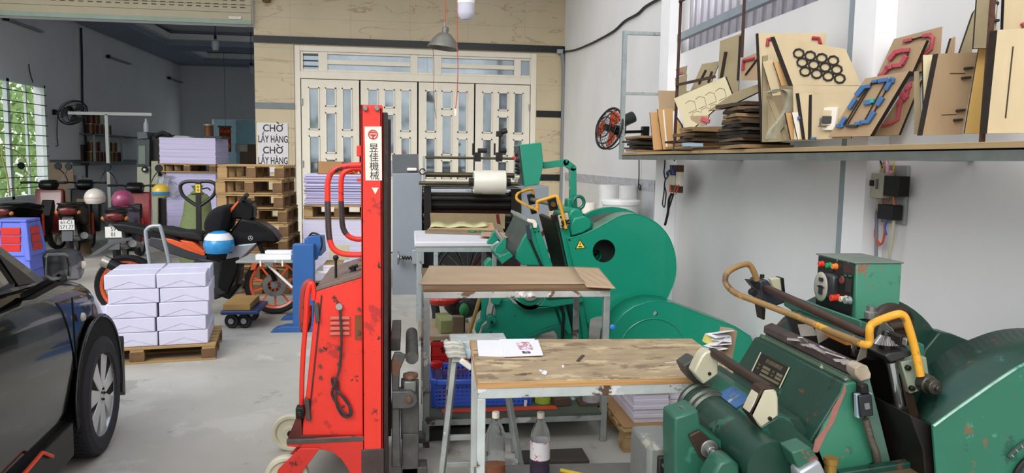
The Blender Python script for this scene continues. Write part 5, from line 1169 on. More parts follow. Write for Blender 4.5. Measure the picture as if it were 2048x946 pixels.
# door seams, marker, sill, stripe
def groove(pts,name='door_gap',r=.004,m=None,s=-.0215): MB().tube([cw(s,*sp(a,b,s)) for a,b in pts],r,6).build(name,m or mat('gap_black','020202',.9),CAR,world=True)
groove([(144,595),(147,640),(152,720),(156,780),(154,812)])
q=cw(-.018,*sp(164,634,-.018)); MB().lathe([(.021,0),(.021,.006),(.015,.014),(0,.017)],q,cs,24).build('side_marker',mat('marker_lens','b9b3a4',.2,var=.05),CAR,world=True)
MB().hexa([cw(-.03,-3.0,.13),cw(-.03,-.42,.15),cw(.1,-.42,.15),cw(.1,-3.0,.13)],[cw(-.025,-3.0,.27),cw(-.025,-.40,.30),cw(.1,-.40,.30),cw(.1,-3.0,.27)]).build('sill',M_trimb,CAR,world=True,bevel=.008)
MB().tube([cw(-.035,-2.6,.20),cw(-.035,*sp(85,905,-.035)),cw(-.035,*sp(105,913,-.035))],.008,6).build('sill_stripe',mat('orange_stripe','e2471f',.4),CAR,world=True)
# door mirror
mc=[(84,512),(90,502),(135,500),(148,505),(156,525),(158,545),(154,560),(110,563),(90,556)]
Mi=MB(); sM=-.20
cx0=q3(121,532,sM)
ring=[q3(a,b,sM) for a,b in mc]
f=lambda k,d: [cx0+(p-cx0)*k+cu*d for p in ring]
Mi.loft([f(.93,-.012),f(1.0,.0),f(1.0,.05),f(.85,.10),f(.5,.125)]); mo=Mi.build('mirror_housing',M_car,CAR,world=True,ang=50)
gl=[(93,514),(97,508),(130,507),(138,512),(142,530),(141,553),(105,557),(94,550)]
ring2=[q3(a,b,sM) for a,b in gl]
MB().hexa([p-cu*.016 for p in ring2],[p-cu*.010 for p in ring2]).build('mirror_glass',mat('mirror_dark_reflection','2c3234',.03,metal=.9,var=0),mo,world=True)  # dark reflection put into the glass colour
MB().tube([p-cu*.014 for p in ring2],.006,6,closed=True).build('mirror_rim',mat('mirror_rim_grey','6a7074',.3,metal=.5),mo,world=True)
q=q3(160,532,sM); MB().sphere(q+cu*.03,.014,(1,1,1.2),12,8).build('turn_lamp',M_label,mo,world=True)
MB().bar(q3(120,556,sM),cw(0.02,-.72,.93),.05,.03).build('mirror_arm',M_trimb,mo,world=True,bevel=.006)
# ================================================================ pallets and paper
M_pal=mat('pallet_wood','a5875c',.8,var=.2,scale=7,stretch=(.5,2,2),chip=[('7b6040',.4,5),('c0a67c',.3,6)]); M_pald=mat('pallet_block_wood','6e5237',.85,var=.3,scale=8,chip='3f3022',amt=.35)
def pallet(name_lab,loc,rz,w=1.0,d=1.0,h=.125,grp=None,src=None):
    if src is not None:
        c=copytree(src); c.location=loc; c.rotation_euler=(0,0,rz); c['label']=name_lab
        if grp: c['group']=grp
        elif 'group' in c: del c['group']
        return c
    T=thing('pallet',name_lab,'pallet',loc,rz,grp)
    for k in range(6): y=-d/2+.045+(d-.09)*k/5; MB().box((-w/2,y-.042,h-.018),(w/2,y+.042,h)).build('deck_board',M_pal,T,bevel=.002)
    for k in range(3): x=-w/2+.05+(w-.1)*k/2; MB().box((x-.045,-d/2,h-.036),(x+.045,d/2,h-.019)).build('stringer_board',M_pal,T,bevel=.002)
    for i in range(3):
        for j in range(3): x=-w/2+.05+(w-.1)*i/2; y=-d/2+.05+(d-.1)*j/2; MB().box((x-.05,y-.05,.016),(x+.05,y+.05,h-.037)).build('block',M_pald if i else M_pal,T,bevel=.002)
    for k in range(3): y=-d/2+.05+(d-.1)*k/2; MB().box((-w/2,y-.05,0),(w/2,y+.05,.015)).build('bottom_board',M_pal,T,bevel=.002)
    return T
M_wrap=mat('ream_wrapping','d2d0e6',.45,var=.04,scale=5,coat=.15)
# parcels on the left pallet
pr0=az(432,719,0); ph=math.atan((818-571)/FPX); ux=V((math.cos(ph),math.sin(ph),0)); uy=V((-math.sin(ph),math.cos(ph),0))
Pw,Pd=1.06,.64
pc=pr0-ux*Pw/2+uy*Pd/2
PL1=pallet('wooden pallet under the white ream parcels beside the black car',pc,ph,Pw,Pd,.12)
r=random.Random(11)
def parcel(w,d,h):
    mb=MB().box((-w/2,-d/2,0),(w/2,d/2,h)); o=mb.build('parcel',M_wrap,None,bevel=.006)
    return o
proto=None; bw,bd,bh=.338,.29,.106
cols=['right','middle','left']; rws=['front','back']; lv=['bottom','second','third','fourth','top']
for k in range(5):
    for i in range(3):
        for j in range(2):
            if i==2 and k>1: continue
            w=bw-.006; 
            if proto is None:
                proto=parcel(w,bd-.006,bh-.002); 
                fl=MB(); hh=bh-.002
                fl.prism([(-w/2+.01,.004),(-.0,hh*.52),(-.0,hh*.50),(-w/2+.02,.004)],-bd/2+.0005,-bd/2+.0035); fl.prism([(w/2-.01,.004),(.0,hh*.52),(.0,hh*.50),(w/2-.02,.004)],-bd/2+.0005,-bd/2+.0035)
                fl.build('wrap_fold',mat('wrap_fold','b9b7d2',.5),proto); o=proto
            else: o=copytree(proto)
            off=r.uniform(-.006,.006)+(-.012 if (k==1) else .012 if k==3 else 0)
            o.location=pr0-ux*(.05+bw*(i+.5)-off)+uy*(.02+bd*(j+.5)+r.uniform(-.003,.003))+V((0,0,.121+bh*k)); o.rotation_euler=(0,0,ph+r.uniform(-.01,.01))
            tag(o,'white wrapped ream parcel on the left pallet, %s layer, %s column, %s row'%(lv[k],cols[i],rws[j]),'parcel','white ream parcels on the left pallet')
def pstack(name,lab,c,rz,w,d,h,m,n=14,jit=.008,grp=None,wrap=None,lean=0):
    T=thing(name,lab,'paper stack',c,rz,grp); r=random.Random(int(h*1e4)+n); mb=MB(); z=0
    for k in range(n):
        t=h/n*(.7+.6*r.random()) if k<n-1 else h-z
        if t<=0 or z+t>h: t=max(h-z,.002)
        a,b=r.uniform(-jit,jit)+lean*z,r.uniform(-jit,jit); mb.box((-w/2+a,-d/2+b,z),(w/2+a,d/2+b,z+t)); z+=t
        if z>=h-1e-4: break
    mb.build('sheets',m,T,smooth=False)
    if wrap: MB().box((-w/2-.012,-d/2-.012,.0),(w/2+.012,d/2+.012,h*.97)).build('stretch_wrap',wrap,T,bevel=.012)
    return T
M_sheet=mat('stacked_paper','c3bedd',.7,var=.16,scale=9,stretch=(.12,.12,9)); M_sheetw=mat('stacked_paper_white','d9d4e2',.7,var=.13,scale=9,stretch=(.12,.12,12))
M_film=mat('stretch_film','f4f4ff',.12,trans=.9,ior=1.05,var=0,bump=.7,scale=9)
# big stack inside the left bay
Yl=12.4; a=ay(335,470,Yl); b=ay(433,470,Yl); w=b.x-a.x; cx_=(a.x+b.x)/2
z1=ay(380,345,Yl).z; zp=ay(380,328,Yl).z; z2=ay(380,276,Yl).z
pallet('pallet under the tall shrink-wrapped paper stack in the left bay',(cx_,Yl+.45,0),0,w+.05,.95,.13)
pstack('paper_stack','tall plastic-wrapped lilac paper stack behind the green sack',(cx_,Yl+.45,.131),0,w,.85,z1-.132,M_sheet,20,.003,wrap=M_film)
a=ay(313,330,Yl); b2=ay(433,330,Yl)
pallet('upper pallet between the two lilac paper stacks in the left bay',((a.x+b.x)/2+.02,Yl+.45,z1+.002),0,b.x-a.x,.95,zp-z1)
pstack('paper_stack','lilac paper stack on the upper pallet in the left bay',((a.x+b.x)/2+.02,Yl+.47,zp+.004),0,b.x-a.x-.03,.85,z2-zp,M_sheet,18,.006)
# green sack
q=ay(397,470,10.25); SK=thing('sack','green woven sack, full and slumped, behind the pallet jack','sack',(q.x,10.25,0))
rings=[]
zt_=ay(395,385,10.25).z
for k in range(9):
    t=k/8; z=zt_*t; s=.62+.38*math.sin(PI*min(t*1.15+.12,1)) if t<.9 else .5; n=20
    rings.append([V(((.27*s*(1+.06*math.sin(3*i+k)))*math.cos(2*PI*i/n),.24*s*math.sin(2*PI*i/n),z+.02*math.sin(i*1.7)*t)) for i in range(n)])
MB().loft(rings).build('sack_body',mat('green_woven_plastic','657248',.7,var=.12,scale=40,bump=.3),SK,sub=1)
MB().loft([[V((.06*s*math.cos(2*PI*i/10),.06*s*math.sin(2*PI*i/10)+.0,zt_-.01+z)) for i in range(10)] for s,z in ((1.6,0),(.7,.04),(1.3,.10))]).build('tied_neck',MC['green_woven_plastic'],SK)
# crumpled clear bag over the stack corner
q=ay(333,372,12.36); mb=MB(); rr=random.Random(8)
for k in range(26): c=q+V((rr.uniform(-.12,.12),rr.uniform(-.08,.08),rr.uniform(-.17,.17))); e=Euler((rr.random()*6,rr.random()*6,rr.random()*6)).to_matrix(); s=.07; mb.face([c+e@V((-s,-s,0)),c+e@V((s,-s,.01)),c+e@V((s,s,0)),c+e@V((-s,s,.02))])
single(mb,'plastic_bag',mat('milky_plastic','c9ccd2',.25,var=.1,alpha=.45),'crumpled clear plastic bag hanging at the left edge of the wrapped lilac stack','bag')
# stack of empty pallets in front of the sign wall
Ypl=8.3
rows=[(435,588,328,353,0),(433,592,355,382,.01),(446,590,385,405,.0),(438,592,405,432,.0),(505,592,434,458,0),(505,592,460,485,0),(505,592,487,512,0),(505,592,514,540,0),(505,592,542,570,0)]
a=ay(434,340,Ypl); b=ay(568,340,Ypl); w=b.x-a.x; ztop=ay(500,329,Ypl).z; n=9; hp=ztop/n; src=None; r=random.Random(2)
nm=['bottom','second','third','fourth','fifth','sixth','seventh','eighth','top']
for k in range(n):
    loc=((a.x+b.x)/2+r.uniform(-.02,.02)+(.03 if k<5 else 0),Ypl+.42+r.uniform(-.02,.02),hp*k); lab='empty wooden pallet, %s of the tall stack in front of the sign wall'%nm[k]
    o=pallet(lab,loc,r.uniform(-.03,.03),w,.82,hp-.004,'empty pallets in the tall stack',src); src=src or o
# stack behind the stacker
Ys=8.5; a=ay(606,470,Ys); b=ay(727,470,Ys)
zA=ay(660,437,Ys).z; zB=ay(660,411,Ys).z; zC=ay(660,350,Ys).z; w=b.x-a.x+.1; cx_=a.x+w/2
pallet('bottom pallet of the wrapped paper stack behind the red mast',(cx_,Ys+.4,0),0,w,.85,.13)
pstack('paper_stack','shrink-wrapped white paper stack low behind the red mast',(cx_,Ys+.4,.131),0,w,.8,zA-.133,M_sheetw,18,.003,wrap=M_film)
pallet('pallet between the two paper stacks behind the red mast',(cx_+.01,Ys+.4,zA+.002),0,w,.85,zB-zA)
pstack('paper_stack','loose stack of lilac paper layers on the upper pallet behind the red mast',(cx_,Ys+.4,zB+.003),0,w-.04,.72,zC-zB,M_sheet,34,.022)
q=ay(665,345,Ys+.2)
CBX=thing('cardboard_box','open brown cardboard box on top of the paper stack behind the red mast','box',(ay(658,330,Ys+.2).x,Ys+.45,zC+.006))
MB().box((-.14,-.12,0),(.14,-.115,.14)).box((-.14,.115,0),(.14,.12,.14)).box((-.14,-.12,0),(-.135,.12,.14)).box((.135,-.12,0),(.14,.12,.14)).box((-.14,-.12,0),(.14,.12,.004)).build('box_body',mat('kraft_cardboard','a67f55',.8),CBX,smooth=False)
single(MB().box((ay(634,348,Ys).x,Ys+.06,zC+.004),(ay(745,352,Ys).x,Ys+.3,zC+.01)),'cardboard_sheet',mat('kraft_dark','8a6a48',.8),'flat brown card under the box on the paper stack behind the mast','cardboard')
mb=MB(); rr=random.Random(3); q=ay(700,343,Ys+.15)
for k in range(9): p=[V((q.x+rr.uniform(-.2,.12),Ys+.15+rr.uniform(-.06,.06),zC+.02+rr.random()*.04)) for _ in range(4)]; mb.tube(smooth_path(p,4),.008,5)
single(mb,'strap_coil',mat('orange_strap','cc4a26',.4),'tangled orange straps beside the cardboard box behind the red mast','strap')
# ================================================================ pallet jack handle and body
Yj=8.7
PJ=thing('pallet_jack','black pallet jack standing upright with looped handle and yellow label','pallet jack',(ay(397,600,Yj).x,Yj,0))
lp=[(397,363),(375,363),(363,368),(361,378),(368,393),(390,409),(397,411),(404,409),(425,393),(432,378),(430,368),(418,363)]
MB().tube(smooth_path([ay(a,b,Yj) for a,b in lp],4,closed=True),.02,10,closed=True).build('handle_loop',mat('black_handle','151617',.35),PJ,world=True)
a=ay(397,363,Yj); b=ay(398,480,Yj); MB().bar(a,V((b.x,Yj,.35)),.06,.04,up=(0,1,0)).build('handle_shaft',MC['black_handle'],PJ,world=True,bevel=.006)
q=ay(396,377,Yj-.035); MB().cbox(q,(.05,.004,.09)).build('yellow_label',MC['sign_yellow'],PJ,world=True)
for dz in (-.018,.018): MB().lathe([(.014,0),(.014,.002),(.008,.002),(.008,0)],q+V((0,-.002,dz)),(0,-1,0),16,cap=False).build('label_symbol',M_ink,PJ,world=True)
MB().tube(smooth_path([ay(404,378,Yj-.03),ay(415,376,Yj-.05),ay(421,381,Yj-.05)],4),.008,8).build('release_lever',M_black,PJ,world=True)
x=b.x; MB().lathe([(.09,0),(.09,.2),(.05,.28),(.05,.36)],(x,Yj+.05,.08),n=20).build('hydraulic_pump',M_dark,PJ,world=True)
for s in (-1,1): MB().box((x+s*.2-.08,Yj+.1,.05),(x+s*.2+.08,Yj+1.15,.09)).build('fork',M_dark,PJ,world=True,bevel=.005)
MB().cyl((x-.09,Yj,.09),(x+.09,Yj,.09),.09).build('wheel',M_black,PJ,world=True)
# ================================================================ blue floor-standing punch with side tables
Yb1=6.55
BP=thing('paper_creaser','blue steel floor-standing creasing machine with splayed blue feet and pale side table','machine',(ay(605,670,Yb1).x,Yb1+.15,0))
M_bl=mat('blue_machine_paint','2f5f9e',.4,var=.08,scale=3)
B_=Mach(BP)
zf=0
def onfl(a,b,Y): return ay(a,b,Y)
B_.pr('post',[(585,489),(627,489),(627,672),(585,670)],Yb1,Yb1+.12,M_bl,.006)
pa=ay(606,489,Yb1)
B_.pr('post',[(585,489),(627,489),(627,672),(585,670)],Yb1+.5,Yb1+.6,M_bl,.006)
for yy in (Yb1,Yb1+.5):
    q=ay(585,665,Yb1); x0=ay(541,670,Yb1).x; x1=ay(627,670,Yb1).x+.05
    MB().prism([(x0,0),(x1+.25,0),(x1+.22,.035),(x1,.05),(x0+.12,.05),(x0+.04,.03)],yy-.02,yy+.12).build('foot',M_bl,BP,world=True,bevel=.004)
B_.pr('blade_beam',[(608,478),(640,478),(643,512),(610,512)],Yb1+.12,Yb1+.5,M_bl,.006)
B_.pr('head_bracket',[(613,474),(640,471),(643,490),(634,520),(613,520)],Yb1+.1,Yb1+.18,M_bl,.006)
B_.tb('hose',[(616,476,Yb1+.3),(625,466,Yb1+.2),(640,472,Yb1+.15),(644,488,Yb1+.12),(641,500,Yb1+.12)],.008,M_black)
B_.tb('ram',[(628,478,Yb1+.3),(628,470,Yb1+.3)],.02,M_dark,sm=False)
zt_=ay(500,522,Yb1).z
tb2=MB().hexa([(ay(471,522,Yb1).x,Yb1,zt_-.02),(ay(585,522,Yb1).x,Yb1,zt_-.02),(ay(585,522,Yb1).x,Yb1+.5,zt_-.02),(ay(471,522,Yb1).x+.02,Yb1+.5,zt_-.02)],[(ay(471,522,Yb1).x,Yb1,zt_),(ay(585,522,Yb1).x,Yb1,zt_),(ay(585,522,Yb1).x,Yb1+.5,zt_),(ay(471,522,Yb1).x+.02,Yb1+.5,zt_)])
tb2.build('side_table',mat('pale_grey_shelf','8f918e',.5,var=.06,chip='c6c2b4',amt=.3),BP,world=True,bevel=.003)
B_.tb('brace',[(536,530,Yb1+.05),(585,575,Yb1+.05)],.012,M_label,sm=False)
for px in (521,565): q=ay(px,527,Yb1-.005); MB().cbox(q,(.014,.01,.05)).build('bracket',M_label,BP,world=True,bevel=.002)
q=ay(538,528,Yb1); MB().cbox(q+V((0,-.01,0)),(.07,.01,.03)).build('hinge_bracket',M_steel,BP,world=True)
x0=ay(627,545,Yb1).x; x1=ay(668,545,Yb1).x; z_=ay(640,546,Yb1).z
MB().box((x0,Yb1+.1,z_-.02),(x1+.3,Yb1+.5,z_)).build('side_table',M_label,BP,world=True,bevel=.003)
pstack('paper_stack','thin pile of white card on the right side table of the blue machine',((x0+x1)/2+.12,Yb1+.28,z_+.001),0,x1-x0+.1,.34,.05,M_sheetw,5,.004)
single(MB().box((ay(643,538,Yb1).x,Yb1+.12,z_+.052),(ay(680,538,Yb1).x,Yb1+.42,z_+.057)),'cardboard_sheet',mat('kraft_thin','a3865c',.8),'thin brown card on top of the white card pile at the blue machine','cardboard')
single(MB().box((ay(658,495,7.6).x,7.6,.002),(ay(698,495,7.6).x,7.62,ay(670,490,7.6).z)),'board',mat('beige_board','c2bc9e',.7),'upright beige board standing behind the control top of the red stacker','board',bevel=.002)
for k,(a,b,c,d,dy,lab) in enumerate(((530,585,497,508,.34,'rear white bar lying on the side table of the blue machine'),(511,585,509,518,.05,'front white bar lying on the side table of the blue machine'))):
    p=ay(a,d,Yb1+dy); q=ay(b,c,Yb1+dy); single(MB().box((p.x,Yb1+dy,zt_+.001+.0),(q.x-.01,Yb1+dy+.09,zt_+.045)),'white_bar',mat('white_bar_plastic','e9e9ea',.4),lab,'bar',bevel=.003)
# platform trolley with cardboard
Yt2=6.66
TR=thing('platform_trolley','blue platform trolley with a black castor and cardboard on its deck','trolley',(ay(490,640,Yt2).x,Yt2+.3,0))
z_=ay(490,622,Yt2).z; x0=ay(440,625,Yt2).x; x1=ay(516,625,Yt2).x
MB().box((x0,Yt2,z_-.035),(x1,Yt2+.48,z_)).build('deck',mat('navy_trolley','2b4170',.4),TR,world=True,bevel=.012)
for (x,y) in ((x1-.13,Yt2+.08),(x0+.08,Yt2+.08),(x1-.13,Yt2+.4),(x0+.08,Yt2+.4)):
    w_=MB().cyl((x-.02,y,.062),(x+.02,y,.062),.062,n=28) if 0 else MB().lathe([(.0,-.02),(.03,-.02),(.034,-.014),(.058,-.02),(.064,-.012),(.064,.012),(.058,.02),(.034,.014),(.03,.02),(0,.02)],(x,y,.064),(.25,1,0),28,cap=False)
    o=w_.build('castor_wheel',M_black,TR,world=True); MB().lathe([(0,-.023),(.026,-.023),(.026,.023),(0,.023)],(x,y,.064),(.25,1,0),20,cap=False).build('hub',M_alu,o,world=True)
    MB().box((x-.03,y-.03,.128),(x+.03,y+.03,z_-.036)).build('castor_fork',M_steel,TR,world=True)
single(MB().box((x0+.02,Yt2+.02,z_+.001),(x1-.07,Yt2+.44,z_+.06)),'cardboard_box',mat('flat_cardboard','a3824f',.8),'flat brown cardboard box on the blue platform trolley','box',bevel=.004)
# silver U handle
Yu=6.9; P=[(300,530),(292,470),(294,459),(302,453),(315,452),(322,458),(338,520)]
q=az(300,640,0); UH=thing('hand_truck','hand truck with silver bent tube handle behind the ream parcels','hand truck',(ay(315,600,Yu).x,Yu,0))
pts=[ay(a,b,Yu) for a,b in P]; lo=[V((pts[0].x+.02,Yu,.06))]; hi=[V((pts[-1].x+.03,Yu,.06))]
MB().tube(lo+smooth_path(pts,5)+hi,.017,12).build('handle_tube',mat('silver_tube','9ba2a8',.3,metal=.4),UH,world=True)
MB().box((pts[0].x-.02,Yu-.25,.02),(pts[-1].x+.08,Yu,.04)).build('toe_plate',M_alu,UH,world=True)
for x in (pts[0].x-.04,pts[-1].x+.1): MB().cyl((x-.02,Yu+.06,.08),(x+.02,Yu+.06,.08),.08).build('wheel',M_black,UH,world=True)
# ================================================================ stacked stools
def stool(loc,lab,dr=True):
    T=thing('plastic_stool',lab,'stool',loc,0,'stacked plastic stools behind the car'); b=mat('violet_blue_plastic','5f6fd0',.4)
    w0=.205; w1=.16; hh=.45
    mb=MB().box((-w1,-w1,hh-.03),(w1,w1,hh)); e_=.012; mb.hexa([(-w0+e_,-w0+e_,.05),(w0-e_,-w0+e_,.05),(w0-e_,w0-e_,.05),(-w0+e_,w0-e_,.05)],[(-w1+e_,-w1+e_,hh-.031),(w1-e_,-w1+e_,hh-.031),(w1-e_,w1-e_,hh-.031),(-w1+e_,w1-e_,hh-.031)])
    for sx in (-1,1):
        for sy in (-1,1): mb.hexa([(sx*w0,sy*w0,0),(sx*(w0-.06),sy*w0,0),(sx*(w0-.06),sy*(w0-.06),0),(sx*w0,sy*(w0-.06),0)],[(sx*w1,sy*w1,hh-.03),(sx*(w1-.07),sy*w1,hh-.03),(sx*(w1-.07),sy*(w1-.07),hh-.03),(sx*w1,sy*(w1-.07),hh-.03)])
    mb.build('stool_body',b,T,bevel=.008)
    for k,(a0) in enumerate((0,90,180,270) if 'topmost' in lab else ()):
        m=MB()
        for j in range(3): z=.07+.09*j; t=(z+.04)/hh; y=-(w0+(w1-w0)*t)+.008; m.box((-.1,y-.006,z+.03),(.1,y+.006,z+.03+.083))
        m.xf(Matrix.Rotation(R(a0),4,'Z')); m.build('side_panel',M_red,T,bevel=.006,label='red ribbed side panel')
    return T
q=ay(36,437,9.0)
for k in range(3): stool((q.x,9.0,.003+(q.z-.453)/2*k),['violet-blue plastic stool, lowest of the nested stack behind the car','violet-blue plastic stool, middle of the nested stack behind the car','violet-blue plastic stool with red sides, topmost of the stack behind the car'][k])
# ================================================================ motorbikes
M_bk=mat('bike_black','08090a',.38,var=.2,coat=.1,spec=.25); M_bkor=mat('bike_orange','d9592a',.35,coat=.4); M_bksil=mat('bike_silver','9a9da2',.35,metal=.4,chip='c9562c',amt=.25,cscale=5)
def wheel(c,ax_,r,w,par,rimc,spokes=10,disc=True,name='wheel'):
    t=MB().lathe([(r-.055,-w*.3),(r-.02,-w*.5),(r-.004,-w*.3),(r,0),(r-.004,w*.3),(r-.02,w*.5),(r-.055,w*.3)],c,ax_,40,cap=False).build(name,mat('bike_tyre','17171a',.8),par,world=True)
    rm=MB().lathe([(r-.075,-w*.22),(r-.055,-w*.32),(r-.05,0),(r-.055,w*.32),(r-.075,w*.22),(r-.075,-w*.22)],c,ax_,40,cap=False)
    d0=V(ax_).normalized(); u=V((0,0,1)); e=d0.cross(u).normalized()
    for k in range(spokes):
        a=2*PI*k/spokes; d=u*math.cos(a)+e*math.sin(a); rm.bar(V(c)+d*.03,V(c)+d*(r-.07),.016,.02,up=d0)
    rm.build('rim',rimc,t,world=True)
    hb=MB().cyl(V(c)-d0*.05,V(c)+d0*.05,.035,n=16)
    if disc: hb.lathe([(.11,0),(.11,.005),(.06,.005),(.06,0)],V(c)-d0*(w*.5+.01),d0,28,cap=False)
    hb.build('brake_disc',M_steel,t,world=True); return t
# sport bike, side on
Yk=7.35
SB=thing('motorcycle','black and orange sport motorcycle parked side-on behind the ream parcels','motorcycle',(ay(400,620,Yk).x,Yk,0))
k_=Mach(SB)
fwc=ay(550,562,Yk); rwc=ay(256,566,Yk); rad=.285
fwc.z=rad; rwc.z=rad
wheel(fwc,(0,1,0),rad,.10,SB,M_bkor,10); wheel(rwc,(0,1,0),rad+.005,.12,SB,M_bkor,6)
def slabY(name,pts,hw,m,bev=.012,par=None,sm=0): return k_.pr(name,pts,Yk-hw,Yk+hw,m,bev,par,sm)
slabY('seat',[(302,455),(330,456),(360,463),(383,463),(400,468),(407,476),(404,484),(370,478),(330,470),(300,464)],.13,mat('seat_vinyl','101012',.7),.02)
slabY('tail_fairing',[(219,447),(250,448),(300,458),(345,470),(362,480),(350,492),(310,482),(270,470),(235,462)],.11,M_bk,.015)
slabY('rear_mudguard',[(178,513),(186,506),(222,482),(262,474),(268,479),(225,490),(195,510)],.05,mat('dark_grey_plastic','4b4d51',.5),.004)
slabY('side_panel',[(300,474),(345,480),(400,505),(415,512),(412,522),(380,520),(330,505),(295,490)],.125,mat('silver_dark_panel','3b3d42',.35,metal=.3),.01)
slabY('orange_panel',[(330,476),(345,479),(395,496),(412,506),(408,512),(370,500),(335,485)],.130,M_bkor,.006)
slabY('orange_panel',[(359,480),(385,484),(410,502),(408,508),(392,503),(368,490)],.135,M_bkor,.006)
slabY('tank_cover',[(404,470),(425,462),(455,466),(475,490),(462,518),(440,530),(414,520),(404,495)],.12,M_bk,.02)
slabY('front_fairing',[(455,470),(474,445),(483,436),(497,440),(513,443),(530,452),(545,463),(559,483),(548,487),(528,485),(515,487),(495,494),(478,508),(462,500)],.14,M_bk,.02)
slabY('silver_fairing',[(458,497),(478,489),(514,486),(505,496),(483,517),(470,528),(450,522)],.15,M_bksil,.012)
slabY('engine_block',[(395,515),(455,525),(478,540),(470,585),(430,600),(395,590),(385,550)],.13,mat('engine_grey','2c2d2f',.5,metal=.4,var=.3,scale=12),.02)
slabY('lower_fairing',[(440,520),(480,512),(474,545),(455,590),(435,575)],.155,M_bk,.015)
slabY('belly_fairing',[(430,590),(455,580),(470,560),(478,575),(458,600)],.14,M_bk,.015)
k_.tb('swing_arm',[(256,566,Yk-.07),(400,558,Yk-.08)],.02,M_steel,sm=False)
k_.tb('front_fork',[(503,452,Yk-.09),(550,562,Yk-.08)],.02,M_bk,sm=False); k_.tb('front_fork',[(503,452,Yk+.09),(550,562,Yk+.08)],.02,M_bk,sm=False)
slabY('front_mudguard',[(500,541),(503,527),(512,515),(524,510),(545,505),(552,512),(530,518),(515,528),(510,540)],.055,M_bkor,.006)
slabY('steering_cowl',[(452,424),(470,407),(479,400),(492,398),(507,413),(507,436),(495,445),(478,437),(462,440)],.09,M_bk,.015)
slabY('orange_cowl_strip',[(453,426),(475,402),(478,404),(460,428)],.095,M_bkor,.004)
k_.tb('handlebar',[(485,398,Yk-.32),(487,403,Yk-.1),(487,403,Yk+.1),(485,398,Yk+.32)],.014,M_bk)
k_.tb('handle_grip',[(494,390,Yk-.36),(485,399,Yk-.24)],.02,M_black,sm=False); k_.tb('brake_lever',[(500,408,Yk-.28),(510,402,Yk-.3),(519,400,Yk-.33)],.007,M_bk)
k_.tb('muffler',[(213,524,Yk-.16),(270,549,Yk-.16),(300,560,Yk-.15)],[.05]*2+[.04] if 0 else .052,M_bk,sm=False); k_.tb('muffler_tip',[(206,521,Yk-.16),(220,527,Yk-.16)],.056,mat('muffler_silver','8b8780',.3,metal=.8),sm=False)
k_.tb('exhaust_pipe',[(300,560,Yk-.15),(380,595,Yk-.15),(430,590,Yk-.1)],.02,M_steel)
q=ay(501,476,Yk-.143); MB().lathe([(.022,0),(.022,.003),(.018,.003),(.018,0)],q,(0,-1,0),24,cap=False).bar(q,q+V((0,-.002,.02)),.006).bar(q,q+V((.017,-.002,-.010)),.006).bar(q,q+V((-.017,-.002,-.010)),.006).build('emblem',mat('emblem_silver','c9c9cc',.3,metal=.6),SB,world=True)
MB().bar((fwc.x-.75,Yk-.1,.25),(fwc.x-.72,Yk-.28,.01),.02).build('side_stand',M_steel,SB,world=True)
def helmet(px,py,Y,r,lab,shell,stripes=None,rz=0,visor=True):
    q=ay(px,py,Y); T=thing('helmet',lab,'helmet',(q.x,Y,q.z-r*.8),rz)
    MB().sphere((0,0,r*.8),r,(1,1.12,1),24,16,z0=-.55).build('shell',shell,T,solid=0)
    if stripes: MB().sphere((0,0,r*.8),r*1.012,(1,1.12,1),24,16,z0=stripes[1],z1=stripes[2]).build('colour_band',stripes[0],T)
    MB().lathe([(r*.84,r*.24),(r*.88,r*.27),(r*.88,r*.33),(r*.8,r*.33)],(0,0,0),n=24,cap=False).build('rim',M_black,T)
    return T
helmet(438,489,Yk-.24,.135,'blue and white open helmet hanging on the black and orange motorcycle',mat('helmet_blue','2b8bc9',.25,coat=.5),(mat('helmet_white','d9dadd',.25,coat=.5),.35,.78))
T=bpy.data.objects
# jacket draped over the tank
rings=[]; JK=[(406,440),(425,413),(458,408),(455,430),(452,462),(440,470),(422,472),(408,462)]
P=pp(JK,Yk-.2); c=V((sum(a for a,b in P)/8,0,sum(b for a,b in P)/8))
for s,y in ((.8,-.30),(1,-.22),(1.0,-.0),(1.0,.2),(.75,.28)): rings.append([V((c.x+(a-c.x)*s+.012*math.sin(i*2.3+y*20),Yk+y,c.z+(b-c.z)*s)) for i,(a,b) in enumerate(P)])
single(MB().loft(rings),'jacket',mat('black_cloth','0c0c10',.95,var=.3,scale=12,bump=.5),'black jacket draped over the tank of the black and orange motorcycle','jacket',sub=2)
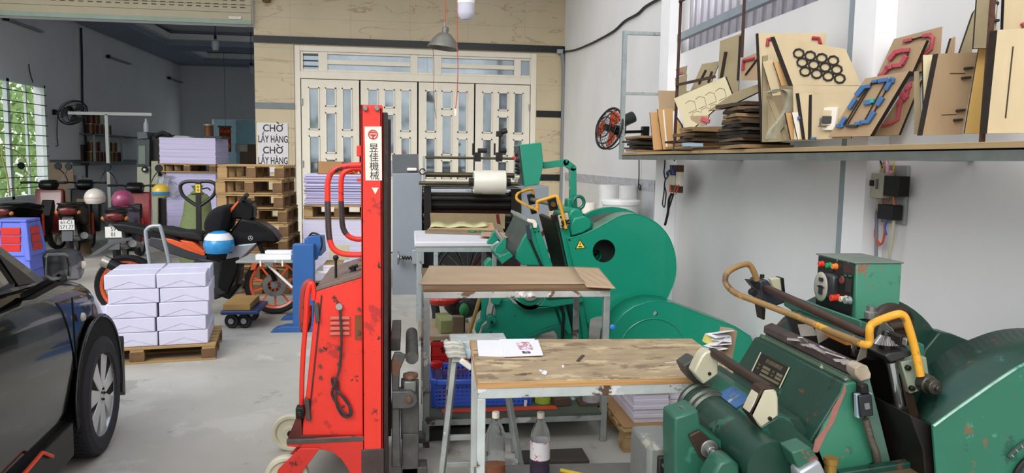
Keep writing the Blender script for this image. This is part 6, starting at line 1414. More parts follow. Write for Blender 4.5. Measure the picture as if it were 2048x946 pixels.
# generic scooter (x forward)
def scooter(loc,rz,lab,bodym,frontm,plate=None,tail=True,round_mirror=False):
    T=thing('scooter',lab,'scooter',loc,rz)
    w=MB; r=.27
    def cw_(c,nm): 
        t=MB().lathe([(r-.06,-.03),(r-.02,-.05),(r,0),(r-.02,.05),(r-.06,.03)],c,(0,1,0),32,cap=False).build(nm,mat('bike_tyre','17171a'),T)
        m=MB().lathe([(r-.07,-.025),(r-.055,-.03),(r-.055,.03),(r-.07,.025),(r-.07,-.025)],c,(0,1,0),32,cap=False)
        for k in range(6): a=2*PI*k/6; m.bar(c,V(c)+V((math.cos(a),0,math.sin(a)))*(r-.065),.02,.03,up=(0,1,0))
        m.cyl(V(c)-V((0,.05,0)),V(c)+V((0,.05,0)),.04); m.build('rim',M_steel,t)
    cw_((-.6,0,r),'wheel'); cw_((.62,0,r),'wheel')
    def pz(name,pts,hw,m,bev=.02,taper=None): return MB().prism(pts,-hw,hw).build(name,m,T,bevel=bev)
    pz('rear_body',[(-.92,.66),(-.80,.60),(-.55,.48),(-.25,.44),(-.05,.50),(-.02,.70),(-.3,.74),(-.7,.79),(-.92,.76)],.14,bodym,.04)
    pz('seat',[(-.88,.76),(-.75,.80),(-.4,.80),(-.15,.76),(.0,.74),(.02,.70),(-.3,.72),(-.85,.74)],.135,mat('seat_vinyl','101012'),.025)
    pz('centre_tunnel',[(-.3,.30),(.25,.28),(.35,.45),(.45,.78),(.38,.80),(.25,.55),(.0,.52),(-.3,.5)],.09,bodym,.02)
    pz('leg_shield',[(.28,.30),(.38,.28),(.52,.62),(.50,.95),(.42,.97),(.38,.7),(.30,.45)],.21,frontm,.03)
    pz('engine',[(-.35,.18),(.1,.18),(.15,.36),(-.2,.40),(-.4,.34)],.12,MC['engine_grey'],.03)
    pz('swing_arm',[(-.66,.25),(-.3,.24),(-.3,.31),(-.66,.31)],.1,M_steel,.01)
    pz('front_mudguard',[(.33,.42),(.45,.55),(.62,.585),(.80,.54),(.88,.44),(.80,.50),(.62,.54),(.46,.50)],.06,frontm,.01)
    MB().bar((.44,.08,.9),(.62,.08,.27),.035).bar((.44,-.08,.9),(.62,-.08,.27),.035).build('front_fork',M_steel,T)
    pz('headset',[(.33,.96),(.48,.95),(.56,1.02),(.50,1.10),(.38,1.10),(.30,1.03)],.11,bodym,.03)
    MB().sphere((.53,0,1.03),.07,(.5,1.2,.8),16,10).build('headlight',mat('lens_clear','b9bfc2',.1,var=.1),T)
    MB().tube(smooth_path([(.30,-.29,1.06),(.36,-.18,1.06),(.42,0,1.04),(.36,.18,1.06),(.30,.29,1.06)],4),.013,8).build('handlebar',M_bk,T)
    for s in (-1,1):
        MB().cyl((.25,s*.32,1.06),(.32,s*.21,1.06),.018).build('handle_grip',M_black,T)
        mm=MB().tube(smooth_path([(.36,s*.22,1.08),(.38,s*.26,1.18),(.34,s*.33,1.27)],4),.007,8).build('mirror_stalk',M_steel if round_mirror else M_bk,T)
        MB().lathe([(0,-.012),(.05,-.012),(.055,0),(.04,.02),(0,.028)],(.34,s*.34,1.31),(1,0,0),20,cap=False).build('mirror_head',M_bk,mm)
        MB().lathe([(0,0),(.047,0),(.047,.002),(0,.002)],(.328,s*.34,1.31),(-1,0,0),20,cap=False).build('mirror_glass',mat('mirror_dark_reflection','8f979c'),mm)
    MB().sphere((-.90,0,.70),.06,(.6,2.1,1),16,10).build('tail_lamp',mat('tail_lamp_red','5e1714',.15,chip='b9aea8',amt=.3,cscale=14),T)
    for s in (-1,1): MB().sphere((-.88,s*.13,.68),.03,(1,1.2,1),12,8).build('indicator',mat('amber_lens','b5672a',.2),T)
    MB().tube(smooth_path([(-.55,-.13,.78),(-.9,-.12,.80),(-.97,0,.80),(-.9,.12,.80),(-.55,.13,.78)],4),.012,8).build('grab_rail',M_bk,T)
    pz('rear_mudguard',[(-.92,.60),(-.86,.62),(-.95,.30),(-1.0,.28)],.07,mat('dark_grey_plastic','4b4d51'),.005)
    if plate:
        pl=MB().box((-.99,-.095,.44),(-.985,.095,.58)).build('number_plate',mat('plate_white','dcdcd8',.5),T)
        M_=T.matrix_basis if 0 else None
        for i,(s,z) in enumerate(zip(plate,(.545,.478))):
            o=text(s,.075,M_ink,None,Matrix.Identity(4),'plate_text',.0008); 
            m=frame((-.991,0,z),(0,-1,0),(0,0,1)); o.data.transform(m @ Matrix.Diagonal((.82,1,1,1))); o.parent=pl
    MB().cyl((-.7,-.16,.33),(-.2,-.15,.26),.05,.035).build('muffler',M_steel,T)
    MB().cyl((-.15,-.18,.62),(-.15,-.18,.3),.02).build('shock_absorber',mat('shock_red','a5331f',.4),T)
    return T
M_dr=mat('dark_red_gloss','5e0d13',.2,coat=.6)
scooter((-5.5,11.95,0),R(88),'red and black scooter parked at the far left below the window',M_bk,M_dr,None,round_mirror=True)
SCB=scooter((-4.96,12.17,0),R(102),'black scooter with white number plate facing the camera',M_bk,M_bk,('61-C1','571.77'))
scooter((-3.9,11.15,0),R(98),'red and black scooter parked right of the scooter with the readable plate',M_bk,mat('scooter_red','7c1717',.25,coat=.5),('59','01'))
helmet(190,396,11.5,.14,'white helmet on the scooter with the readable number plate',mat('helmet_cream','cfcac2',.25,coat=.5),(mat('red_letter_band','c9a59c',.3),.02,.10))
helmet(246,400,10.8,.14,'dark pink helmet between the two middle scooters',mat('helmet_pink','8a3a5c',.3,coat=.4))
helmet(322,384,11.3,.12,'yellow and blue helmet on the scooter beside the lilac paper',mat('helmet_yellow','c9a83a',.3,coat=.4),(mat('helmet_band_blue','3f7fa8',.3),-.4,.05))
# ================================================================ wall shelf with die boards
XS=2.0; zsb=1.545; YA=ay(1240,305,0.1).x and 7.05; YE=1.9
SHF=thing('wall_shelf','long plank shelf on steel angle along the right wall, loaded with cutting dies','shelf',(XR-.2,4.5,zsb))
MB().box((XS,YE,zsb+.022),(XR-.13,YA,zsb+.045)).build('shelf_board',mat('shelf_plank','a58c66',.75,var=.2,scale=5,stretch=(1,.3,1),chip='cbb288',amt=.3,cscale=3),SHF,world=True,bevel=.002)
MB().box((XS+.006,YE,zsb-.022),(XS+.012,YA-.05,zsb+.022)).box((XS+.006,YE,zsb+.016),(XS+.05,YA-.05,zsb+.022)).build('angle_rail',mat('shelf_angle','6d726e',.5,metal=.3,var=.2,scale=8),SHF,world=True)
for y in (6.95,5.3,3.0): MB().box((XS+.01,y,zsb-.02),(XR-.002,y+.04,zsb+.021)).build('cross_bracket',MC['shelf_angle'],SHF,world=True)
zt=zsb+.046
def post(px0,py0,px1,py1,Y,w,m,name,Y1=None): 
    return MB().bar(ay(px0,py0,Y),ay(px1,py1,Y1 or Y),w).build(name,m,SHF,world=True)
q=ay(1243,305,7.0); x0=q.x
MB().bar((x0,7.0,zsb-.02),(x0,7.0,ay(1247,62,7.0).z),.04).build('end_post',M_galv,SHF,world=True)
zz=ay(1250,66,7.0).z; MB().bar((x0,7.0,zz),(XR-.1,6.98,zz),.04,.03).build('end_rail',M_galv,SHF,world=True)
zz=ay(1250,187,7.0).z; MB().bar((x0,7.0,zz),(XR-.1,6.98,zz),.03,.025).build('end_rail',M_galv,SHF,world=True)
Yp=5.72; a=ay(1349,290,Yp)
M_rp=mat('brown_post','4a342e',.6,metal=.2,var=.2,scale=20)
MB().bar((a.x,Yp,zt-.02),(a.x+.01,Yp,ay(1352,-10,Yp).z),.019).build('brown_post',M_rp,SHF,world=True)
zz=ay(1350,3,Yp).z; MB().bar((a.x,Yp,zz),(a.x,4.65,zz),.018).build('brown_rail',M_rp,SHF,world=True)
q=ay(1490,3,4.65); MB().bar((q.x-.0,4.66,zz),(q.x-.0,4.66,ay(1489,115,4.66).z),.015).build('brown_post',M_rp,SHF,world=True)
zz=ay(1350,170,Yp).z; MB().bar((a.x,Yp,zz),(a.x+.05,5.1,zz),.018).build('brown_rail',M_rp,SHF,world=True)
Yq2=2.66; q=ay(1965,268,Yq2); MB().tube([(q.x,Yq2,zt-.02),(q.x+.0,Yq2,ay(1967,-30,Yq2).z)],.011,10).build('rebar_post',mat('rusty_rebar','4f3327',.8,var=.3,scale=30,bump=.6),SHF,world=True)
# ---- boards
M_bd=[mat('die_ply_pale','c6b390',.6,var=.1,scale=4,stretch=(2,1,.5),chip='b79d70',amt=.22,cscale=4),mat('die_ply_tan','a38a6b',.65,var=.1,scale=4,stretch=(2,1,.5),chip='8f7552',amt=.25,cscale=4),
      mat('die_ply_orange','c29866',.6,var=.06,scale=4),mat('die_ply_cream','d6caa6',.55,var=.04,scale=3),mat('die_ply_grey','938567',.7,var=.2,scale=4,chip='6c5f48',amt=.35,cscale=4),mat('die_ply_ochre','bb9752',.6,var=.08,scale=4)]
M_burn=mat('burnt_edge','251d17',.85,var=.3,scale=20)
M_pk=mat('pink_rubber','b04c58',.6,var=.08); M_br=mat('blue_rubber','41699a',.6,var=.08); M_kn=mat('cutting_rule','3a2f28',.4,metal=.4)
class Bd: pass
def board(pts,YL,YR,m,lab,t=.018,grp=None,cat='cutting die',ext=None):
    xs=[p[0] for p in pts]; iL=xs.index(min(xs)); iR=xs.index(max(xs))
    PL_=ay(*pts[iL],YL); PR_=ay(*pts[iR],YR); d=V((PR_.x-PL_.x,PR_.y-PL_.y,0)).normalized(); n=V((d.y,-d.x,0)); 
    if n.y>0: n=-n
    def on(px,py,off=0): r_=ray(px,py); o=V((0,0,H)); t_=(PL_-o).dot(n)/r_.dot(n); return o+r_*t_+n*off
    P=[on(a,b) for a,b in pts]
    P=[V((p.x,p.y,max(p.z,zt+.001))) for p in P]
    mb=MB(); A=[mb.b.verts.new(p) for p in P]; B=[mb.b.verts.new(p+(V(ext) if ext else -n*t)) for p in P]
    mb.mi=0; mb._f(A); mb._f(B[::-1]); mb.mi=1
    for i in range(len(P)): mb._f([A[i],A[(i+1)%len(P)],B[(i+1)%len(P)],B[i]])
    c=sum(P,V((0,0,0)))/len(P); c.z=min(p.z for p in P)
    T=thing('cutting_die',lab,cat,c,0,grp)
    mb.build('die_board',[m,M_burn],T,world=True,smooth=False)
    b=Bd(); b.T=T; b.on=on; b.n=n; return b
def strip(b,pts,r,m,name,closed=False,off=.006): MB().tube([b.on(x,y,off) for x,y in pts],r,6,closed=closed).build(name,m,b.T,world=True)
def lump(b,px,py,wpx,hpx,ang,m,name='rubber_pad',up=0):
    c=b.on(px,py,.008+up); u=(b.on(px+5*math.cos(ang),py-5*math.sin(ang),.008)-c).normalized(); w=u.cross(b.n)
    s=(b.on(px+1,py,0)-b.on(px,py,0)).length
    h_=[c+u*a*wpx*s/2+w*e*hpx*s/2 for a,e in ((-1,-1),(1,-1),(1,1),(-1,1))]
    MB().hexa([p-b.n*.008 for p in h_],[p+b.n*.010 for p in h_]).build(name,m,b.T,world=True,bevel=.003)
# right end
b=board([(1974,267),(2056,266),(2058,56),(1995,60)],2.60,2.55,M_bd[0],'pale cutting die with one long vertical slit at the right end of the shelf',ext=(-.004,.034,0))
strip(b,[(2026,93),(2011,236)],.0025,M_kn,'slit',off=.001)
b=board([(2003,150),(2064,150),(2064,-30),(2010,-30)],2.72,2.70,M_bd[0],'tall pale cutting die rising out of frame behind the die with a slit',.02); lump(b,2046,52,8,14,.5,M_pk)
b=board([(1947,97),(1990,96),(1998,-30),(1956,-30)],2.78,2.75,M_bd[4],'dirty grey cutting die with black and white pieces, behind the rusty post',.02)
for (a,c_,w,h,m) in ((1986,20,8,26,'label_white'),(1988,8,16,8,'black_rubber'),(1982,22,8,10,'black_rubber'),(1990,42,14,6,'black_rubber'),(1984,38,8,8,'black_rubber')): lump(b,a,c_,w,h,0,MC[m],'attached_piece')
b=board([(1929,267),(1962,267),(1993,97),(1958,97)],2.84,2.80,M_bd[5],'ochre cutting die leaning just left of the rusty post',.018)
b=board([(1845,271),(1924,269),(1955,105),(1877,107)],2.96,2.93,M_bd[1],'tan cutting die with four small dark notches',ext=(-.004,.03,0))
for (x,y) in ((1935,137),(1930,156),(1919,221),(1914,240)): lump(b,x,y,17,5,.08,M_kn,'notch')
strip(b,[(1900,147),(1930,147)],.0015,M_kn,'thin_slit',off=.001); strip(b,[(1883,230),(1912,229)],.0015,M_kn,'thin_slit',off=.001)
board([(1908,140),(1948,140),(1953,12),(1947,26)],3.08,3.06,M_bd[4],'grubby triangular board leaning steeply behind the tan die with notches',.02)
board([(1885,140),(1902,140),(1915,72),(1903,76)],3.18,3.17,M_bd[1],'small tan board end showing above the tan die with notches',.02)
board([(1828,268),(1844,268),(1838,142),(1828,143)],3.10,3.08,M_bd[4],'narrow grey board standing left of the V-shaped gap',.018)
board([(1848,262),(1856,262),(1875,109),(1846,110)],3.04,3.02,M_bd[3],'narrow cream board behind the V-shaped gap',.018)
b=board([(1748,272),(1797,270),(1842,160),(1818,165)],3.54,3.34,M_bd[1],'tan die with thick pink rubber running down it, behind the blue one',.02)
strip(b,[(1766,251),(1785,246),(1797,238),(1800,215),(1806,200),(1815,190),(1822,165)],.010,M_pk,'rubber_strip')
for x,y in ((1802,205),(1812,195),(1806,188),(1818,175)): lump(b,x,y,12,10,.9,M_pk)
b=board([(1745,172),(1868,135),(1911,46),(1788,78)],3.62,3.20,M_bd[1],'largest tan die with pink rubber loop, topmost behind the others',ext=(.028,.02,0))
strip(b,[(1816,82),(1856,71)],.004,M_kn,'rule'); strip(b,[(1856,70),(1868,76),(1864,98),(1852,108),(1846,120)],.010,M_pk,'rubber_strip'); lump(b,1818,81,16,6,.25,M_pk); lump(b,1856,71,14,7,.2,M_pk)
b=board([(1752,165),(1822,150),(1853,80),(1790,96)],3.55,3.28,M_bd[1],'medium tan die with pink rubber ring, between the blue die and the largest one',ext=(.028,.02,0))
P=[(1786,118),(1794,106),(1806,101),(1818,100),(1817,112),(1810,124),(1804,132),(1788,134),(1776,140)]
strip(b,P,.0045,M_kn,'rule')
for x,y,w,h,a in ((1788,112,18,8,.9),(1800,103,16,8,.3),(1815,101,12,7,.2),(1811,120,16,8,1.1),(1798,131,18,7,.1),(1780,135,14,8,.3),(1774,142,18,7,1.0),(1765,150,10,6,.4)): lump(b,x,y,w,h,a,M_pk)
b=board([(1656,274),(1740,272),(1818,142),(1730,157)],3.62,3.25,M_bd[1],'tan cutting die with blue rubber blocks around a long slotted outline',ext=(.034,.02,0))
strip(b,[(1691,250),(1707,222),(1727,190),(1745,165),(1772,162),(1780,170),(1760,205),(1744,235),(1730,247),(1700,253)],.0035,M_kn,'rule',closed=True)
strip(b,[(1697,248),(1745,168)],.003,M_kn,'rule'); strip(b,[(1728,246),(1772,165)],.003,M_kn,'rule'); strip(b,[(1745,168),(1776,163)],.003,M_kn,'rule')
for x,y,w,h,a in ((1687,245,20,8,1.0),(1682,252,14,6,0),(1707,208,20,8,1.0),(1722,183,20,10,.9),(1733,174,20,7,.15),(1752,163,10,6,.2),(1768,161,18,8,.2),(1781,168,26,9,1.05),(1784,162,14,8,0),(1762,203,18,10,1.0),(1745,233,20,9,1.0),(1732,244,20,7,.1),(1720,247,16,6,.1)): lump(b,x,y,w,h,a,M_br)
lump(b,1738,205,14,9,.2,M_br); lump(b,1747,202,7,8,.2,mat('teal_rubber','2f9f98',.6)); lump(b,1706,252,22,5,0,MC['grey_bezel'])
# middle
b=board([(1527,284),(1650,281),(1653,66),(1517,66)],4.25,4.05,M_bd[0],'tall pale die with two red rubber elbows, behind the die with rings',ext=(-.004,.03,0))
for x,y,a in ((1541,80,.2),(1632,78,.2)): strip(b,[(x-6,y+12),(x-5,y-1),(x+8,y-2)],.011,mat('red_rubber','a3303a',.6),'rubber_elbow') if x<1600 else strip(b,[(x-8,y-2),(x+6,y-1),(x+9,y+10)],.011,MC['red_rubber'],'rubber_elbow')
b=board([(1586,171),(1723,171),(1691,98),(1549,73)],4.04,3.60,M_bd[0],'pale cutting die with twelve black rings of cutting rule',ext=(-.012,.03,-.0))
for r_ in range(3):
    for c_ in range(4):
        cx=1598+r_*6+c_*23+(1 if r_ else 0); cy=107+r_*18+c_*4.7
        pts=[(cx+10.5*math.cos(PI/4*k+.2),cy+9*math.sin(PI/4*k+.2)) for k in range(8)]
        strip(b,pts,.0055,MC['rusty_rebar'] if 0 else mat('black_rule','27231f',.6),'rule_ring',closed=True,off=.003)
b=board([(1588,279),(1700,277),(1722,186),(1722,172),(1586,171)],3.90,3.57,M_bd[0],'pale die standing upright below the die with rings',.018)
b=board([(1611,279),(1640,279),(1628,186),(1598,186)],3.84,3.74,M_bd[0],'narrow pale die beside the one with the small black square',ext=(-.004,.03,0))
b=board([(1623,279),(1702,277),(1712,187),(1624,189)],3.76,3.52,M_bd[0],'pale die with a small white and black square fitting',ext=(-.004,.03,0))
for k,(x,y,w,h,m) in enumerate(((1663,238,26,38,'label_white'),(1662,236,20,28,'die_ply_pale'),(1663,240,18,16,'grey_bezel'),(1650,244,4,20,'dull_trim'),(1655,253,14,5,'dull_trim'))): lump(b,x,y,w,h,0,MC.get(m) or mat('dull_trim','6a6763',.5),'fitting',.006*k)
lump(b,1629,277,8,4,0,M_br)
board([(1582,279),(1596,279),(1586,226),(1571,226)],3.90,3.89,M_bd[2],'short orange board strip standing left of the white strip',.018)
b=board([(1596,279),(1608,278),(1598,224),(1584,225)],3.86,3.85,M_label,'short white strip with a small blue mark standing on the shelf',.014); lump(b,1597,236,6,6,0,M_br,'mark')
board([(1524,284),(1536,284),(1536,110),(1525,112)],4.12,4.11,M_bd[4],'narrow grey board at the far left edge of the tall pale die',.016)
board([(1532,190),(1545,196),(1580,280),(1568,280)],4.02,3.96,M_bd[4],'dark-edged grey board leaning to the left in the middle of the shelf',.03)
board([(1525,124),(1545,118),(1562,190),(1545,192)],4.08,4.05,M_bd[0],'pale crooked board behind the brown block',.016)
board([(1547,124),(1566,122),(1584,168),(1563,172)],4.04,4.01,M_bd[2],'orange-brown block tucked beneath the edge of the die with rings',.02)
# folded grey paper band
q=[(1546,185),(1565,178),(1585,186),(1584,215),(1570,240),(1552,262),(1548,278)]
mb=MB(); Yr=3.95; A=[ay(x-0,y,Yr) for x,y in q]
for a,c in zip(smooth_path(A,4),smooth_path(A,4)[1:]): mb.hexa([a+V((-.03,0,0)),a+V((.03,.01,0)),a+V((.03,.05,0)),a+V((-.03,.04,0))],[c+V((-.03,0,0)),c+V((.03,.01,0)),c+V((.03,.05,0)),c+V((-.03,.04,0))])
single(mb,'paper_roll',mat('grey_folded_paper','a09a84',.8,var=.2,scale=20,stretch=(4,1,1)),'grey folded paper bundle among the boards in the middle of the shelf','paper')
# left
b=board([(1375,266),(1464,189),(1450,153),(1348,197)],5.55,4.95,M_bd[3],'cream die lying tilted with a row of fine hexagon lines',.014)
for k in range(4):
    ox,oy=1371+k*20,205+(-k*8.2)+2; pts=[(ox,oy),(ox+8,oy-6),(ox+18,oy-4),(ox+22,oy+12),(ox+7,oy+19)]
    strip(b,pts,.0013,M_kn,'fine_line',off=.001)
for k in range(3): ox,oy=1384+k*18,226-k*7; strip(b,[(ox,oy+8),(ox+2,oy),(ox+10,oy-4),(ox+17,oy-2)],.0010,M_kn,'fine_line',off=.001)
board([(1379,262),(1384,262),(1358,200),(1349,198)],5.62,5.58,M_bd[4],'thin dark-edged board directly behind the cream die',.014)
board([(1318,222),(1350,222),(1380,182),(1316,181)],6.25,6.10,M_bd[1],'plain tan board standing behind the white-striped board',.016)
board([(1307,300),(1326,299),(1316,224),(1300,225)],6.15,6.13,M_bd[2],'plain orange-tan board, leftmost of the pair at the brown post',.03)
b=board([(1326,299),(1346,298),(1346,217),(1315,218)],6.05,6.03,M_bd[2],'orange-tan board with a white vertical stripe beside the brown post',.03)
strip(b,[(1334,296),(1327,220)],.008,M_label,'white_stripe',off=0.0)
board([(1352,297),(1372,291),(1362,250),(1352,235)],5.9,5.8,M_bd[2],'orange-tan board partly hidden right of the brown post',.02)
b=board([(1352,196),(1372,188),(1374,148),(1350,156)],5.98,5.94,M_bd[4],'small grey board behind the brown post with arched cut',.016)
b=board([(1355,152),(1373,148),(1375,131),(1352,138)],6.02,6.0,M_bd[4],'small board with a red mark above the arched one',.016); lump(b,1359,147,12,6,.2,M_pk,'mark')
b=board([(1375,195),(1412,190),(1440,122),(1404,128)],5.6,5.45,M_bd[4],'slanting grey board with two dark slots behind the cream die',.016)
strip(b,[(1398,168),(1412,140)],.010,M_burn,'slot',off=.0); strip(b,[(1417,165),(1424,143)],.010,M_burn,'slot',off=.0)
b=board([(1432,215),(1475,215),(1482,67),(1440,82)],5.3,5.2,M_bd[4],'tall grey-tan board rising highest at the left part of the shelf',.016)
strip(b,[(1440,172),(1452,104)],.012,M_burn,'dark_batten',off=.004); strip(b,[(1476,160),(1481,72)],.008,M_burn,'dark_batten',off=.004)
b=board([(1481,160),(1520,160),(1517,104),(1483,118)],4.75,4.6,M_bd[1],'brown board with a red corner strip left of the tall pale die',.016)
strip(b,[(1487,140),(1488,122),(1510,117)],.011,mat('red_rubber','a3303a'),'rubber_strip'); strip(b,[(1492,150),(1516,118)],.006,M_burn,'dark_batten')
board([(1415,222),(1445,218),(1520,182),(1518,168),(1470,184)],4.95,4.65,M_bd[4],'dark plank lying tilted over the flat pile',.03)
b=board([(1380,232),(1418,231),(1412,250),(1402,252),(1382,240)],5.0,4.9,M_bd[1],'small clipped board with pink spot lying on the flat pile',.012); lump(b,1412,240,18,8,-.4,M_pk,'mark')
# flat piles
r=random.Random(21)
def flatpile(px0,px1,Y,n,z0,t,labf,grp,tilt=.03,wid=.40):
    z=z0
    for k in range(n):
        a=ay(px0,250,Y).x; c=ay(px1,250,Y).x; L=(c-a); x0=max(a+r.uniform(-.02,.03),1.99); x1=min(x0+.40*r.uniform(.8,1.0),XR-.14); ln=L
        y0=Y+r.uniform(-.04,.05); th=t*r.uniform(.8,1.2); w=wid*r.uniform(.8,1.05)
        mb=MB().cbox(((x0+x1)/2,y0+w/2,z+th/2),(x1-x0,w,th*.85),(r.uniform(-.015,.015),r.uniform(-tilt,tilt),r.uniform(-.22,.22)))
        for f in mb.b.faces: f.material_index=1 if abs(f.normal.z)<.7 else 0
        o=single(mb,'cutting_die',[r.choice(M_bd[:2]+[M_bd[4]]),r.choice([M_burn,mat('tan_edge','8f7250',.8,var=.2),mat('brown_edge','6a5138',.8,var=.2),mat('dusty_edge','43372c',.85,var=.3)])],labf(k,n),'cutting die',grp,smooth=False)
        z+=th
    return z
ordn=['lowest','second','third','fourth','fifth','sixth','seventh','eighth','ninth','tenth','eleventh','twelfth','thirteenth']
def lf(place): return lambda k,n: 'cutting die lying flat, %s in the pile %s'%('topmost' if k==n-1 else ordn[k],place)
for f_ in [0]:
    bmesh_dummy=0
flatpile(1238,1300,6.45,7,zt+.002,.020,lf('at the far left end of the shelf'),'flat dies in the far left pile')
flatpile(1375,1440,5.1,8,zt+.002,.021,lf('under the cream tilted die'),'flat dies under the cream die')
flatpile(1430,1522,4.32,13,zt+.002,.022,lf('left of the tall pale die'),'flat dies left of the tall pale die')
flatpile(1365,1420,5.55,4,zt+.002,.02,lf('behind the cream tilted die'),'flat dies behind the cream die',)
single(MB().cbox(ay(1385,291,4.98)+V((0,0,.005)),(.14,.03,.022)),'plastic_box',mat('light_blue_plastic','8fb0c8',.3),'small light blue plastic strip at the shelf edge under the flat pile','strip')
# ================================================================ grey laminating machine
Ym=8.3
LM=thing('laminating_machine','large grey laminating machine with steel rollers, behind the white-topped table','machine',(ay(920,600,Ym).x,Ym+.5,0))
m_=Mach(LM); M_gy=mat('machine_grey','878e96',.5,var=.05,scale=2); M_gyd=mat('machine_grey_dark','5b5f63',.5); M_rail=mat('dull_brass_rail','57503f',.35,metal=.7,var=.2)
m_.pr('left_cabinet',[(785,347),(843,346),(846,600),(846,640),(785,640)],Ym,Ym+.9,M_gy,.008)
m_.pr('top_panel',[(784,309),(837,308),(838,346),(785,346)],Ym+.1,Ym+.16,M_gyd,.003)
m_.pr('right_cabinet',[(1042,378),(1097,372),(1098,640),(1042,640)],Ym,Ym+.9,M_gy,.008)
x0=ay(846,500,Ym).x; x1=ay(1042,500,Ym).x
MB().box((x0,Ym+.25,.1),(x1,Ym+.85,ay(900,375,Ym).z)).build('inner_body',mat('inner_black','17171a',.6,var=.2),LM,world=True)
def roll(py,r,m,dY=0,px0=846,px1=1042,name='roller'):
    a=ay(px0,py,Ym+dY); b=ay(px1,py,Ym+dY); b.z=a.z=(a.z+b.z)/2; return MB().cyl(a,b,r,n=24).build(name,m,LM,world=True)
roll(316,.014,M_rail,0,846,1030,'guide_rod'); roll(350,.028,M_rail,.1,848,1030,'guide_rod'); roll(367,.02,M_rail,-.1,838,1042,'unwind_shaft')
roll(384,.05,M_chrome,.12,name='chrome_roller'); roll(397,.028,M_oil,.02); roll(410,.05,M_oil,.12); roll(431,.028,M_rail,.04); roll(445,.02,M_oil,.04); roll(421,.03,mat('dark_red_roller','4a2224',.5),.2)
m_.pr('tan_apron',[(862,452),(1012,455),(1012,420),(860,420)] and [(862,456),(1010,458),(1010,428),(860,426)],Ym-.05,Ym-.02,mat('tan_canvas','8b7a5c',.8,var=.12),.003)
m_.pr('side_cheek',[(848,372),(862,372),(864,470),(848,470)],Ym-.02,Ym+.02,M_oil,.003); m_.pr('side_cheek',[(1022,378),(1042,378),(1042,470),(1024,470)],Ym-.02,Ym+.02,M_oil,.003)
MB().bar(ay(848,312,Ym),ay(848,372,Ym),.03).build('upright',M_alu,LM,world=True); MB().bar(ay(1030,300,Ym),ay(1032,372,Ym),.03).build('upright',M_alu,LM,world=True)
for px,l in ((955,.2),(998,.16)): 
    q=ay(px,314,Ym); MB().cbox(q,(.07,.07,.10)).cyl(q+V((0,-.02,.07)),q+V((l*.5,-.02,.07)),.025).bar(q+V((-.05,0,.02)),q+V((-.05,0,.15)),.02).build('sensor_clamp',M_dark,LM,world=True,bevel=.004)
q=ay(998,314,Ym); z_=ay(1000,268,Ym).z; MB().bar(q,V((q.x+.01,q.y,z_)),.02).build('sensor_post',M_dark,LM,world=True); MB().cbox((q.x,q.y,z_),(.07,.05,.06)).cyl((q.x+.02,q.y-.03,z_+.02),(q.x+.08,q.y-.03,z_+.04),.03).build('sensor_head',M_dark,LM,world=True,bevel=.005)
q=ay(1028,316,Ym); MB().sphere(q,.022,(1,1,1)).build('red_knob',M_red,LM,world=True)
q=ay(800,513,Ym); MB().lathe([(0,-.03),(.075,-.025),(.075,-.01),(.02,0),(.02,.02)],q+V((-.0,-.12,0)),(1,0,0),24).build('handwheel',M_steel,LM,world=True)
a=q+V((.02,-.12,0)); MB().tube([a+V((.2*t/40,.022*math.cos(t*1.1),.022*math.sin(t*1.1))) for t in range(41)],.005,5).tube([a,a+V((.24,0,0))],.008).build('spring_rod',M_dark,LM,world=True)
m_.pr('spring_bracket',[(824,500),(848,500),(848,528),(824,528)],Ym-.16,Ym-.01,M_alu,.004)
q=ay(845,343,Ym); MB().tube([q+V((.03*math.cos(t/3),-.02,.03*math.sin(t/3))) for t in range(19)],.007,6).build('eye_ring',M_dark,LM,world=True)
single(MB().cbox(ay(824,341,Ym+.1)+V((0,0,.012)),(.11,.08,.035)),'tape_roll',M_label,'small cream block lying on top of the grey machine cabinet','block',bevel=.012)
a=ay(947,364,Ym-.1); b=ay(1010,364,Ym-.1); c=(ay(978,340,Ym-.1).z-ay(978,388,Ym-.1).z)/2
RL=thing('film_roll','large white film roll mounted on the shaft of the grey laminating machine','film roll',(a+b)/2)
b.z=a.z; MB().lathe([(.045,0),(c*.93,0),(c*.97,.015),(c*.97,.09),(c,.10),(c,(b-a).length),(.045,(b-a).length)],a,b-a,40,cap=False).build('film',mat('white_film','d6d2c6',.3,var=.04),RL,world=True)
MB().lathe([(.026,-.05),(.044,-.05),(.044,(b-a).length+.06),(.026,(b-a).length+.06)],a,b-a,24,cap=False).build('core',M_dark,RL,world=True)
# bicycle behind the white table
Yb2=7.6; q=ay(937,560,Yb2)
BC=thing('bicycle','black bicycle with rear rack, behind the white-topped table','bicycle',(q.x,Yb2,0))
wz=.33; cxw=ay(935,540,Yb2).x
MB().tube([(cxw+.31*math.cos(R(t)),Yb2,wz+.31*math.sin(R(t))) for t in range(0,360,12)],.018,8,closed=True).build('tyre',M_black,BC,world=True)
sp_=MB()
for k in range(16): sp_.tube([(cxw,Yb2,wz),(cxw+.3*math.cos(R(k*22.5)),Yb2,wz+.3*math.sin(R(k*22.5)))],.002,4)
sp_.build('spokes',M_steel,BC,world=True)
MB().tube([(cxw+.36*math.cos(R(t)),Yb2,wz+.36*math.sin(R(t))) for t in range(20,165,12)],.014,6).build('mudguard',M_bk,BC,world=True)
zr=wz+.42
rk=MB().bar((cxw-.3,Yb2-.06,zr+.05),(cxw+.25,Yb2-.06,zr),.012).bar((cxw-.3,Yb2+.06,zr+.05),(cxw+.25,Yb2+.06,zr),.012)
for k in range(5): x=cxw-.28+.12*k; rk.bar((x,Yb2-.06,zr+.045-.01*k),(x,Yb2+.06,zr+.045-.01*k),.01)
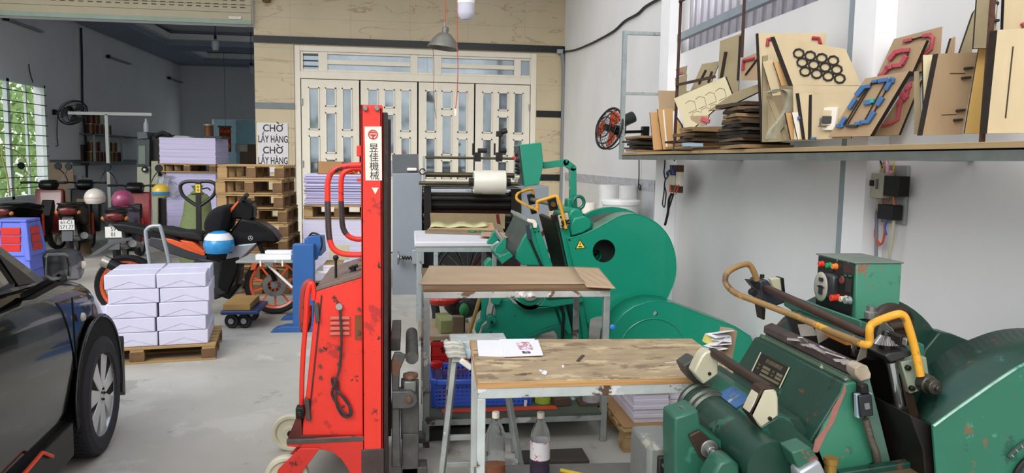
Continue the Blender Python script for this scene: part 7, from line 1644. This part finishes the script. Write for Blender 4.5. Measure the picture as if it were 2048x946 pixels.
rk.bar((cxw-.2,Yb2-.06,zr),(cxw,Yb2-.06,wz),.008).bar((cxw+.1,Yb2-.06,zr),(cxw,Yb2-.06,wz),.008).bar((cxw-.2,Yb2+.06,zr),(cxw,Yb2+.06,wz),.008); rk.build('rear_rack',M_bk,BC,world=True)
MB().bar((cxw,Yb2,wz),(cxw+.42,Yb2,.30),.022).bar((cxw,Yb2,wz),(cxw+.34,Yb2,zr+.05),.018).bar((cxw+.42,Yb2,.30),(cxw+.30,Yb2,zr+.2),.032).bar((cxw+.42,Yb2,.3),(cxw+.85,Yb2,zr+.1),.036).build('frame',mat('bike_red_frame','5e1418',.4),BC,world=True)
MB().tube([(cxw+1.02+.31*math.cos(R(t)),Yb2,wz+.31*math.sin(R(t))) for t in range(0,360,12)],.018,8,closed=True).bar((cxw+.85,Yb2,zr+.1),(cxw+1.02,Yb2,wz),.03).build('front_wheel',M_black,BC,world=True)
# ================================================================ floor litter between the tables: boxes, brush, pole
Yg=4.95
def onfloor(px,Y): q=ay(px,700,Y); q.z=0; return q
MX=thing('side_bench','low bench of boards behind the middle table holding tools and boxes','bench',(ay(910,690,5.0).x,5.0,0))
zb_=ay(900,672,4.8).z; xa_=ay(838,690,4.8).x; xb_=ay(948,690,4.8).x
MB().box((xa_,4.8,zb_-.03),(xb_,5.35,zb_)).build('bench_top',mat('dusty_board','8c7c66',.8,var=.2,scale=6),MX,world=True,bevel=.003)
for x in (xa_+.04,xb_-.04):
    for y in (4.85,5.3): MB().box((x-.02,y-.02,0),(x+.02,y+.02,zb_-.031)).build('leg',M_galv,MX,world=True)
q=ay(892,640,4.9); single(MB().cbox((q.x-.005,5.0,zb_+.045),(.09,.26,.085),(0,0,R(6))),'box',mat('olive_green_box','767c50',.7,var=.1),'long olive green box on the low bench behind the middle table','box',bevel=.003)
q=ay(885,594,5.1); single(MB().sphere((q.x,5.15,zb_+.18),.1,(1.2,.8,.5),16,8),'red_bag',mat('red_crinkle','a3281e',.3,var=.2,scale=20,bump=.5),'red crinkled plastic bag above the olive green box','bag')
q=ay(935,592,5.1); single(MB().sphere((q.x-.02,5.22,zb_+.14),.12,(1.2,.7,.95),16,8),'black_bag',mat('black_crinkle','1c1d20',.25,var=.3,scale=20,bump=.9),'crumpled black plastic bag beside the red bag','bag')
BRS=thing('brush','round brush with green bristles standing on the low bench','brush',(ay(928,630,4.9).x,4.9,zb_)); q=BRS.location.copy()
MB().cyl((0,0,0),(0,0,.13),.008).build('handle',M_dark,BRS); MB().sphere((0,0,.15),.036,(.9,.9,1.25),16,10).build('brush_head',mat('green_bristles','1f6b35',.7,var=.3,scale=40,bump=.6),BRS)
q=ay(916,650,4.85); single(MB().cbox((q.x,4.87,zb_+.06),(.075,.07,.115)),'box',mat('dull_brown_box','6b5c48',.8,var=.2),'small dull brown box on the low bench beside the brush','box',bevel=.003)
a=ay(936,676,4.72); b=ay(963,585,4.9); single(MB().tube([V((a.x,a.y,a.z)),b],.013,10),'broom_handle',mat('ochre_pole','8a6a24',.5),'ochre yellow broom handle leaning against the left side of the rear green machine','broom handle')
a=ay(875,580,5.4); single(MB().tube([ay(864,575,5.45)+V((.0,0,0)),ay(868,600,5.45),ay(872,625,5.45),V((ay(874,650,5.45).x,5.45,.03))],.03,12),'inner_tube',M_black,'black rubber tube behind the top left of the middle table','tube')
# paper stacks under the right of the front table
Yps=3.75; a=ay(1266,870,Yps); b=ay(1335,870,Yps); zt2=ay(1300,760,Yps).z
pallet('pallet under the white paper stacks right of the middle table',((a.x+1.75)/2,Yps+.32,0),0,1.75-a.x+.16,.85,.11)
single(MB().box((a.x-.07,Yps-.06,.111),(1.80,Yps+.72,.118)),'cardboard_sheet',mat('kraft_cardboard','a67f55'),'cardboard liner under the white paper stacks, right of the middle table','cardboard')
pstack('paper_stack','tall white paper stack, left one beside the leg of the middle table',((a.x+b.x)/2,Yps+.25,.119),0,b.x-a.x,.5,.30,M_sheetw,26,.004)
c=ay(1342,870,Yps); pstack('paper_stack','tall white paper stack, right one half hidden by the front green machine',(c.x+.15,Yps+.30,.119),0,.3,.5,.295,M_sheetw,24,.004)
# wood pallet on the far floor left of the table, visible between stacker and table
# buckets and rolls by the right wall
Yw=7.3; q=ay(1247,400,Yw)
BKT=thing('bucket','stack of white plastic buckets with lids, against the right wall','bucket',(q.x,Yw+.1,0)); zz=q.z
for k in range(3):
    hh=zz/3; MB().lathe([(.16,hh*k),(.185,hh*k+hh*.86)],(0,0,0),n=32).build('bucket_body',mat('white_bucket','d5d6d4',.4),BKT); MB().lathe([(.195,hh*k+hh*.86),(.2,hh*k+hh*.9),(.2,hh*k+hh*.97),(.18,hh*(k+1)),(0,hh*(k+1))],(0,0,0),n=32).build('lid',mat('white_lid','e2e2e0',.4),BKT)
for k,(px,w) in enumerate(((1222,.11),(1258,.12))):
    c=ay(px,400,Yw+.4+.0); z_=ay(px,370 if k==0 else 372,Yw+.45).z
    single(MB().lathe([(w,0),(w,z_),(.04,z_),(.04,z_-.05)],(c.x,Yw+.5,0),n=28),'film_roll',mat('satin_white_film','cfcfce',.25),['left upright white film roll behind the buckets','right upright white film roll behind the buckets'][k],'film roll')
c=ay(1187,408,Yw); single(MB().lathe([(.07,0),(.07,c.z),(0,c.z)],(c.x,Yw+.2,0),n=20),'paper_tube',M_label,'short cream tube between the eye bolt and the buckets','tube')
# ================================================================ fans
def fan(c,axis,r,cagem,bladem,lab,mount):
    T=thing('wall_fan',lab,'fan',c); d=V(axis).normalized(); c=V(c); u=V((0,0,1)); a=d.cross(u).normalized(); e=d.cross(a)
    cg=MB()
    for off,rr in ((0,r),(-.05,r*.97),(.04,r*.8),(.06,r*.5)): cg.tube([c+d*off+(a*math.cos(R(t))+e*math.sin(R(t)))*rr for t in range(0,360,12)],.006 if rr<r else .012,6,closed=True)
    for k in range(28):
        t=2*PI*k/28; w_=a*math.cos(t)+e*math.sin(t); cg.tube([c+d*.07+w_*.04,c+d*.05+w_*r*.6,c+w_*r,c-d*.06+w_*r*.7,c-d*.08+w_*.06],.0022,4)
    cg.build('cage',cagem,T,world=True)
    for k in range(3):
        bl=MB()
        t0=2*PI*k/3; rings=[]
        for s in (.15,.4,.7,.88):
            row=[]
            for j in range(5):
                t=t0+(-.5+j/4)*(.9+.3*s); row.append(c+(a*math.cos(t)+e*math.sin(t))*r*s+d*(.03*(j/4-.5)))
            rings.append(row)
        for A,B in zip(rings,rings[1:]):
            for j in range(4): bl.face([A[j],A[j+1],B[j+1],B[j]])
        bl.build('blade',bladem,T,world=True,solid=.003)
    MB().cyl(c+d*.05,c-d*.05,.035).build('hub',cagem,T,world=True); MB().lathe([(.05,0),(.06,.03),(.055,.10),(.03,.13)],c-d*.06,-d,20).build('motor',M_bk,T,world=True)
    MB().bar(c-d*.14,V(mount),.03).cbox(mount,(.07,.07,.1)).build('bracket',M_bk,T,world=True,bevel=.006); return T
c=ay(1218,257,7.15); fan(c,(-.90,-.36,.22),.20,mat('fan_cage_black','1a1a1c',.4),mat('fan_orange','c4481f',.3),'black wall fan with orange blades at the far end of the shelf',(XR-.14,7.25,ay(1260,262,7.2).z))
q=ay(1256,239,7.05); single(MB().cyl(q+V((-.05,0,-.02)),q+V((.06,.02,.03)),.055),'cylinder_can',mat('black_green_can','17191a',.4,chip='3f8a5f',amt=.25,cscale=6),'black can with a green label beside the orange-bladed fan','can',bevel=.006)
c=ax(146,226,XL+.45); fan(c,(.6,-.45,-.55),.26,MC['fan_cage_black'],mat('fan_grey','5d6468',.4),'black wall fan on the left wall beyond the window',(XL+.02,c.y+.25,c.z+.02))
# ================================================================ lamps and cords
Yh=8.3; q=ay(889,75,Yh); LP=thing('pendant_lamp','grey metal reflector pendant lamp hanging before the doors','lamp',(q.x,Yh,q.z))
zc=ay(889,97,Yh).z-q.z
m=MB().lathe([(.172,zc),(.168,zc+.01),(.12,zc+.10),(.065,zc+.155),(.035,zc+.165),(.035,zc+.22),(.02,zc+.235),(0,zc+.235)],(0,0,0),n=36,cap=False); m.xf(Matrix.Rotation(R(7),4,'Y')); m.build('reflector',mat('grey_reflector','74726a',.4,metal=.4),LP,solid=.003)
MB().cyl((0,0,zc+.22),(0,0,zc+.27),.012).build('hook',M_steel,LP)
zt3=4.99-q.z
MB().tube(smooth_path([(0,0,zc+.25),(.01,.0,zc+.45),(-.015,0,zc+.8),(0,0,zt3)],5),.006,6).build('red_cord',mat('red_cord','b24a38',.6),LP)
Yd=4.9; q=ay(932,25,Yd); LB=thing('led_bulb','large cylindrical white bulb hanging at the top of the view','lamp',(q.x,Yd,q.z)); rb=16.5/1500*Yd
MB().lathe([(0,-.05),(rb*.6,-.045),(rb*.92,-.025),(rb,0),(rb,.06)],(0,0,0),n=32,cap=False).build('diffuser',mat('bulb_diffuser','bdbccb',.3),LB)
MB().lathe([(rb*1.02,.055),(rb*1.02,.14),(rb*.7,.19),(.02,.2),(.02,.26),(0,.26)],(0,0,0),n=32,cap=False).build('housing',mat('bulb_white','e6e4e2',.35),LB)
MB().tube([(0,0,.25),(0.02,.4,2.6)] if 0 else [(0,0,.25),(0,0,4.99-q.z)],.006,6).build('cord',M_red,LB)
struct(MB().box((-3,Yd-.05,4.99),(XR,Yd+.05,5.08)).build('ceiling_joist',MC['blue_grey_angle'],smooth=False))
a=ay(915,30,8.0); P=[V((a.x,8.0,4.99)),a,ay(914,90,8.0),ay(916,130,8.0),ay(914,190,8.0),ay(911,218,8.0)]
SW=thing('cord_switch','thin red cord with a small white pull switch hanging before the doors','cord',P[-1])
MB().tube(smooth_path(P,4),.005,6).build('cord',mat('red_cord','b24a38'),SW,world=True); MB().cbox(ay(911,225,8.0),(.025,.02,.08)).build('switch',M_label,SW,world=True,bevel=.004)
P=[ay(863,93,Yh),ay(866,101,Yh),ay(868,140,Yh),ay(867,190,Yh),ay(872,238,Yh)]; single(MB().tube(smooth_path(P,4),.003,5),'cord',mat('brown_red_cord','7c4438',.6),'thin brownish cord hanging from the rim of the reflector lamp','cord')
# CCTV bracket corner (dark bracket at top of tiled wall)
q=ay(533,0,YF-.05); single(MB().cbox(q,(.12,.06,.06)).cbox(q+V((0,-.02,-.03)),(.06,.04,.03)),'wall_bracket',mat('yellow_black_bracket','5c4a1c',.5),'small dark yellow bracket at the top left of the tiled wall','bracket',bevel=.01)
# wall cables
def cable(pts,X,r,m,lab,name='cable',n=5): return single(MB().tube(smooth_path([ax(a,b,X) for a,b in pts],n),r,8),name,m,lab,'cable')
cable([(1124,104),(1150,100),(1180,88),(1200,78),(1228,62),(1250,42),(1275,28),(1290,14),(1310,2),(1330,-8)],XR-.015,.014,mat('thick_black_cable','1d1d1f',.6),'thick black cable sagging across the upper right wall')
CD=single(MB().tube([ay(1125,108,YF-.05),ay(1128,140,YF-.05),ay(1124,340,YF-.05),(ay(1124,340,YF-.05).x,YF-.05,.02)],.035,10),'conduit',mat('grey_conduit','7a7d82',.5),'grey vertical conduit in the corner beside the doors','conduit')
single(MB().cbox(ay(1120,103,YF-.06),(.1,.05,.07)),'junction_clamp',mat('galv_clamp','a3a5a8',.4,metal=.5),'small metal clamp where the black cable meets the tiled wall','clamp',bevel=.01)
XB=XR-.14
cable([(1770,-6),(1770,40),(1769,80),(1768,106),(1767,150)],XB+.11,.012,mat('thick_black_cable','1d1d1f'),'thick black cable running down behind the shelf beside the pilaster')
for k,(px) in enumerate((1776,1782)): cable([(px+1,-6),(px,40),(px-2,80),(px-3,110)],XB+.12,.004,mat('red_wire','c0523f',.5),['left thin red wire beside the black cable above the shelf','right thin red wire beside the black cable above the shelf'][k],'wire')
# electric boards
def ebox(cx,cy,X,sy,sz,sx,m,name,par,b=.003): q=ax(cx,cy,X); return MB().box((q.x,q.y-sy/2,q.z-sz/2),(q.x+sx,q.y+sy/2,q.z+sz/2)).build(name,m,par,world=True,bevel=b)
XP=XR-.125
EB=thing('electric_board','grey board with contactor, relay and red wires fixed to the wall below the shelf','switchboard',ax(1775,455,XR-.02))
Xb=XR-.02
a=ax(1740,330,Xb); b=ax(1807,450,Xb)
MB().box((Xb,min(a.y,b.y),b.z),(Xb+.018,max(a.y,b.y),a.z)).build('backboard',mat('grey_board','8f9090',.6,var=.1),EB,world=True,bevel=.003)
ebox(1750,371,Xb-.07,.13,.125,.06,mat('contactor_beige','a8a694',.5,var=.06,chip='6d6b60',amt=.15,cscale=20),'contactor',EB); ebox(1742,366,Xb-.078,.03,.03,.01,M_bolt,'contactor_button',EB); ebox(1752,368,Xb-.078,.015,.05,.01,M_gyd,'contactor_label',EB)
ebox(1779,372,Xb-.065,.14,.10,.06,M_bolt,'relay',EB); ebox(1766,372,Xb-.05,.05,.12,.045,M_black,'terminal',EB); ebox(1769,424,Xb-.06,.12,.075,.055,M_black,'relay',EB)
W_=lambda pts,m,r=.004,nm='wire': MB().tube(smooth_path([ax(x,y,Xb-.03) for x,y in pts],4),r,6).build(nm,m,EB,world=True)
M_rw=mat('red_wire','c0523f'); M_yw=mat('yellow_wire','c9a648',.5); M_bw=mat('blue_wire','3b62a8',.5)
W_([(1750,397),(1749,430),(1750,470),(1757,488),(1765,485),(1769,465),(1769,445)],M_rw,.006); W_([(1752,397),(1752,440),(1753,475),(1760,487)],M_rw)
W_([(1787,390),(1788,410),(1791,428),(1788,440)],M_yw); W_([(1788,392),(1791,412),(1790,432)],M_rw); W_([(1762,397),(1757,408),(1759,415)],M_yw)
W_([(1785,434),(1775,442),(1770,456),(1773,470)],M_bw,.005); W_([(1772,392),(1773,405),(1778,400),(1778,392)],M_rw)
W_([(1750,342),(1750,320),(1751,305)],mat('dark_red_wire','6d2323',.5),.006); W_([(1754,342),(1756,325),(1752,300)],M_yw); W_([(1762,343),(1768,325),(1788,318),(1786,345)],M_yw); W_([(1755,300),(1760,318),(1765,335)],M_black)
W_([(1768,296),(1770,312),(1774,330),(1775,346),(1782,344)],mat('pink_tape','d29aa8',.5),.010,'pink_tape')
W_([(1752,424),(1753,450),(1752,516)],mat('grey_conduit','7a7d82'),.008,'conduit'); W_([(1788,432),(1786,460),(1778,520)],M_cream,.008,'conduit')
EB2=thing('electric_board','small open brown switch box with tangled wires on the pilaster under the shelf','switchboard',ax(1350,390,XR-.14))
Xb=XR-.135
a=ax(1346,330,Xb); b=ax(1364,386,Xb); MB().box((Xb-.03,min(a.y,b.y),b.z),(Xb+.01,max(a.y,b.y),a.z)).build('box_frame',mat('brown_box','5a3a2a',.7,var=.3,scale=20,chip='c9bfa4',amt=.2),EB2,world=True,bevel=.003)
ebox(1356,358,Xb-.06,.11,.12,.03,M_label,'breaker',EB2); ebox(1342,360,Xb-.08,.14,.09,.04,M_cream,'socket',EB2,.01)
W_2=lambda pts,m,r=.006: MB().tube(smooth_path([ax(x,y,Xb-.07) for x,y in pts],4),r,6).build('wire',m,EB2,world=True)
W_2([(1350,350),(1338,352),(1330,362),(1328,385),(1325,408),(1329,414),(1331,400),(1332,385),(1329,372)],M_black); W_2([(1328,313),(1330,325),(1328,345),(1331,360)],M_black); W_2([(1346,313),(1349,322)],M_black)
W_2([(1343,388),(1338,400),(1336,425),(1330,450)],M_dark,.012); W_2([(1347,388),(1340,410),(1334,430)],M_black,.008); W_2([(1340,368),(1341,385)],M_rw,.008); W_2([(1352,370),(1347,386)],M_rw); W_2([(1357,370),(1352,388)],M_rw)
W_2([(1336,350),(1334,346),(1339,342)],M_bw,.012); W_2([(1344,332),(1347,345),(1349,352)],M_bw,.012)
cable([(1278,315),(1278,350),(1277,372),(1280,380),(1281,372),(1277,368)],XR-.03,.006,M_black,'thin dark cord with a loop hanging on the tiled wall by the buckets','cord')
# ================================================================ sign on the tiled wall
a=ay(514,245,YF-.006); b=ay(577,345,YF-.006)
SG=thing('paper_sign','white paper sign reading CHỜ LẤY HÀNG twice on the tiled wall','sign',((a.x+b.x)/2,YF-.006,b.z))
MB().box((a.x,YF-.012,b.z),(b.x,YF-.002,a.z)).build('sheet',mat('sign_paper','d2cfd3',.6,var=.03),SG,world=True)
for s,y,sz,sx in (('CHO',257,.15,.9),('LẤY HÀNG',279,.15,.60),('CHO',301,.15,.9),('LẤY HÀNG',322,.15,.60)):
    q=ay(546,y,YF-.0135); text(s,sz,M_ink,SG,frame(q,(1,0,0),(0,0,1)),'sign_text',.0006,sx=sx,bold=.012)
    if s=='CHO':                                         # horn and grave accent over the O
        MB().bar(q+V((.122,0,.035)),q+V((.145,0,.07)),.015,.002,up=(0,1,0)).build('horn_mark',M_ink,SG,world=True); MB().bar(q+V((.055,0,.098)),q+V((.09,0,.072)),.016,.002,up=(0,1,0)).build('grave_mark',M_ink,SG,world=True)
# ================================================================ inside the left bay
tube_m=mat('tube_glass','7d8286',.3)
for k,(a,b,lab) in enumerate((((12,37),(86,64),'nearest unlit tube lamp on the left wall'),((217,113),(262,128),'middle unlit tube lamp on the left wall'),((339,156),(368,166),'farthest unlit tube lamp on the left wall'))):
    p=ax(*a,XL+.06); q=ax(*b,XL+.06); T=thing('tube_lamp',lab,'lamp',p); MB().tube([p,q],.02,8).build('tube',tube_m,T,world=True); MB().cbox(p,(.06,.08,.07)).build('end_cap',M_bk,T,world=True); MB().bar(p+V((-.035,0,0)),q+V((-.035,0,0)),.04,.03).build('batten',mat('batten_grey','6f7478',.6),T,world=True)
for k,(px,py,Y,lab) in enumerate(((431,92,15.2,'hanging bulb under the nearer ceiling tray'),(503,142,18.9,'hanging bulb under the farther ceiling tray'))):
    q=ay(px,py,Y); T=thing('hanging_bulb',lab,'lamp',q); MB().lathe([(0,-.09),(.05,-.08),(.07,0),(.065,.08),(.03,.12)],(0,0,0),n=20).build('bulb',mat('bulb_dim','a9afb3',.3),T); MB().tube([(0,0,.12),(0,0,CZ+.32-q.z)],.008,6).cyl((0,0,.12),(0,0,.2),.025).build('cord',M_bk,T)
q=ax(399,164,XL+.1); 
cable([(162,56),(164,120),(165,205),(168,240),(173,300),(174,355)],XL+.03,.022,mat('thick_black_cable','1d1d1f'),'thick black cable dropping down the left wall of the bay')
q=ax(170,310,XL+.03); single(MB().cbox(q,(.05,.30,.42)),'switch_box',mat('dark_brown_box','3f3029',.7,var=.2),'dark wall box on the thick cable in the left bay','box',bevel=.01)
cable([(58,128),(60,145),(66,165)],XL+.02,.008,M_black,'thin wire above the window','wire'); cable([(115,232),(114,270),(116,290),(112,292)],XL+.03,.008,M_black,'short wire hanging below the left wall fan','wire')
# T-shaped lamp stand
Yt3=13.6; a=ay(137,226,Yt3); b=ay(304,229,Yt3); c=ay(213,229,Yt3)
TS=thing('lamp_stand','white T-shaped metal stand in front of the can shelves','stand',(c.x,Yt3,0)); MB().bar(a,b,.05,.05).build('cross_bar',mat('pale_stand','b9bdb9',.4),TS,world=True); MB().bar((c.x,Yt3,c.z),(c.x,Yt3,.03),.05).build('post',MC['pale_stand'],TS,world=True); MB().box((c.x-.14,Yt3-.14,0),(c.x+.14,Yt3+.14,.03)).build('base',MC['pale_stand'],TS,world=True)
# can shelves
ya=ax(190,290,XL+.3).y; yb=ya+3.0; z1=ax(190,267,XL+.3).z; z2=ax(190,323,XL+.3).z
CSH=thing('wall_rack','dark two-tier rack with paint cans on the left wall','rack',(XL+.15,(ya+yb)/2,z2))
for z in (z1,z2): MB().box((XL+.012,ya,z-.03),(XL+.3,yb,z)).build('shelf',M_gyd,CSH,world=True)
for y in (ya+.02,(ya+yb)/2,yb-.02): MB().box((XL+.26,y-.02,z2),(XL+.29,y+.02,z1)).build('upright',M_galv,CSH,world=True)
r=random.Random(6); cm=[mat('can_copper','5e3a24',.3,metal=.5,var=.3,scale=9,chip='c9b7a0',amt=.3),mat('can_red','4e211c',.3,metal=.3,var=.2,chip='c9a04a',amt=.35),mat('can_gold','5e4b26',.3,metal=.5,var=.2)]
proto=None
def can(x,y,z,lab,grp,m,r_=.085,h_=.2):
    T=thing('paint_can',lab,'can',(x,y,z+.001),0,grp); MB().lathe([(r_,0),(r_,h_)],(0,0,0),n=20).build('can_body',m,T); MB().lathe([(r_+.005,h_-.012),(r_+.005,h_+.005),(r_-.015,h_+.008),(0,h_)],(0,0,0),n=20).build('lid',M_steel,T)
for tier,(z,ys) in enumerate(((z1,(.15,.36,.6,1.0)),(z1+.21,(.2,.42)),(z2,(.13,.34,.55,1.0,1.22,1.5)),(z2+.21,(.16,.38,1.3)))):
    for k,y in enumerate(ys): can(XL+.17,ya+y,z,'paint can, number %s from the window, %s'%(['one','two','three','four','five','six'][k],['lower layer on the upper tier','upper layer on the upper tier','lower layer on the lower tier','upper layer on the lower tier'][tier]),'paint cans on the left wall rack',cm[(k+tier)%3])
# small printing machine column beside the stack
Yo=13.2; OM=thing('printing_press','beige green press column with glass-fronted panel behind the scooters','machine',(ay(295,360,Yo).x,Yo+.3,0)); o_=Mach(OM)
o_.pr('lower_body',[(274,334),(299,334),(300,482),(274,482)],Yo,Yo+.5,mat('beige_green_panel','a8ab95',.5,var=.05),.01); o_.pr('upper_body',[(274,280),(299,278),(299,332),(273,332)],Yo,Yo+.5,mat('dark_green_grey','3f4a47',.5),.008)
o_.pr('glass_panel',[(277,292),(290,291),(291,328),(277,328)],Yo-.01,Yo,mat('greenish_panel','6f7c74',.3,chip='b5b9a0',amt=.35,cscale=7),.002); o_.pr('head',[(274,264),(293,264),(296,277),(275,278)],Yo,Yo+.5,M_gyd,.006)
q=ay(289,339,Yo-.05); MB().cyl(q,q+V((0,.05,0)),.05).build('knob',M_bk,OM,world=True); MB().cyl(q+V((0,-.01,0)),q,.02).build('knob_cap',M_label,OM,world=True)
q=ay(293,258,Yo+.2); BT=thing('water_bottle','small clear bottle standing on the press column','bottle',ay(293,264,Yo+.2)); MB().lathe([(.045,0),(.045,.13),(.02,.18),(.02,.22)],(0,0,0),n=16).build('bottle_body',mat('bottle_grey','9ba5aa',.2),BT)
OM2=thing('printing_press','black press body behind the lilac paper stack','machine',(ay(318,360,Yo).x,Yo+.6,0)); o_=Mach(OM2)
o_.pr('frame',[(300,272),(312,268),(350,270),(352,476),(300,476)],Yo+.1,Yo+.8,M_oil,.02); o_.pr('side_panel',[(302,322),(316,322),(316,478),(302,478)],Yo+.02,Yo+.09,mat('beige_green_panel','a8ab95'),.01)
MB().tube([ay(310,272,Yo+.1),ay(325,266,Yo+.1),ay(340,272,Yo+.1)],.04,8).build('black_cable_pile',M_black,OM2,world=True)
single(MB().prism(pp([(344,276),(350,271),(375,272),(383,276)],12.6),12.6,12.9),'paper_sheet',mat('pale_folded','9aa39c',.7),'pale folded sheet on top of the lilac paper stack','paper')
# rear room items: banner, box, can
Yr=20.5; a=ay(438,253,Yr); b=ay(465,304,Yr)
BN=thing('banner','red hanging banner with yellow lettering in the rear doorway','banner',((a.x+b.x)/2,Yr,b.z))
MB().box((a.x,Yr,b.z),(b.x-.03,Yr+.01,a.z)).build('cloth',mat('banner_red','a81a14',.6),BN,world=True); MB().box((a.x-.03,Yr-.01,a.z-.02),(b.x,Yr+.02,a.z+.02)).build('rod',M_gyd,BN,world=True)
q=ay(451,262,Yr-.01); text('Xuân',.15,mat('banner_gold','c99a3a',.5),BN,frame(q,(1,0,0),(0,0,1)),'banner_text'); q=ay(452,276,Yr-.01); text('Tài',.15,MC['banner_gold'],BN,frame(q,(1,0,0),(0,0,1)),'banner_text'); q=ay(453,292,Yr-.01); MB().lathe([(.09,0),(.09,.003),(0,.003)],q,(0,-1,0),20).build('gold_emblem',MC['banner_gold'],BN,world=True)
MB().tube([V(((a.x+b.x)/2,Yr,a.z)),V(((a.x+b.x)/2,Yr,CZ+.33))],.006,5).build('string',M_gyd,BN,world=True)
q=ay(421,268,12.8); can(q.x,12.7,ay(430,276,12.5).z+.032,'copper coloured can on the dark box on the lilac stack',None,cm[0],.075,.18)
q=ay(430,280,12.6); single(MB().box((q.x-.14,12.45,ay(430,277,12.42).z+.002),(q.x+.14,12.95,ay(430,276,12.42).z+.03)),'dark_box',mat('dark_green_box','2f3a36',.6),'flat dark green box on the right of the lilac stack','box',bevel=.004)
q=ay(493,288,18.0); a=ay(479,288,18.0); b=ay(511,330,18.0); single(MB().box((a.x,18.0,.0),(b.x+.2,18.6,a.z)),'wooden_cabinet',mat('brown_cabinet','5e4636',.6,var=.15),'brown wooden cabinet in the rear of the left bay','cabinet',bevel=.01)
q=ay(487,296,17.98); single(MB().cbox(q,(.18,.01,.16)),'wall_notice',mat('notice','a9ad98',.6),'small pale notice on the brown cabinet','notice'); q=ay(475,296,19.0); single(MB().cbox(q,(.1,.01,.22)),'wall_notice',mat('notice2','9aa8b0',.6),'small bluish notice left of the brown cabinet','notice')
# cardboard and tub under the window
a=ay(75,325,12.9); b=ay(125,325,12.9); single(MB().hexa([(a.x+.15,12.9,0),(b.x+.2,12.9,0),(b.x+.2,12.92,0),(a.x+.15,12.92,0)],[(a.x,13.25,a.z),(b.x,13.25,a.z),(b.x,13.27,a.z),(a.x,13.27,a.z)]),'cardboard_sheet',mat('dim_cardboard','7b6c58',.8),'brown board leaning against the wall below the window','cardboard')
q=ay(150,375,13.3); TB=thing('storage_bin','blue-grey plastic bin behind the left scooters','bin',(q.x,13.4,0)); MB().lathe([(.25,0),(.3,q.z-.02),(.32,q.z-.02),(.32,q.z),(.28,q.z)],(0,0,0),n=4).build('bin_body',mat('blue_grey_bin','5a7388',.5),TB,bevel=.02)
q2=ay(150,374,13.3); BK2=thing('pail','small grey pail standing on the blue-grey bin','pail',(q.x,13.4,q.z+.002)); MB().lathe([(.08,0),(.1,.19),(.11,.19),(.11,.2),(.09,.2)],(0,0,0),n=24).build('pail_body',mat('grey_pail','8b9094',.4),BK2)
q=ay(168,478,12.0); a=ay(153,398,12.0); b=ay(176,398,12.0); single(MB().box((a.x,12.0,0),(b.x,12.05,a.z)),'cardboard_sheet',mat('dull_cardboard','6b563c',.8),'tall brown cardboard standing between the two left scooters','cardboard')
# yellow rope hanging in front of the window
P=[ay(4,290,11.9),ay(10,298,11.9),ay(30,305,11.9),ay(50,330,11.9),ay(56,350,11.9),ay(40,372,11.9),ay(12,384,11.9)]
P=[ax(a,b,XL+.08) for a,b in ((3,292),(12,296),(28,300),(45,312),(56,335),(52,355),(38,372),(14,386))]
single(MB().tube(smooth_path(P,4),.008,6).tube(smooth_path([ax(a,b,XL+.1) for a,b in ((6,292),(4,310),(9,330),(14,350),(20,392))],4),.012,6),'rope',mat('yellow_rope','c9bb6a',.7),'pale yellow rope hanging in front of the window grille','rope')
